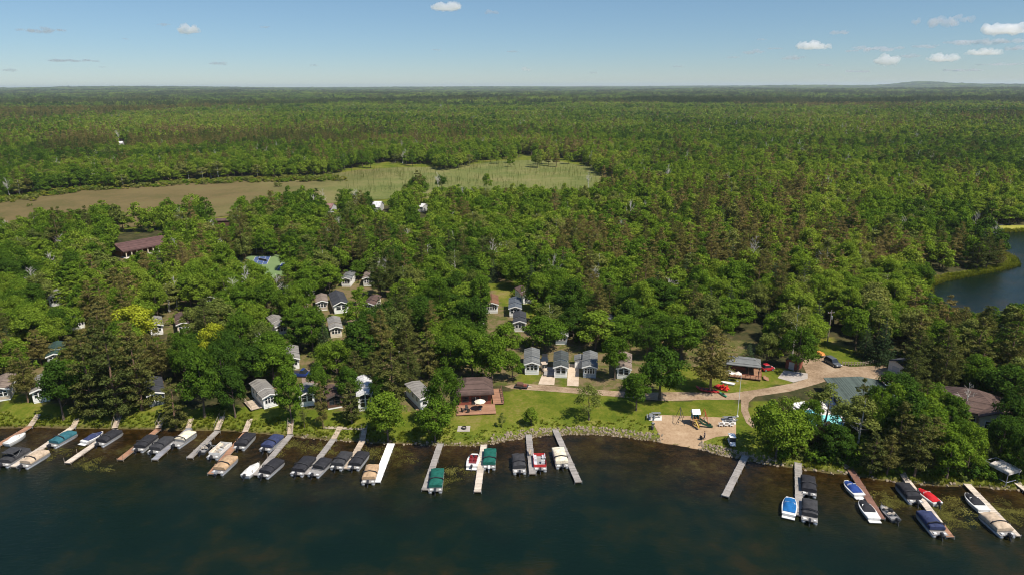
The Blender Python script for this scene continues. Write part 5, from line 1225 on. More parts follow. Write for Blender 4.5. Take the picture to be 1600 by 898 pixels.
ok &= ~near | (poly_d(C[:, 0], C[:, 1], POND) > 4.5)
bx, by, bd = proj(C[:, [0, 1, 3]])
wobx, woby = 9 * np.sin(C[:, 0] / 11.) + 7 * np.sin(C[:, 0] / 23 + C[:, 1] / 31), 3.2 * np.sin(C[:, 0] / 19 + 1.) + 2.2 * np.sin(C[:, 0] / 7.)
for p in NOTREE: ok &= ~in_poly(bx, by, p)
for p in FIELDS: ok &= ~in_poly(bx + wobx, by + woby, p) | ((RNG.random(len(C)) < .05) & (bx > 500) & (bx < 1000) & ((by > 296) | (by < 266) | (bx > 955)))
ok &= (bx > -150) & (bx < 1750)
for x, y, w_ in hp:
    ok &= np.hypot(C[:, 0] - x, C[:, 1] - y) > 1.8 + .36 * w_
C = C[ok]; bx, by, bd = bx[ok], by[ok], bd[ok]; r_ = np.hypot(C[:, 0], C[:, 1])
# kind of each
ln = np.array([mnoise.noise(Vector((x / 90., y / 90., 3.))) + .6 * mnoise.noise(Vector((x / 34., y / 34., 9.))) for x, y in C[:, :2]])
ln2 = np.array([mnoise.noise(Vector((x / 700., y / 1100., 7.))) for x, y in C[:, :2]])
pp = np.clip(.10 + .55 * (ln - .12), .03, .7) 
pp = np.where(r_ > 800, .05 + (.7 - .45 * smooth(2200, 4200, r_)) * smooth(.16, .42, ln2 + .35 * ln), pp)
for (zx, zy), rx, ry, pr in PINEZ:
    k = ((bx - zx) / rx) ** 2 + ((by - zy) / ry) ** 2 < 1; pp[k] = np.maximum(pp[k], pr)
u = RNG.random(len(C)); u2 = RNG.random(len(C))
kind = np.where(u < pp, np.where(u2 < .16, 'spruce', 'pine'), np.where(u2 < .035, 'bare', np.where(u2 < .10, 'birch', np.where(u2 < .15, 'pale', 'broad'))))
H = np.where(kind == 'pine', RNG.normal(14.5, 2.2, len(C)), np.where(kind == 'spruce', RNG.normal(11.5, 2, len(C)), RNG.normal(11.5, 1.9, len(C))))
H = np.clip(H + 1.4 * ln, 7, 20) * np.where(r_ < 330, .92, 1.08)
W0 = np.where(kind == 'pine', RNG.uniform(5.4, 7.6, len(C)), np.where(kind == 'spruce', RNG.uniform(4.4, 5.8, len(C)), np.where(kind == 'bare', 5.5, RNG.uniform(6.8, 10., len(C)))))
W0 = W0 * np.maximum(1, C[:, 2] / 6.9)
# nothing in front of what the photograph shows clear
tx, ty, _ = proj(np.column_stack([C[:, 0], C[:, 1], C[:, 3] + H]))
hwpx = W0 * F / bd / 2
CLEAR = [(x0 + (x1 - x0) * .08, y0 + (y1 - y0) * .05, x1 - (x1 - x0) * .08, y1 - (y1 - y0) * .2, yf) if 430 < yf < 545 and x1 - x0 < 70 else (x0, y0, x1, y1, yf) for x0, y0, x1, y1, yf in CLEAR]
def covers(H, W0, lean=.62):
  tx, ty, _ = proj(np.column_stack([C[:, 0], C[:, 1], C[:, 3] + H])); hwpx = W0 * F / bd / 2; keep = np.ones(len(C), bool)
  for x0, y0, x1, y1, yf in CLEAR:
    cov = (by > yf - 2) & (ty + (by - ty) * .10 < y1 - (y1 - y0) * .12) & (by - (by - ty) * .2 > y0 + (y1 - y0) * .25) & (bx + hwpx * lean > x0 + (x1 - x0) * .1) & (bx - hwpx * lean < x1 - (x1 - x0) * .1)
    inside = (bx > x0 - 2) & (bx < x1 + 2) & (by > y0) & (by < y1)
    keep &= ~(cov | inside)
  return keep
full = covers(H, W0); Hs, Ws = H * RNG.uniform(.5, .68, len(C)), W0 * RNG.uniform(.5, .66, len(C)); small = ~full & covers(Hs, Ws, .8) & (r_ < 330)      # a lower tree where a full one would hide a cottage
H = np.where(small, Hs, H); W0 = np.where(small, Ws, W0); keep = full | small
keep &= ~(FOOT(C[:, 0], C[:, 1]))
C, bx, by, bd, kind, H, W0, r_, ln, ln2, hwpx = [a[keep] for a in (C, bx, by, bd, kind, H, W0, r_, ln, ln2, hwpx)]
order = np.argsort(-(H * W0 / np.maximum(1, C[:, 2] / 6.5) / bd ** 2)); inframe = (bx > -40) & (bx < 1640)
LIMIT = {'broadleaf_tree': 296, 'pine_tree': 280, 'spruce_tree': 100, 'birch_tree': 110, 'bare_tree': 60}
count = {}
for o in bpy.data.objects:
    n = o.name.split('.')[0]
    if o.parent is None and n in LIMIT: count[n] = count.get(n, 0) + 1
single = np.zeros(len(C), bool)
for i in order:
    if not inframe[i] or r_[i] > 520: continue
    n = KIND[kind[i]][0]
    if count.get(n, 0) >= LIMIT[n]: continue
    count[n] = count.get(n, 0) + 1; single[i] = True
# ------------------------------------------------------------------ vehicles
M_TYRE = mat('tyre_rubber', (.02, .02, .02), .9, .2, 4.); M_LAMP = mat('headlight_glass', (.7, .7, .68), .15, .05, 3., spec=.6)
def vehicle(px, rz, label, col, kind='suv', L=4.8, W=1.9, H=1.75, name='parked_car', z=0):
    p = on_ground(*px); t = thing(name, label, {'suv': 'car', 'pickup': 'pickup truck', 'cart': 'golf cart'}[kind], p, rz)
    m = mat('car_paint_%02d_%02d_%02d' % tuple(int(c * 99) for c in col), col, .25, .06, 1., spec=.6)
    h = L / 2; w_ = W / 2
    def ring(y, ww, z0, z1): return [(-ww, y, z0), (-ww * 1.02, y, (z0 + z1) / 2), (-ww * .94, y, z1), (ww * .94, y, z1), (ww * 1.02, y, (z0 + z1) / 2), (ww, y, z0)]
    bl = .95 if kind == 'suv' else 1.0
    MB().loft([ring(-h, w_ * .86, .42, bl * .92), ring(-h + .15, w_ * .97, .32, bl), ring(-h * .3, w_, .28, bl + .02), ring(h * .35, w_, .28, bl), ring(h * .62, w_ * .98, .3, bl - .06), ring(h - .2, w_ * .94, .32, bl - .16), ring(h, w_ * .8, .42, .68)]).build('body', m, t)
    if kind == 'suv': y0, y1, y2, y3 = -h + .12, -h + .55, h * .12, h * .42
    else: y0, y1, y2, y3 = -h * .12, -h * .02, h * .22, h * .48
    g_ = MB(); g_.loft([[(-w_ * .92, y0, bl - .02), (w_ * .92, y0, bl - .02), (w_ * .92, y3, bl - .04), (-w_ * .92, y3, bl - .04)], [(-w_ * .76, y1, H - .06), (w_ * .76, y1, H - .06), (w_ * .76, y2, H - .06), (-w_ * .76, y2, H - .06)]]); g_.build('glasshouse', GLASS, t)
    MB().loft([[(-w_ * .78, y1 - .05, H - .07), (w_ * .78, y1 - .05, H - .07), (w_ * .78, y2 + .04, H - .07), (-w_ * .78, y2 + .04, H - .07)], [(-w_ * .7, y1 + .05, H), (w_ * .7, y1 + .05, H), (w_ * .7, y2 - .05, H), (-w_ * .7, y2 - .05, H)]]).build('roof', m, t)
    if kind == 'pickup': MB().box((0, -h * .55, 1.02), (W * .78, h * .72, .06)).build('load_bed', M_BLACKP, t)
    for s in (-1, 1):
        for y in (-h * .6, h * .62):
            o = MB().tube((s * (w_ - .2), y, .34), (s * (w_ + .02), y, .34), .34, n=14).build('wheel', M_TYRE, t); MB().tube((s * (w_ + .02), y, .34), (s * (w_ + .035), y, .34), .2, n=10).build('rim', M_ALU, o)
        MB().box((s * w_ * .62, h - .06, .72), (.4, .14, .16)).build('headlight', M_LAMP, t)
    return t
def ang(pxa, pxb):
    a, b = on_ground(*pxa), on_ground(*pxb); d = b - a; return math.atan2(-d.x, d.y)
vehicle((472, 587), ang((460, 586), (484, 587)), 'blue pickup parked beside the hidden white cottage', (.015, .035, .16), 'pickup', 5.6, 2.0, 1.85)
vehicle((493, 584), ang((492, 580), (494, 592)), 'black car parked beside the blue pickup', (.02, .02, .022))
vehicle((1301, 569), ang((1290, 562), (1311, 574)), 'grey car standing on the gravel turning circle', (.085, .09, .095), 'suv', 5.0, 1.95, 1.75)
vehicle((851, 566), ang((851, 558), (850, 574)), 'dark car in the drive between the first two cottages', (.03, .03, .033))
vehicle((1199, 578), ang((1190, 579), (1208, 577)), 'small red utility vehicle on the grass east of the pavilion', (.38, .02, .03), 'suv', 3.2, 1.6, 1.7)
vehicle((1387, 612), ang((1382, 604), (1392, 617)), 'white car half hidden beyond the pool house', (.7, .7, .7))
def golf_cart(px, rz, label, col=(.78, .77, .75)):
    p = on_ground(*px); t = thing('golf_cart', label, 'golf cart', p, rz); m = mat('cart_body_%d' % int(col[0] * 99), col, .35, .05, 1., spec=.5)
    MB().loft([[(-.58, -1.2, .3), (.58, -1.2, .3), (.58, 1.25, .3), (-.58, 1.25, .3)], [(-.6, -1.25, .62), (.6, -1.25, .62), (.6, -.2, .42), (-.6, -.2, .42)]]).build('body', m, t)
    MB().loft([[(-.58, .55, .36), (.58, .55, .36), (.52, 1.35, .36), (-.52, 1.35, .36)], [(-.55, .62, .95), (.55, .62, .95), (.42, 1.25, .7), (-.42, 1.25, .7)]]).build('bonnet', m, t)
    o = MB().box((0, -.35, .75), (1.1, .5, .16)).build('seat', M_SEAT, t); MB().box((0, -.65, 1.05), (1.1, .12, .5)).build('backrest', M_SEAT, o)
    MB().slab([(-.62, -1.05), (.62, -1.05), (.62, .75), (-.62, .75)], 1.85, 1.93).build('roof', m, t)
    for x in (-.55, .55):
        for y, y2 in ((-1.0, -.95), (.75, .6)): MB().tube((x, y, .6), (x, y2, 1.86), .025, n=5).build('roof_post', M_BLACKP, t)
    MB().box((0, .7, 1.35), (1.05, .03, .8), tilt=('X', .15)).build('windscreen', GLASS, t)
    for x in (-.52, .52):
        for y in (-.85, .9): MB().tube((x - .09, y, .22), (x + .09, y, .22), .22, n=12).build('wheel', M_TYRE, t)
golf_cart((1143, 694), PI - .1, 'white golf cart on the grass beside the beach'); golf_cart((850, 578), PI + .2, 'beige golf cart behind the concrete drive', (.5, .4, .3))
# orange load on a small trailer
p = on_ground(1281, 556); t = thing('utility_trailer', 'small trailer with an orange load behind the grey car', 'trailer', p, ang((1274, 552), (1290, 559)))
MB().box((0, 0, .55), (1.5, 2.6, .12)).build('bed', M_DK, t); MB().loft([[(-.65, -1.2, .62), (.65, -1.2, .62), (.65, 1.2, .62), (-.65, 1.2, .62)], [(-.4, -.9, 1.25), (.45, -.8, 1.15), (.4, .9, 1.05), (-.45, .8, 1.2)]]).build('load', mat('orange_tarpaulin', (.55, .22, .05), .7, .2, 2.), t)
for s in (-1, 1): MB().tube((s * .78, 0, .3), (s * .92, 0, .3), .3, n=12).build('wheel', M_TYRE, t)
MB().tube((0, 1.3, .5), (0, 2.1, .45), .05).build('drawbar', M_STEEL, t)
p = on_ground(815, 605); t = thing('equipment_trailer', 'dark low trailer with clutter at the west end of the lane', 'trailer', p, ang((803, 604), (826, 606)))
MB().box((0, 0, .5), (1.8, 3.2, .12)).build('bed', M_DK, t); MB().box((0, -.4, .85), (1.3, 1.4, .55)).build('crate', SIDE['brown'], t); MB().box((.3, .9, .75), (.6, .8, .4)).build('box', mat('rusty_red_metal', (.25, .07, .05), .7, .3, 3.), t)
for s in (-1, 1): MB().tube((s * .92, 0, .3), (s * 1.06, 0, .3), .3, n=12).build('wheel', M_TYRE, t)
MB().tube((0, 1.6, .5), (0, 2.4, .45), .05).build('drawbar', M_WP, t)
# ------------------------------------------------------------------ kayaks and pedal boats by the road
def kayak(px, rz, label, col, group=None, z=.05, roll=0.):
    p = on_ground(*px); t = thing('kayak', label, 'kayak', (p.x, p.y, p.z + z), rz, group); m = mat('kayak_plastic_%d_%d' % (int(col[0] * 99), int(col[1] * 99)), col, .4, .12, 2., spec=.4)
    rings = [[(.36 * w_ * math.cos(a), y, .2 + .2 * (w_ ** .5) * math.sin(a) + .1 * abs(y / 1.6) ** 3) for a in np.linspace(0, 2 * PI, 10, endpoint=False)] for y, w_ in ((-1.65, .06), (-1.3, .5), (-.7, .9), (0, 1), (.7, .9), (1.3, .5), (1.65, .06))]
    MB().loft(rings).build('hull', m, t, True)
    c = MB(); c.loft([[(.24 * math.cos(a), -.15 + .5 * math.sin(a), .40) for a in np.linspace(0, 2 * PI, 10, endpoint=False)], [(.26 * math.cos(a), -.15 + .52 * math.sin(a), .425) for a in np.linspace(0, 2 * PI, 10, endpoint=False)]]); o = c.build('cockpit', M_BLACKP, t); MB().box((0, -.3, .5), (.3, .08, .25)).build('seat_back', M_BLACKP, o)
for i, (x, y) in enumerate(((1093, 608), (1099, 609.5), (1105, 610.5), (1111, 611), (1117, 611.5))):
    kayak((x, y), .3 + .1 * i, ['westernmost red kayak in the row beside the road', 'second red kayak from the west beside the road', 'middle red kayak of the row beside the road', 'fourth red kayak from the west beside the road', 'red kayak lying next to the pedal boat'][i], (.42, .03, .03))
kayak((1129, 617), .35, 'green kayak lying at the edge of the road', (.05, .22, .12))
def pedal_boat(px, rz, label, col):
    p = on_ground(*px); t = thing('pedal_boat', label, 'pedal boat', p, rz); m = mat('pedal_boat_shell', col, .35, .1, 2., spec=.5)
    for s in (-1, 1): MB().loft([[(s * .55 + .24 * k * math.cos(a), y, .25 + .22 * k * math.sin(a)) for a in np.linspace(0, 2 * PI, 8, endpoint=False)] for y, k in ((-1.3, .5), (-1., 1), (.8, 1), (1.35, .2))]).build('float', m, t, True)
    MB().box((0, -.1, .5), (1.5, 2.0, .14)).build('deck', m, t)
    for s in (-1, 1): o = MB().box((s * .36, -.5, .68), (.5, .5, .2)).build('seat', m, t); MB().box((s * .36, -.75, .95), (.5, .14, .5)).build('backrest', m, o)
pedal_boat((1124, 606), .6, 'bright red pedal boat on the grass beside the road', (.62, .03, .02)); pedal_boat((1130, 608), .9, 'red pedal boat with its bow to the road', (.55, .03, .02))
p = on_ground(1137, 600); t = thing('rowing_boat', 'white boat hull lying on the grass before the pavilion', 'boat', p, 1.1); MB().loft([hull_shape(2.9, .9, .05), hull_shape(3.3, 1.2, .5), hull_shape(3.2, 1.08, .5), hull_shape(2.9, .85, .2)]).build('hull', M_WP, t); MB().box((0, 0, .36), (.95, .3, .05)).build('seat', M_WP, t)
# ------------------------------------------------------------------ beach
M_PLAY = [mat('play_teal', (.06, .28, .30), .5, .1, 2.), mat('play_white', (.55, .60, .62), .5, .1, 2.), mat('play_timber', (.33, .17, .07), .8, .2, 2.), mat('play_yellow', (.38, .25, .04), .5, .1, 2.), mat('play_green', (.025, .08, .045), .5, .12, 2.), mat('play_red', (.4, .05, .03), .5, .12, 2.)]
p = on_ground(1085.5, 662); t = thing('playground_tower', 'wooden play tower with a pale tent roof and slides on the sand', 'playground tower', p, .05); t.scale = (.82, .82, .9)
for x in (-.8, .8):
    for y in (-.8, .8): MB().box((x, y, 1.5), (.12, .12, 3.0)).build('post', M_PLAY[2], t)
MB().box((0, 0, 1.5), (1.7, 1.7, .1)).build('platform', M_PLAY[2], t)
w_ = MB(); [w_.box((s * .82, 0, 1.95), (.05, 1.6, .75)) for s in (-1, 1)]; w_.box((0, .82, 1.95), (1.6, .05, .75)); w_.build('side_wall', M_PLAY[0], t)
MB().add([(-1.05, -1.05, 2.95), (1.05, -1.05, 2.95), (1.05, 1.05, 2.95), (-1.05, 1.05, 2.95), (-1.05, 0, 3.9), (1.05, 0, 3.9)], [(0, 1, 5, 4), (2, 3, 4, 5), (0, 4, 3), (1, 2, 5), (3, 2, 1, 0)]).build('tent_roof', M_PLAY[1], t)
def slide(pts, m, w2=.55):
    q = MB()
    for (a, b) in zip(pts[:-1], pts[1:]):
        a, b = Vector(a), Vector(b); d = (b - a); n = Vector((-d.y, d.x, 0)).normalized() * w2 / 2; u = Vector((0, 0, .22))
        q.add([a - n, a + n, b + n, b - n, a - n - Vector((0, 0, .06)), a + n - Vector((0, 0, .06)), b + n - Vector((0, 0, .06)), b - n - Vector((0, 0, .06))], [(0, 1, 2, 3), (7, 6, 5, 4), (0, 4, 5, 1), (2, 6, 7, 3), (1, 5, 6, 2), (3, 7, 4, 0)])
        for s in (-1, 1): q.add([a + s * n, b + s * n, b + s * n + u, a + s * n + u, a + s * n * .9, b + s * n * .9, b + s * n * .9 + u, a + s * n * .9 + u], [(0, 1, 2, 3), (7, 6, 5, 4), (3, 2, 6, 7), (0, 3, 7, 4), (1, 5, 6, 2)])
    return q.build('slide', m, t)
slide([(.85, .2, 1.5), (2.2, -.3, .8), (3.3, -.9, .3), (3.9, -1.2, .25)], M_PLAY[4]); slide([(.5, -.85, 1.45), (1.6, -1.6, .7), (3.2, -2.0, .3), (4.0, -2.1, .25)], M_PLAY[4]); slide([(-.2, -.85, 1.4), (.2, -2.0, .5), (.3, -2.6, .25)], M_PLAY[3])
q = MB(); [q.box((-.3, -.9 - .25 * k, .3 * (5 - k)), (.8, .1, .08)) for k in range(5)]; q.build('ladder', M_PLAY[3], t)
def swing_frame(px, px2, label, m, H=2.5, swings=2):
    a, b = on_ground(*px), on_ground(*px2); rz = math.atan2((b - a).y, (b - a).x); L = (b - a).length; t = thing('swing_set', label, 'swing set', a, rz)
    f = MB(); f.tube((0, 0, H), (L, 0, H), .06)
    for x in (0, L):
        for s in (-1, 1): f.tube((x, s * .9, 0), (x, 0, H), .05)
    f.build('frame', m, t)
    for k in range(swings):
        x = L * (k + 1) / (swings + 1); c = MB(); [c.tube((x + s * .22, 0, H), (x + s * .22, 0, .5), .015, n=4) for s in (-1, 1)]; o = c.build('chain', M_STEEL, t); MB().box((x, 0, .48), (.5, .2, .05)).build('swing_seat', M_BLACKP, o)
swing_frame((1062, 652), (1062.5, 665), 'thin dark swing frame on the western half of the sand', M_DK); swing_frame((1099.5, 654), (1101, 663), 'red framed swing at the end of the slides', M_PLAY[5], 2.3, 1)
def picnic_table(px, rz, label, m):
    p = on_ground(*px); t = thing('picnic_table', label, 'table', (p.x, p.y, p.z + .1), rz)
    MB().box((0, 0, .74), (1.8, .75, .05)).build('tabletop', m, t)
    for s in (-1, 1):
        MB().box((0, s * .75, .44), (1.8, .28, .05)).build('bench', m, t)
        l = MB(); [l.tube((s * .6, u * .7, 0), (s * .6, u * .25, .72), .04, n=5) for u in (-1, 1)]; l.box((s * .6, 0, .38), (.06, 1.6, .08)); l.build('leg', m, t)
M_GT = mat('grey_plastic_table', (.17, .18, .19), .6, .15, 3.)
picnic_table((1025.5, 650), .05, 'grey picnic table at the back of the western beach slab', M_GT); picnic_table((1017, 653.5), 1.4, 'grey picnic table at the west end of the western beach slab', M_GT)
picnic_table((1137, 656.5), .05, 'grey picnic table on the west half of the eastern beach slab', M_GT); picnic_table((1143.5, 657), .3, 'grey picnic table on the east half of the eastern beach slab', M_GT)
for i, x in enumerate((1126, 1134, 1142.5)): patio_chair(on_ground(x, 665.5), PI + .1 * (i - 1), ['white lounge chair at the west end of the three on the sand', 'white lounge chair between its two twins on the sand', 'white lounge chair at the east end of the three on the sand'][i], M_WP, None, 'lounge_chair').scale = (1.25, 1.35, 1.1)
p = on_ground(1020, 668); t = thing('charcoal_grill', 'dark pedestal grill at the west edge of the sand', 'grill', p, .3); MB().tube((0, 0, 0), (0, 0, .85), .05).build('post', M_DK, t); MB().box((0, 0, .98), (.6, .45, .28)).build('firebox', M_DK, t); MB().box((0, 0, 1.14), (.54, .4, .03)).build('grate', M_STEEL, t)
p = on_ground(1019, 671); t = thing('waste_bin', 'dark waste bin beside the grill', 'bin', p); MB().tube((0, 0, 0), (0, 0, .85), .26, .3, n=12).build('body', M_DK, t); MB().tube((0, 0, .85), (0, 0, .95), .31, .2, n=12).build('lid', M_DK, t)
# a person on the sand with a folding chair
def skinned(name, verts, edges, radii, m, parent):
    me = bpy.data.meshes.new(name); me.from_pydata(verts, edges, []); o = bpy.data.objects.new(name, me); COL.objects.link(o); o.parent = parent; me.materials.append(m)
    md = o.modifiers.new('skin', 'SKIN'); sv = me.skin_vertices[0].data
    for v, r in zip(sv, radii): v.radius = (r, r)
    sv[0].use_root = True; sb = o.modifiers.new('sub', 'SUBSURF'); sb.levels = sb.render_levels = 2; return o
def person(loc, rz, label, shirt, trousers, hair, skin=(.45, .27, .19)):
    t = thing('person', label, 'person', loc, rz); sk = mat('skin_tone', skin, .6, .1, 3.)
    V = [(0, 0, .95), (0, .02, 1.15), (0, .02, 1.35), (0, .01, 1.5), (0, .03, 1.6), (0, .04, 1.7), (.11, 0, .88), (.13, .1, .48), (.13, .04, .09), (.14, .2, .04), (-.11, 0, .88), (-.12, -.06, .48), (-.12, -.22, .1), (-.13, -.06, .04),
         (.19, .01, 1.42), (.27, -.04, 1.12), (.25, .12, .9), (.24, .18, .82), (-.19, .01, 1.42), (-.28, .05, 1.13), (-.25, .2, .92), (-.24, .26, .85)]
    E = [(0, 1), (1, 2), (2, 3), (3, 4), (4, 5), (0, 6), (6, 7), (7, 8), (8, 9), (0, 10), (10, 11), (11, 12), (12, 13), (2, 14), (14, 15), (15, 16), (16, 17), (2, 18), (18, 19), (19, 20), (20, 21)]
    R = [.14, .13, .15, .055, .1, .095, .1, .065, .045, .04, .1, .065, .045, .04, .065, .045, .035, .03, .065, .045, .035, .03]
    skinned('body', V, E, R, sk, t)
    skinned('shirt', V[:3] + [V[14], V[18], (.25, -.02, 1.24), (-.25, .03, 1.25)], [(0, 1), (1, 2), (2, 3), (2, 4), (3, 5), (4, 6)], [.16, .15, .17, .085, .085, .068, .068], mat('shirt_' + label[:6], shirt, .9, .15, 4.), t)
    skinned('trousers', [V[0], V[6], V[7], (.13, .05, .2), V[10], V[11], (-.12, -.18, .2)], [(0, 1), (1, 2), (2, 3), (0, 4), (4, 5), (5, 6)], [.155, .118, .085, .07, .118, .085, .07], mat('trousers_' + label[:6], trousers, .9, .15, 4.), t)
    MB().ball((0, .02, 1.715), (.1, .115, .1), 10, 7).build('hair', mat('dark_hair', hair, .8, .2, 5.), t, True)
person(on_ground(1100.5, 686), 1.2, 'person in dark clothes walking on the sand near the water', (.03, .035, .06), (.05, .055, .07), (.06, .04, .03))
patio_chair(on_ground(1096.5, 687), 2.2, 'dark folding chair beside the person on the sand', M_DK, None, 'folding_chair')
# fire pit, sapling, flagpole, utility pole, fence
p = on_ground(725, 669); t = thing('fire_pit', 'dark iron fire ring on a pale square pad', 'fire pit', (p.x, p.y, p.z + .04)); q = MB(); q.loft([[(r * math.cos(a), r * math.sin(a), z) for a in np.linspace(0, 2 * PI, 16, endpoint=False)] for r, z in ((.52, 0), (.52, .35), (.46, .35), (.46, .02))], cap0=False); q.build('ring', M_DK, t); MB().tube((0, 0, .02), (0, 0, .06), .45, n=14).build('ashes', mat('ash', (.1, .09, .085), .95, .3, 5.), t)
p = on_ground(784, 668); plant('sparse', p, 3.4, 1.7, 'thin sapling staked in the middle of the lawn')
p = on_ground(1152, 650); t = thing('flagpole', 'slender white flagpole on the lawn between road and beach', 'flagpole', p); MB().tube((0, 0, 0), (0, 0, 9.5), .07, .04, n=8).build('pole', M_WP, t); MB().ball((0, 0, 9.56), .1).build('finial', M_ALU, t); MB().tube((0, 0, 0), (0, 0, .25), .3, .2, n=10).build('footing', M_CONC, t)
p = on_ground(1293, 533); t = thing('utility_pole', 'wooden utility pole with crossarm and transformer by the turning circle', 'utility pole', p, .2); M_PW = mat('pole_wood', (.32, .26, .2), .9, .2, 3.)
MB().tube((0, 0, -.2), (0, 0, 9.2), .16, .11, n=8).build('pole', M_PW, t); MB().box((0, .1, 8.4), (2.0, .1, .12)).build('crossarm', M_PW, t); [MB().tube((x, .1, 8.46), (x, .1, 8.68), .05, n=6).build('insulator', M_WP, t) for x in (-.9, -.3, .9)]; MB().tube((.28, -.05, 6.6), (.28, -.05, 7.5), .22, n=10).build('transformer', M_STEEL, t)
pts = [on_ground(x, y) for x, y in ((1316, 570), (1335, 571), (1352, 570), (1368, 567), (1384, 562))]; a = pts[0]; t = thing('rail_fence', 'low post and rail fence along the turning circle', 'fence', a)
for u, v in zip(pts[:-1], pts[1:]):
    for k in range(4): w_ = u.lerp(v, k / 4) - a; MB().box((w_.x, w_.y, .5), (.12, .12, 1.1)).build('post', M_PW, t)
    q = MB(); [q.tube(u - a + Vector((0, 0, z)), v - a + Vector((0, 0, z)), .045, n=5) for z in (.45, .85)]; q.build('rail', M_PW, t)
# ------------------------------------------------------------------ swimming pool
mp_, npt, out = new_mat('pool_water'); b = N(npt, 'ShaderNodeBsdfPrincipled', Roughness=.08); b.inputs['Base Color'].default_value = (.10, .50, .50, 1); nt = npt; tc = N(nt, 'ShaderNodeTexCoord')
vo = N(nt, 'ShaderNodeTexVoronoi', Scale=1.1, feature='SMOOTH_F1'); nt.links.new(tc.outputs['Object'], vo.inputs['Vector']); nt.links.new(ramp(nt, [(.1, (.42, .78, .72)), (.6, (.18, .62, .6))], vo.outputs['Distance']).outputs[0], b.inputs['Base Color']); nt.links.new(b.outputs[0], out.inputs[0])
sheet('pool_deck', [(1232, 632), (1300, 624), (1312, 632), (1332, 668), (1310, 672), (1245, 668)], M_CONC, .06)
PO = [at(x, y, LAND + .07) for x, y in ((1243, 642), (1274, 638), (1282, 648), (1312, 647), (1320, 664), (1290, 666), (1250, 664))]; ce = sum(PO, Vector()) / len(PO)
t = thing('swimming_pool', 'turquoise swimming pool behind the shore trees', 'pool', ce)
q = MB(); q.add([(v.x - ce.x, v.y - ce.y, .08) for v in PO], [tuple(range(len(PO)))[::-1]]); q.build('pool_surface', mp_, t)
if q: pass
q = MB()
for u, v in zip(PO, PO[1:] + PO[:1]): u, v = u - ce, v - ce; d = (v - u); q.box(((u + v) / 2 + Vector((0, 0, .06))), (d.length + .3, .35, .14), math.atan2(d.y, d.x))
q.build('coping', M_CONC, t)
for i, (x, y) in enumerate(((1244, 637), (1249, 636), (1254, 635.5), (1259, 635), (1302, 634), (1306, 637))):
    lp = on_ground(x, y); t = thing('sun_lounger', ['first', 'second', 'third', 'fourth', 'near', 'far'][i] + (' pale sun lounger along the west side of the pool' if i < 4 else ' pale sun lounger by the pool house wall'), 'sun lounger', (lp.x, lp.y, lp.z + .06), .3 + .1 * (i % 2))
    MB().box((0, -.3, .38), (.65, 1.3, .07)).build('seat', M_WP, t); MB().box((0, .6, .62), (.65, .75, .07), tilt=('X', .7)).build('backrest', M_WP, t); [MB().box((sx * .28, sy, .17), (.05, .05, .35)).build('leg', M_ALU, t) for sx in (-1, 1) for sy in (-.8, .3)]
fp = [on_ground(x, y) for x, y in ((1231, 632), (1236, 668), (1312, 674), (1336, 668))]; a = fp[0]; t = thing('pool_fence', 'dark metal fence round the swimming pool', 'fence', a)
for u, v in zip(fp[:-1], fp[1:]):
    L = (v - u).length; q = MB(); n = int(L / .35)
    for z in (.2, 1.2): q.tube(u - a + Vector((0, 0, z)), v - a + Vector((0, 0, z)), .03, n=4)
    for k in range(n): w_ = u.lerp(v, k / n) - a; q.tube(w_, w_ + Vector((0, 0, 1.25)), .015, n=4, cap=False)
    q.build('fence_panel', M_DK, t)
# tennis court fence, net posts
cf = [on_ground(x, y) for x, y in ((352, 428), (376, 399), (452, 396), (449, 428))]; a = cf[0]; t = thing('court_fence', 'tall grey wire fence round the sports courts', 'fence', a)
for u, v in zip(cf[:-1], cf[1:]):
    n = 9
    for k in range(n): w_ = u.lerp(v, k / n) - a; MB().tube(w_, w_ + Vector((0, 0, 3)), .05, n=5).build('post', M_STEEL, t)
    q = MB(); [q.tube(u - a + Vector((0, 0, z)), v - a + Vector((0, 0, z)), .03, n=4) for z in (1.5, 3.)]; q.build('rail', M_STEEL, t)
for (pa, pb), l in zip((((404, 406.5), (417, 409)), ((442, 416), (458, 417))), ('net across the far blue court', 'net across the near blue court')):
    u, v = on_ground(*pa), on_ground(*pb); t = thing('court_net', l, 'net', u, math.atan2((v - u).y, (v - u).x)); L = (v - u).length; MB().box((L / 2, 0, .5), (L, .03, .9)).build('netting', M_DK, t); MB().box((L / 2, 0, .98), (L, .05, .07)).build('tape', M_WP, t); [MB().tube((x, 0, 0), (x, 0, 1.05), .05, n=6).build('post', M_STEEL, t) for x in (0, L)]
# ------------------------------------------------------------------ single trees of the wood, each named by what stands near it
LM = [(x, y, n) for x, y, n in LANDMARKS if n]
from collections import defaultdict
def words_for(i):
    k = kind[i]; h, wd_ = H[i], W0[i]
    size = ('tall ' if h > (15.5 if k == 'pine' else 12.6) else 'low ' if h < (12.5 if k == 'pine' else 10) else '') + ('wide ' if wd_ > (7 if k == 'pine' else 9) else 'slim ' if wd_ < (6 if k == 'pine' else 7.6) else '')
    return size + {'broad': 'green broadleaf tree', 'pine': 'pine', 'spruce': 'spruce', 'birch': 'pale-stemmed birch', 'bare': 'bare white tree', 'pale': 'grey-green broadleaf tree'}[k]
lab = {}; by_label = defaultdict(list)
for i in np.where(single)[0]:
    best = min(LM, key=lambda l: (l[0] - C[i, 0]) ** 2 + (l[1] - C[i, 1]) ** 2); dx, dy = C[i, 0] - best[0], C[i, 1] - best[1]
    if math.hypot(dx, dy) < 34:
        rel = 'behind' if dy > abs(dx) else 'in front of' if dy < -abs(dx) else 'just east of' if dx > 0 else 'just west of'
        l = words_for(i) + ' ' + rel + ' the ' + best[2]
        by_label[l].append((math.hypot(dx, dy), i))
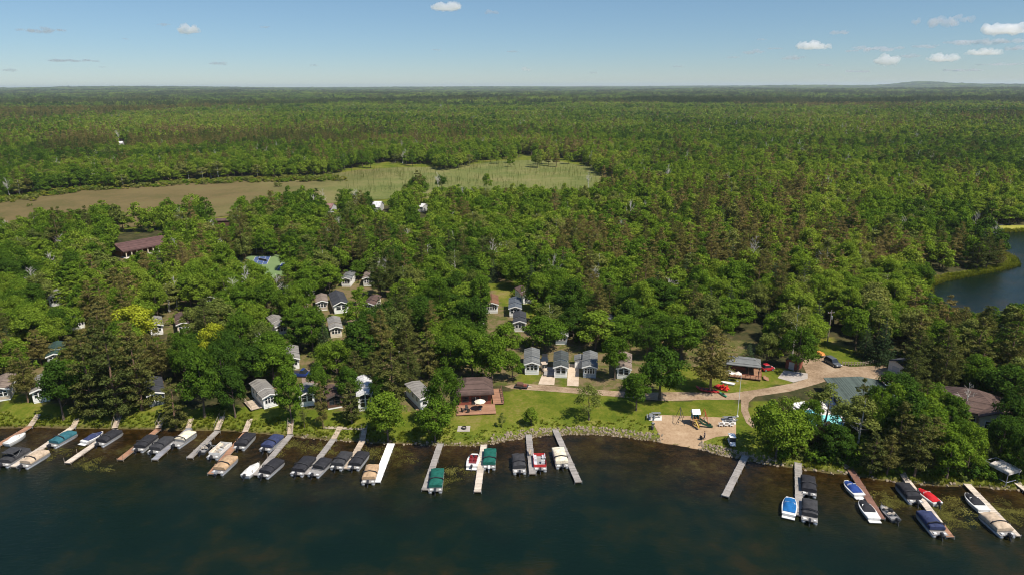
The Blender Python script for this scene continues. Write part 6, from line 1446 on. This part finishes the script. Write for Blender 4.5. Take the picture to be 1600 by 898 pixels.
for l, v in by_label.items():
    v.sort()
    for n_, (dd, i) in enumerate(v):
        if n_ == 0: lab[i] = l
        elif n_ < 3: lab[i] = ['', 'second ', 'third '][n_] + l
        if len(lab.get(i, 'x').split()) > 16: del lab[i]
SHARED = {'broadleaf_tree': ('green broadleaf tree lost among its like in the closed canopy', 'broadleaf trees of the closed canopy'), 'pine_tree': ('brownish pine rising among many in the closed wood', 'pines of the closed wood'), 'spruce_tree': ('dark pointed spruce standing in the closed wood', 'spruces of the closed wood'),
          'birch_tree': ('light birch scattered in the closed wood', 'birches of the closed wood'), 'bare_tree': ('leafless white tree standing in the closed wood', 'bare trees of the closed wood')}
for i in np.where(single)[0]:
    l = lab.get(i); s = SHARED[KIND[kind[i]][0]]
    plant(kind[i], C[i, [0, 1, 3]], H[i], W0[i], l or s[0], None if l else s[1])

# ------------------------------------------------------------------ what nobody could count
def scatter(name, pts, rot, scl, idx, meshes, label=None, holder=None):
    """one object whose points each carry one of the given meshes"""
    cname = name + ' sources'
    src = bpy.data.collections.new(cname)
    for k, me in enumerate(meshes):
        o = bpy.data.objects.new('%s_source.%03d' % (name, k + 1), me); src.objects.link(o); o['kind'] = 'stuff'
    me = bpy.data.meshes.new(name); me.vertices.add(len(pts)); me.vertices.foreach_set('co', np.ascontiguousarray(pts, np.float32).reshape(-1))
    for n_, ty, a in (('rot', 'FLOAT_VECTOR', rot), ('scl', 'FLOAT_VECTOR', scl)):
        A = me.attributes.new(n_, ty, 'POINT'); A.data.foreach_set('vector', np.ascontiguousarray(a, np.float32).reshape(-1))
    A = me.attributes.new('idx', 'INT', 'POINT'); A.data.foreach_set('value', np.ascontiguousarray(idx, np.int32))
    o = bpy.data.objects.new(name, me); COL.objects.link(o); tag(o, label, None, None, 'stuff')
    ng = bpy.data.node_groups.new(name + ' scatter', 'GeometryNodeTree')
    ng.interface.new_socket('Geometry', in_out='INPUT', socket_type='NodeSocketGeometry'); ng.interface.new_socket('Geometry', in_out='OUTPUT', socket_type='NodeSocketGeometry')
    gi = ng.nodes.new('NodeGroupInput'); go = ng.nodes.new('NodeGroupOutput'); ip = ng.nodes.new('GeometryNodeInstanceOnPoints'); ci = ng.nodes.new('GeometryNodeCollectionInfo')
    ci.inputs['Collection'].default_value = src; ci.inputs['Separate Children'].default_value = True; ci.inputs['Reset Children'].default_value = True
    def na(n_, ty): x = ng.nodes.new('GeometryNodeInputNamedAttribute'); x.data_type = ty; x.inputs['Name'].default_value = n_; return x.outputs['Attribute']
    L = ng.links; L.new(gi.outputs[0], ip.inputs['Points']); L.new(ci.outputs[0], ip.inputs['Instance']); ip.inputs['Pick Instance'].default_value = True
    L.new(na('idx', 'INT'), ip.inputs['Instance Index']); L.new(na('scl', 'FLOAT_VECTOR'), ip.inputs['Scale'])
    er = ng.nodes.new('FunctionNodeEulerToRotation'); L.new(na('rot', 'FLOAT_VECTOR'), er.inputs[0]); L.new(er.outputs[0], ip.inputs['Rotation'])
    L.new(ip.outputs[0], go.inputs[0])
    md = o.modifiers.new('scatter', 'NODES'); md.node_group = ng
    return o
def merged(lf, lm, ml, mb_, name):
    me = np_mesh(name, [lf] + lm, ml); me.materials.append(mb_)
    n1, n2 = len(lf[1]), sum(len(f) for _, f in lm); me.polygons.foreach_set('material_index', np.array([0] * n1 + [1] * n2, np.int32)); return me
mid, far = [], []; KI = {}
def reg(k, me_mid, me_far): KI.setdefault(k, []).append(len(mid)); mid.append(me_mid); far.append(me_far)
for i in range(5):
    g_ = np.random.default_rng(700 + i); w_ = [9, 8, 10, 7.6, 9][i]; lf, cs = broad_crown(g_, 12, w_, 44, 2300, .78, .08, [1, 1.3, .8, 1.4, 1][i], .06); lm = limbs(g_, 12, cs, .22, .2, 4)
    lf2, _ = broad_crown(g_, 12, w_, 20, 380, 1.75, .15, 1.1); reg('broad', merged(lf, lm, M_LEAF, M_BARK, 'mid'), merged(lf2, limbs(g_, 12, cs, .22, .2, 0), M_LEAF, M_BARK, 'far'))
for i in range(3):
    g_ = np.random.default_rng(720 + i); w_ = [6.6, 5.8, 7.4][i]; lf, cs = pine_crown(g_, 16, w_, 2300, .85, .28, 9); lf2, _ = pine_crown(g_, 16, w_, 380, 1.7, .3, 6)
    reg('pine', merged(lf, limbs(g_, 16, cs, .24, .3, 6, .98), M_NEEDLE, M_PBARK, 'mid'), merged(lf2, limbs(g_, 16, cs, .24, .3, 0, .98), M_NEEDLE, M_PBARK, 'far'))
g_ = np.random.default_rng(740); lf, cs = spruce_crown(g_, 13, 5.4, 2200, .8); lf2, _ = spruce_crown(g_, 13, 5.4, 380, 1.5); reg('spruce', merged(lf, limbs(g_, 13, cs, .2, .05, 0), M_SPRUCE, M_BARK, 'mid'), merged(lf2, limbs(g_, 13, cs, .2, .05, 0), M_SPRUCE, M_BARK, 'far'))
lf, cs = broad_crown(g_, 13, 6.2, 40, 1500, .7, .28, 1.3, .2); lf2, _ = broad_crown(g_, 13, 6.2, 18, 300, 1.6, .25, 1.3); reg('birch', merged(lf, limbs(g_, 13, cs, .2, .3, 14), M_PALEL, M_WBARK, 'mid'), merged(lf2, limbs(g_, 13, cs, .22, .3, 8), M_PALEL, M_WBARK, 'far'))
lf, cs = broad_crown(g_, 12, 8.6, 40, 2000, .8, .2, 1.1, .1); lf2, _ = broad_crown(g_, 12, 8.6, 20, 360, 1.75, .15, 1.1); reg('pale', merged(lf, limbs(g_, 12, cs, .2, .2, 4), M_PALEL, M_BARK, 'mid'), merged(lf2, limbs(g_, 12, cs, .2, .2, 0), M_PALEL, M_BARK, 'far'))
me = np_mesh('mid', bare_limbs(g_, 11, .2), M_WBARK); reg('bare', me, me)
# a clump: some dozen crowns standing together, for the forest miles out
M_FARC = leaf_mat('far_needles', [(0, (.045, .075, .02)), (.5, (.085, .115, .03)), (1, (.15, .155, .045))], .2)
def clump(seed, conifer):
    g_ = np.random.default_rng(seed); parts = []
    for a in range(13):
        x, y = g_.uniform(-1, 1, 2) * 9.5; s = g_.uniform(.8, 1.15)
        lf, _ = pine_crown(g_, 15, 6., 46, 2.6, .25, 4) if g_.random() < conifer else broad_crown(g_, 12, 8.4, 10, 46, 3.0, .1, 1.1)
        parts.append((lf[0] * s + np.array([x, y, 0]), lf[1]))
    return np_mesh('clump', parts, M_LEAF if conifer < .5 else M_FARC)
clumps = [clump(800, 0), clump(801, 0), clump(802, .2), clump(803, 1.), clump(804, 1.)]
rest = np.where(~single)[0]
isfar = r_[rest] > 950; iscl = C[rest, 2] > 13.5
H0 = {'broad': 12., 'pine': 16., 'spruce': 13., 'birch': 13., 'pale': 12., 'bare': 11.}; WW = {'broad': 8.7, 'pine': 6.6, 'spruce': 5.4, 'birch': 6.2, 'pale': 8.6, 'bare': 5.5}
nm_ = len(mid); P_, S_, I_ = [], [], []
for q_, i in enumerate(rest):
    k = kind[i]; P_.append(C[i, [0, 1, 3]])
    if iscl[q_]:
        s = C[i, 2] / 19. * 1.28; S_.append((s, s, H[i] / 13.)); I_.append(2 * nm_ + (3 + i % 2 if k in ('pine', 'spruce') else i % 3))
    else:
        sw = W0[i] / WW[k]; S_.append((sw, sw, H[i] / H0[k])); v = KI[k]; I_.append(v[i % len(v)] + (nm_ if isfar[q_] else 0))
rot = np.column_stack([np.zeros(len(P_)), np.zeros(len(P_)), RNG.uniform(0, 2 * PI, len(P_))])
scatter('forest', np.array(P_), rot, np.array(S_), np.array(I_), mid + far + clumps)
print('FOREST', len(P_), 'singles', int(single.sum()), count)
# undergrowth: leafy bushes on the forest floor and along the clearings' edges
g_ = np.random.default_rng(900); bush = [broad_crown(g_, 2.2, 2.6, 16, 420, .42, .0, 1.)[0] for _ in range(3)]; bush = [np_mesh('bush', [b_], m_) for b_, m_ in zip(bush, (M_LEAF, M_LEAF, M_PALEL))]
n = 5200; y = 120 + 400 * RNG.random(n) ** 1.5; x = RNG.uniform(-1, 1, n) * (40 + y * .82); z = ground_z(x, y); px_, py_, _ = proj(np.column_stack([x, y, z])); ok = (shore_d(x, y) > 5) & (poly_d(x, y, POND) > 2) & ~FOOT(x, y)
for q in NOTREE + FIELDS: ok &= ~in_poly(px_, py_, q)
for x0, y0, x1, y1, yf in CLEAR: ok &= ~((px_ > x0 - 6) & (px_ < x1 + 6) & (py_ > y0) & (py_ < y1 + 9))
x, y, z = x[ok], y[ok], z[ok]
for poly, cnt in (([(1205, 716), (1230, 700), (1300, 705), (1400, 715), (1600, 705), (1600, 752), (1540, 750), (1470, 745), (1400, 740), (1330, 730), (1280, 726)], 420), ([(1340, 650), (1420, 640), (1480, 668), (1600, 668), (1600, 705), (1340, 705)], 380), ([(1190, 640), (1230, 640), (1240, 675), (1310, 678), (1335, 700), (1200, 705)], 160), ([(-40, 634), (120, 640), (340, 634), (420, 642), (420, 650), (60, 652), (-40, 650)], 30)):
    W = [on_ground(a, b) for a, b in poly]; xs = RNG.uniform(min(p.x for p in W), max(p.x for p in W), cnt); ys_ = RNG.uniform(min(p.y for p in W), max(p.y for p in W), cnt); k = in_poly(xs, ys_, [(p.x, p.y) for p in W]) & ~FOOT(xs, ys_); x = np.append(x, xs[k]); y = np.append(y, ys_[k]); z = np.append(z, ground_z(xs[k], ys_[k]))
n = len(x); s = RNG.uniform(.5, 1.3, n)
scatter('undergrowth', np.column_stack([x, y, z]), np.column_stack([np.zeros(n), np.zeros(n), RNG.uniform(0, 6.28, n)]), np.column_stack([s, s, s * RNG.uniform(.7, 1.2, n)]), RNG.integers(0, 3, n), bush)
# rank grass and sedge on the bank
M_SEDGE = leaf_mat('bank_sedge', [(0, (.12, .15, .015)), (.4, (.16, .19, .02)), (.7, (.21, .225, .03)), (1, (.29, .25, .08))], .4, .12)
def tuft(seed, hgt=.8, n=26, sp=.45):
    g_ = np.random.default_rng(seed); a = g_.uniform(0, 6.28, n); r = g_.uniform(0, sp, n); b = np.column_stack([r * np.cos(a), r * np.sin(a), np.zeros(n)]); lean = np.column_stack([np.cos(a), np.sin(a), np.zeros(n)]) * g_.uniform(.1, .5, (n, 1)) * hgt; top = b + lean + np.array([0, 0, 1]) * (hgt * g_.uniform(.5, 1.1, (n, 1)))
    t = np.column_stack([-np.sin(a), np.cos(a), np.zeros(n)]) * .07; co = np.stack([b - t, b + t, top + t * .4, top - t * .4], 1).reshape(-1, 3); return np_mesh('tuft', [(co, np.arange(4 * n).reshape(n, 4))], M_SEDGE)
tufts = [tuft(k, h_) for k, h_ in ((1, .6), (2, .9), (3, .45), (4, .75))]
n = 60000; x = RNG.uniform(-150, 130, n); y = RNG.uniform(80, 165, n); d_ = shore_d(x, y); edge = 4.2 + 1.2 * np.sin(x * .31) + .8 * np.sin(x * .83); px_, py_, _ = proj(np.column_stack([x, y, np.zeros(n) + .8]))
ok = (d_ > .1) & (d_ < edge) & (px_ > -60) & (px_ < 1680); ok &= ~in_poly(px_, py_, [(1008, 640), (1030, 694), (1098, 712), (1112, 690), (1155, 684), (1155, 640)]); ok &= ~((px_ > 770) & (px_ < 1040) & (d_ < 2.0)) & ~((px_ > 1095) & (px_ < 1205) & (d_ < 1.8))
x, y, px_ = x[ok], y[ok], px_[ok]; n = len(x); s = RNG.uniform(.4, 1.0, n) * np.where((px_ > 690) & (px_ < 1200), .55, .85)
scatter('bank_grass', np.column_stack([x, y, ground_z(x, y)]), np.column_stack([np.zeros(n), np.zeros(n), RNG.uniform(0, 6.28, n)]), np.column_stack([s, s, s]), RNG.integers(0, 4, n), tufts)
# reeds round the pond
n = 9000; k = RNG.integers(0, len(POND), n); t_ = RNG.random(n)[:, None]; A = np.array(POND)[k]; B = np.array(POND)[(k + 1) % len(POND)]; q = A + (B - A) * t_ + RNG.normal(size=(n, 2)) * 1.3; d_ = poly_d(q[:, 0], q[:, 1], POND); q = q[(d_ > -1.5) & (d_ < 2.5)]; n = len(q); s = RNG.uniform(.7, 1.6, n)
scatter('pond_reeds', np.column_stack([q, np.maximum(0, ground_z(q[:, 0], q[:, 1]))]), np.column_stack([np.zeros(n), np.zeros(n), RNG.uniform(0, 6.28, n)]), np.column_stack([s, s, s]), RNG.integers(0, 4, n), tufts)
# field stubble and the young conifers on the meadow
def inside_px(poly, n, pad=0):
    W = [on_ground(a, b) for a, b in poly]; x0, x1 = min(p.x for p in W), max(p.x for p in W); y0, y1 = min(p.y for p in W), max(p.y for p in W); x = RNG.uniform(x0, x1, n); y = RNG.uniform(y0, y1, n); k = in_poly(x, y, [(p.x, p.y) for p in W]); return x[k], y[k]
M_YOUNG = leaf_mat('young_conifer', [(0, (.075, .105, .03)), (.5, (.13, .155, .05)), (1, (.2, .21, .08))], .4, .03)
yc = []
for k in range(2):
    g_ = np.random.default_rng(950 + k); tt = g_.random(70); aa = g_.uniform(0, 6.28, 70); rr = (1 - tt) ** .8 * g_.uniform(.3, 1., 70); pt = np.column_stack([rr * np.cos(aa), rr * np.sin(aa), .3 + 5.6 * tt]); lf = leaves(g_, pt, np.column_stack([np.cos(aa) * .3, np.sin(aa) * .3, np.ones(70)]), .75, .4, .25); yc.append(np_mesh('young', [lf], M_YOUNG))
x, y = inside_px([(500, 282), (560, 268), (640, 264), (780, 254), (860, 252), (925, 264), (962, 279), (968, 300), (870, 306), (700, 306), (560, 302)], 3000); k = RNG.random(len(x)) < np.clip(.5 + .6 * np.sin(x / 23) * np.sin(y / 17), .15, 1); x, y = x[k], y[k]; n = len(x); s = RNG.uniform(.35, .9, n)
scatter('young_plantation', np.column_stack([x, y, ground_z(x, y)]), np.column_stack([np.zeros(n), np.zeros(n), RNG.uniform(0, 6.28, n)]), np.column_stack([s * .8, s * .8, s]), RNG.integers(0, 2, n), yc)
fb = [retint(b_, m_) for b_, m_ in zip(bush, (M_PALEL, M_LEAF, M_SEDGE))]
x, y = inside_px([(-60, 335), (0, 312), (130, 294), (300, 284), (420, 280), (520, 276), (560, 290), (640, 300), (620, 310), (520, 316), (420, 328), (300, 343), (100, 360), (-60, 372)], 4500); px_, py_, _ = proj(np.column_stack([x, y, ground_z(x, y)])); top = np.interp(px_, [0, 70, 130, 300, 420, 515], [318, 306, 298, 287, 283, 282]); k = (py_ < top + 2.5) | (RNG.random(len(x)) < .004); x, y = x[k], y[k]; n = len(x); s = RNG.uniform(.5, 1.5, n)
scatter('field_scrub', np.column_stack([x, y, ground_z(x, y)]), np.column_stack([np.zeros(n), np.zeros(n), RNG.uniform(0, 6.28, n)]), np.column_stack([s * 1.6, s * 1.6, s * 1.1]), RNG.integers(0, 3, n), fb)
# stones along the shore
M_STONE = mat('pale_fieldstone', (.27, .215, .15), .9, .4, 1.2, bump=.3); stones = []
for k in range(4):
    g_ = np.random.default_rng(970 + k); q = MB(); q.ball((0, 0, 0), (.34, .27, .2), 8, 6); co = np.array(q.v); co += .05 * np.sin(co * 9 + k) + g_.normal(size=co.shape) * .02; q.v = [tuple(c) for c in co]; me = bpy.data.meshes.new('stone'); me.from_pydata(q.v, [], q.f); me.materials.append(M_STONE); stones.append(me)
n = 90000; x = RNG.uniform(-130, 125, n); y = RNG.uniform(85, 150, n); d_ = shore_d(x, y); px_, py_, _ = proj(np.column_stack([x, y, np.zeros(n) + .4]))
rip = ((px_ > 768) & (px_ < 1036) & (d_ < 2.1)) | ((px_ > 1093) & (px_ < 1215) & (d_ < 1.9)) | ((px_ > 470) & (px_ < 770) & (d_ < .7) & (RNG.random(n) < .4)) | ((px_ > 1215) & (d_ < .6) & (RNG.random(n) < .3))
ok = (d_ > -.5) & rip & (px_ < 1640) & (RNG.random(n) < .9); x, y = x[ok], y[ok]; n = len(x); s = RNG.uniform(.35, 1.0, n)
scatter('shore_stones', np.column_stack([x, y, np.maximum(ground_z(x, y), -.1) + .05]), RNG.uniform(0, 6.28, (n, 3)) * np.array([.15, .15, 1]), np.column_stack([s, s, s]), RNG.integers(0, 4, n), stones)
# water weed lying at the surface near the docks
M_WEED = leaf_mat('floating_weed', [(0, (.05, .05, .012)), (.5, (.10, .095, .022)), (1, (.17, .16, .05))], .05, .3); wd_ = []
for k in range(3):
    g_ = np.random.default_rng(990 + k); c = g_.normal(size=(60, 3)) * np.array([.5, .35, .0]) + np.array([0, 0, .012]); co, f = leaves(g_, c, np.tile([0, 0, 1.], (60, 1)), .22, .6, .05); co[:, 2] = np.clip(co[:, 2], .006, .03); wd_.append(np_mesh('weed', [(co, f)], M_WEED))
cx = np.array([(1485, 802), (1500, 815), (1470, 795), (1398, 785), (1560, 790), (1590, 800), (700, 752), (625, 715), (590, 706), (500, 700), (455, 695), (1490, 785), (1400, 778), (1580, 812), (720, 735), (90, 705), (140, 725)], float); n = 260; k = RNG.integers(0, len(cx), n); q = cx[k] + RNG.normal(size=(n, 2)) * np.array([16, 6]); W = np.array([at(a, b) for a, b in q]); d_ = shore_d(W[:, 0], W[:, 1]); W = W[d_ < -1.5]; n = len(W); s = RNG.uniform(.5, 1.6, n)
scatter('water_weed', W, np.column_stack([np.zeros(n), np.zeros(n), RNG.uniform(0, 6.28, n)]), np.column_stack([s, s, np.ones(n)]), RNG.integers(0, 3, n), wd_)

# ------------------------------------------------------------------ clouds
def cloud_mat(name, dens, col=(1, 1, 1)):
    m, nt, out = new_mat(name); v = N(nt, 'ShaderNodeVolumePrincipled', Density=dens, Anisotropy=.3); v.inputs['Color'].default_value = (*col, 1); nt.links.new(v.outputs[0], out.inputs['Volume']); return m
M_CL = cloud_mat('cumulus', .011); M_CW = cloud_mat('thin_cloud', .006, (.80, .83, .88))
CLOUDS = [(697, 10, 50, 14, 1, 'brightest small cumulus high over the middle of the forest'), (768, 20, 20, 8, 0, 'faint puff beside the high middle cumulus'), (295, 46, 34, 13, 1, 'lone white cumulus over the western forest'), (64, 48, 66, 9, 0, 'flat grey cloud at the far west'),
          (103, 95, 84, 4, 0, 'long thin streak low in the west'), (340, 100, 26, 6, 0, 'small low puff over the western field'), (490, 102, 12, 4, 0, 'tiny low puff west of the middle'), (822, 108, 16, 6, 1, 'small bright puff low over the middle'), (928, 114, 14, 3, 0, 'tiny flat puff just over the horizon'),
          (1268, 71, 50, 13, 1, 'white flat-based cumulus over the eastern forest'), (1384, 94, 36, 15, 1, 'domed white cumulus over the eastern hill'), (1474, 34, 66, 17, 0, 'grey ragged cloud high in the east'), (1571, 45, 66, 17, 1, 'largest white cumulus at the east edge'), (1472, 90, 50, 12, 1, 'white cumulus east of the domed one'),
          (1310, 51, 28, 7, 0, 'thin grey puff over the flat-based cumulus'), (1178, 82, 30, 7, 0, 'pale puff west of the flat-based cumulus'), (1240, 91, 30, 7, 0, 'low pale puff under the flat-based cumulus'), (1378, 77, 60, 7, 0, 'thin grey layer over the domed cumulus'), (1538, 81, 52, 11, 1, 'white ragged cumulus below the largest one'),
          (1548, 66, 110, 8, 0, 'long grey layer under the largest cumulus'), (1446, 73, 42, 5, 0, 'thin grey strip in the east'), (1145, 90, 18, 4, 0, 'tiny pale puff over the eastern forest'), (255, 38, 18, 4, 0, 'faint wisp near the lone western cumulus'), (415, 43, 14, 4, 0, 'tiny faint wisp over the field'), (1565, 101, 70, 4, 0, 'low flat strip at the east edge'), (1340, 112, 40, 4, 0, 'low flat strip over the eastern hill'),
          (1210, 76, 22, 3, 0, 'short grey dash west of the flat-based cumulus'), (1352, 76, 34, 6, 0, 'grey shred just west above the domed cumulus'), (1420, 88, 30, 6, 0, 'grey shred between the domed cumulus and its eastern neighbour'), (1500, 66, 40, 6, 0, 'grey shred at the west end of the long grey layer'), (1588, 76, 30, 10, 0, 'grey bank under the long layer at the east edge'),
          (1330, 80, 22, 4, 0, 'small grey dash below the thin grey layer'), (1290, 102, 26, 3, 0, 'faint low dash under the flat-based cumulus'), (1505, 110, 60, 4, 0, 'low haze strip beneath the eastern cumulus'), (1190, 62, 14, 3, 0, 'faint speck high west of the thin grey puff'), (160, 105, 10, 3, 0, 'faint speck low in the west'), (14, 110, 20, 5, 0, 'low pale puff at the west edge'), (682, 78, 14, 3, 0, 'faint speck under the brightest cumulus'), (800, 81, 18, 3, 0, 'faint dash in the middle of the sky'), (196, 61, 10, 3, 0, 'faint speck above the long western streak'), (1060, 104, 16, 3, 0, 'faint low dash east of the middle')]
for ci_, (x, y, w_, h_, solid, l) in enumerate(CLOUDS):
    dist = 9000.; dv = (RM @ Vector(((x - CX) / F, -(y - CY) / F, -1))); P = Vector((0, 0, CAM_H)) + dv * dist; Wm, Hm = w_ / F * dist, h_ / F * dist; g_ = np.random.default_rng(1200 + ci_)
    q = MB(); n = max(5, int(w_ / (4 if solid else 6)))
    n = int(n * 1.6)
    for k in range(n):
        u = (k + .5) / n * 2 - 1 + g_.uniform(-.15, .15); e = math.sqrt(max(.05, 1 - min(.98, abs(u)) ** 2)); rr = Hm * (.20 + .24 * e) * g_.uniform(.6, 1.2)
        if solid: q.ball((u * Wm * .45, g_.normal() * Wm * .12, -Hm * .18 + Hm * .42 * e * g_.uniform(-.2, .9)), (rr * g_.uniform(1., 1.5), rr * 1.3, rr * .85), 16, 12)
        else: q.ball((u * Wm * .45, g_.normal() * Wm * .15, Hm * g_.normal() * .15), (Wm / n * g_.uniform(.9, 1.7), Wm / n * 2.5, rr * .75), 16, 12)
    if solid: q.ball((0, 0, -Hm * .3), (Wm * .46, Wm * .3, Hm * .16), 16, 8)
    co = np.array(q.v); nz = np.array([[mnoise.noise(Vector(c) / (Hm * .45) + Vector((a * 7, ci_, 0))) for a in range(3)] for c in co]); nz2 = np.array([[mnoise.noise(Vector(c) / (Hm * .16) + Vector((a * 5, ci_, 3))) for a in range(3)] for c in co]); q.v = [tuple(c) for c in co + nz * Hm * .30 + nz2 * Hm * .12]
    o = q.build('cloud', M_CL if solid else M_CW, None, True); o.location = P; tag(o, l, 'cloud')
    md = o.modifiers.new('remesh', 'REMESH'); md.mode = 'VOXEL'; md.voxel_size = max(2.5, Hm / 20.)
